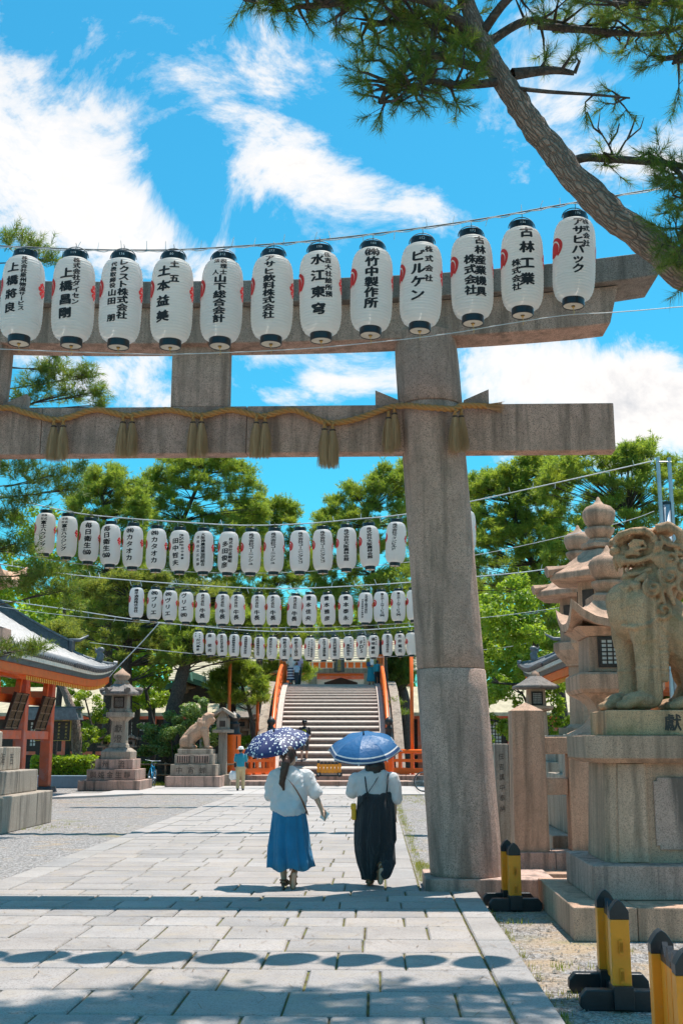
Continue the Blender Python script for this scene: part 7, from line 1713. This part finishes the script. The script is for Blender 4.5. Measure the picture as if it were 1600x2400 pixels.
# --- smaller figures
def figure(name, loc, H, label, top, bottom, hair, rz=0.0, skirt=False, hat=None, shorts=False, sleeves='short', arm=(0, 0), stride=.1, bottom_z=.05, dress=False):
    t = thing(name, loc, label, 'person', None, rz); s = H / 1.68; g = MB(); V = lambda x, y, z: Vector((x, y, z)) * s
    head(g, V(0, 0, 1.55), s * 1.0); g.cap(V(0, 0, 1.0), V(0, 0, 1.3), .13 * s, .14 * s)
    for k, q in enumerate((-1, 1)):
        sw = arm[k]; sh_ = V(q * .185, 0, 1.36); el = V(q * .225, .03 + sw * .15, 1.09); wr_ = V(q * .225 - q * sw * .10, .06 + sw * .28, .86 + sw * .22); g.cap(sh_, el, .05 * s, .04 * s); g.cap(el, wr_, .038 * s, .028 * s); hand(g, wr_, (wr_ - el), (0, 1, 0), s, .4)
        st = stride * q; g.cap(V(q * .09, 0, .88), V(q * .095, st * .5 + .02, .48), .085 * s, .058 * s); g.cap(V(q * .095, st * .5 + .02, .48), V(q * .095, st, .09), .055 * s, .036 * s)
    blobmesh(g, 'body', 'skin', t, .012 * s, 2, .5)
    c = MB(); c.cap(V(0, 0, .98), V(0, 0, 1.28), .165 * s, .175 * s); c.ell(V(0, 0, 1.33), (.19 * s, .11 * s, .10 * s)); c.ell(V(0, 0, .95), (.17 * s, .13 * s, .12 * s))
    for k, q in enumerate((-1, 1)):
        sw = arm[k]; sh_ = V(q * .175, 0, 1.355); el = V(q * .225, .03 + sw * .15, 1.09); c.cap(sh_, sh_.lerp(el, .75 if sleeves == 'short' else 1.0), .07 * s, .068 * s)
        if sleeves == 'long': c.cap(el, V(q * .225 - q * sw * .10, .06 + sw * .28, .88 + sw * .22), .055 * s, .045 * s)
    blobmesh(c, 'shirt', top, t, .014 * s, 2, .5)
    if skirt or dress:
        o = loftfold([(0, 0, (1.0 if not dress else 1.1) * s, .16 * s, .13 * s, 0), (0, 0, .8 * s, .19 * s, .16 * s, .5), (0, 0, .4 * s, .22 * s, .2 * s, 1), (0, 0, bottom_z * s + .12, .24 * s, .22 * s, 1.4)], 36, 6, .05, 3, False).build('skirt', bottom, t, True)
    else:
        p = MB(); p.cap(V(0, 0, .86), V(0, 0, .98), .15 * s, .15 * s)
        for q in (-1, 1):
            st = stride * q; kn = V(q * .095, st * .5 + .02, .5); p.cap(V(q * .09, 0, .86), kn if not shorts else V(q * .09, 0, .86).lerp(kn, .95), .105 * s, .085 * s)
            if not shorts: p.cap(kn, V(q * .095, st, .11), .08 * s, .07 * s)
        blobmesh(p, 'trousers', bottom, t, .014 * s, 2, .5)
    for q in (-1, 1):
        m = MB(); m.cap(V(q * .095, stride * q - .03, .045), V(q * .1, stride * q + .15, .038), .045 * s, .038 * s); m.build('shoe', 'darkgrey' if name == 'person' else 'darkgrey', t, True)
    h = MB(); h.ell(V(0, -.012, 1.585), (.092 * s, .108 * s, .10 * s)); h.ell(V(0, -.05, 1.54), (.08 * s, .06 * s, .08 * s)); h.build('hair', hair, t, True)
    if hat:
        m = MB(); m.lathe([(.112 * s, 1.60 * s), (.108 * s, 1.66 * s), (.07 * s, 1.70 * s), (.01 * s, 1.712 * s)], 18); m.lathe([((.17 if hat[1] else .12) * s, 1.595 * s), (.10 * s, 1.61 * s)], 18, cap=False)
        if not hat[1]: m.box(V(0, .15, 1.605), (.15 * s, .12 * s, .012))
        m.build('hat', hat[0], t, True)
    return t
gm = gr(563, 1853)
mb_ = figure('person', (gm.x, gm.y, .006), 1.46, 'older man in teal shirt, beige trousers and white hat walking with a white bag', 'teal', 'beige', 'hairblack', 0, hat=('white', True), stride=.07, arm=(.05, .25))
m = MB(); 
for q in (-1, 1): m.cap(Vector((q * .20, .04, .90)), Vector((q * .20, .06, .80)), .042, .036)
m.build('arm_covers', 'blackcloth', mb_, True)
wb_ = thing('carrier_bag', (gm.x - .24, gm.y + .02, .36), 'white plastic carrier bag hanging from the older man', 'bag'); m = MB(); m.loft([[(x * w, y * d, z) for x, y in ((-1, -1), (0, -1.25), (1, -1), (1.2, 0), (1, 1), (0, 1.25), (-1, 1), (-1.2, 0))] for w, d, z in ((.09, .05, 0), (.13, .07, .06), (.13, .07, .2), (.08, .04, .30))]); m.build('sack', 'white', wb_, True); MB().tube([(-.06, 0, .29), (-.03, 0, .37), (0, 0, .40), (.03, 0, .37), (.06, 0, .29)], .008, 6).build('handle', 'inkred', wb_, True)
import bpy as _b
bpy.context.view_layer.update()
BM = br.matrix_world.copy()
def on_bridge(u, v):
    best = None
    for k in range(0, 1250):
        yl = k * .01; P0 = BM @ Vector((0, yl, arc(yl))); q = at(u, v, P0.y); e = abs(q.z - P0.z)
        if yl < BL and (best is None or e < best[0]): best = (e, q, P0.z, yl)
    return Vector((best[1].x, best[1].y, best[2] + .01))
def on_bridge_y(u, yl): P0 = BM @ Vector((0, yl, arc(yl))); q = at(u, 1600, P0.y); return Vector((q.x, P0.y, P0.z + .005))
p = on_bridge(713, 1788)
p.z += .03
mk = figure('person', p, 1.70, 'man in black printed T-shirt, shorts and cap climbing the bridge steps', 'blackcloth', 'darkgrey', 'hairblack', 0, shorts=True, hat=('black', False), stride=.18, arm=(.0, .3))
m = MB()
for (x, z, w, h_) in ((-.06, 1.20, .05, .14), (.05, 1.24, .08, .045), (.06, 1.18, .06, .04), (.04, 1.12, .10, .04), (0, 1.30, .14, .03), (-.03, 1.06, .06, .03)): m.box((x, -.192, z), (w, .02, h_), 0, .0, .1)
m.build('shirt_print', plain('acid_yellow_print', (.62, .72, .03), .7), mk)
bp = MB().box((0.02, -.20, .93), (.30, .10, .16)).build('waist_bag', 'darkgrey', mk, bevel=.03)
p = on_bridge_y(682, 8.9); figure('person', p, 1.60, 'person in navy striped dress under a white parasol at the top of the bridge, left', 'white', 'stripes', 'hairblack', R(20), dress=True, arm=(.5, .3), bottom_z=.1)
q = thing('umbrella', (p.x - .03, p.y + .05, p.z + 1.3), 'white parasol over the person in striped dress', 'umbrella'); q.rotation_euler = (R(28), R(12), 0)
for i in range(8):
    a0, a1 = i * math.pi / 4, (i + 1) * math.pi / 4; rows = []
    for k in range(6): f = k / 5; rr = .42 * math.sin(f * 1.3) / math.sin(1.3); z = .62 - .24 * (1 - math.cos(f * 1.3)); rows.append([(math.cos(a0) * rr, math.sin(a0) * rr, z), (math.cos((a0 + a1) / 2) * rr * .96, math.sin((a0 + a1) / 2) * rr * .96, z - .01), (math.cos(a1) * rr, math.sin(a1) * rr, z)])
    MB().loft(rows, cap=False, closed=False).build('canopy_panel', 'shirt', q, True)
MB().tube([(0, 0, -.2), (0, 0, .64)], .008, 6).build('shaft', 'steel', q, True)
p = on_bridge_y(698, 9.7); figure('person', p, 1.62, 'person in pale lilac shirt at the top of the bridge behind the striped dress', plain('lilac_cloth', (.55, .42, .60), .8), 'darkgrey', 'hairblack', 0, arm=(.2, .2))
p = on_bridge_y(695, 8.7); figure('person', p, 1.12, 'small child in pale blue shirt at the top of the bridge', plain('pale_blue_cloth', (.45, .58, .72), .8), 'darkgrey', 'hairblack', R(30))
p = on_bridge_y(870, 8.6); wq = figure('person', p, 1.60, 'woman in mustard top and long blue skirt at the top of the bridge, right', plain('mustard_cloth', (.42, .33, .11), .8), 'teal', plain('blonde_hair', (.34, .22, .08), .5), 0, skirt=True, arm=(.2, .1), sleeves='long')
MB().box((.03, -.24, 1.12), (.20, .12, .34)).build('backpack', 'white', wq, bevel=.04); MB().box((-.12, -.22, 1.0), (.22, .14, .22)).build('side_bag', 'umb_navy', wq, bevel=.03)
p = on_bridge_y(884, 8.3); figure('person', p, 1.22, 'child in long teal jacket beside the bridge railing', 'teal', 'blackcloth', 'hairblack', 0, sleeves='long', arm=(.1, .2))
# ================================================================== BICYCLES
def bicycle(loc, rz, label, framemat, lean=0.0):
    t = thing('bicycle', loc, label, 'bicycle', 'parked bicycles', rz); t.rotation_euler = (lean, 0, rz)
    def wheel(x):
        w = bpy.data.objects.new('wheel', None); COL.objects.link(w); w.parent = t; w.location = (x, 0, .335)
        MB().tube([(math.cos(a) * .32, 0, math.sin(a) * .32) for a in [2 * math.pi * k / 36 for k in range(37)]], .017, 7, False).build('tyre', 'rubber', w, True); MB().tube([(math.cos(a) * .297, 0, math.sin(a) * .297) for a in [2 * math.pi * k / 36 for k in range(37)]], .008, 6, False).build('rim', 'steel', w, True)
        m = MB(); 
        for k in range(18): a = 2 * math.pi * k / 18; m.tube([(0, .02 * (1 if k % 2 else -1), 0), (math.cos(a) * .295, 0, math.sin(a) * .295)], .0018, 3, False)
        m.cap((0, -.04, 0), (0, .04, 0), .02, .02); m.build('spokes', 'steel', w)
    wheel(-.52); wheel(.52)
    m = MB(); T_ = lambda a, b, r=.016: m.tube([a, b], r, 8)
    T_((-.10, 0, .30), (-.22, 0, .78), .017); T_((-.10, 0, .30), (.36, 0, .72), .02); T_((-.20, 0, .70), (.34, 0, .80), .018); T_((.33, 0, .84), (.37, 0, .68), .02); T_((-.10, .02, .30), (-.52, .05, .335), .010); T_((-.10, -.02, .30), (-.52, -.05, .335), .010); T_((-.21, .02, .74), (-.52, .05, .335), .009); T_((-.21, -.02, .74), (-.52, -.05, .335), .009); T_((.37, .03, .68), (.52, .05, .335), .012); T_((.37, -.03, .68), (.52, -.05, .335), .012); T_((.37, -.03, .68), (.37, .03, .68), .014); m.build('frame', framemat, t, True)
    MB().tube([(.22, -.29, .98), (.34, -.22, .97), (.33, 0, .95), (.34, .22, .97), (.22, .29, .98)], .012, 7).build('handlebar', 'steel', t, True); MB().tube([(.33, 0, .84), (.33, 0, .95)], .013, 7).build('stem', 'steel', t, True)
    m = MB(); m.ell((-.24, 0, .86), (.13, .075, .03)); m.cap((-.16, 0, .86), (-.06, 0, .865), .03, .018); m.build('saddle', 'rubber', t, True); MB().tube([(-.22, 0, .78), (-.24, 0, .85)], .013, 7).build('seat_post', 'steel', t, True)
    MB().tube([(-.10 + math.cos(a) * .085, -.05, .30 + math.sin(a) * .085) for a in [2 * math.pi * k / 20 for k in range(21)]], .008, 6, False).build('chainring', 'steel', t, True); m = MB(); m.tube([(-.10, -.06, .30), (-.04, -.06, .15)], .010, 6); m.box((-.04, -.11, .145), (.08, .09, .02)); m.tube([(-.10, .06, .30), (-.16, .06, .45)], .010, 6); m.box((-.16, .11, .455), (.08, .09, .02)); m.build('pedals', 'rubber', t)
    return t
gb = gr(354, 1844, -.03); bicycle((gb.x, gb.y, -.03), R(112), 'cyan-blue bicycle parked between the carved lantern and the left guardian', 'bikeblue', R(5))
gb = gr(992, 1856); bicycle((gb.x + .52, gb.y, .005), R(8), 'dark bicycle behind the torii column, only its wheel in view', 'rubber', 0)
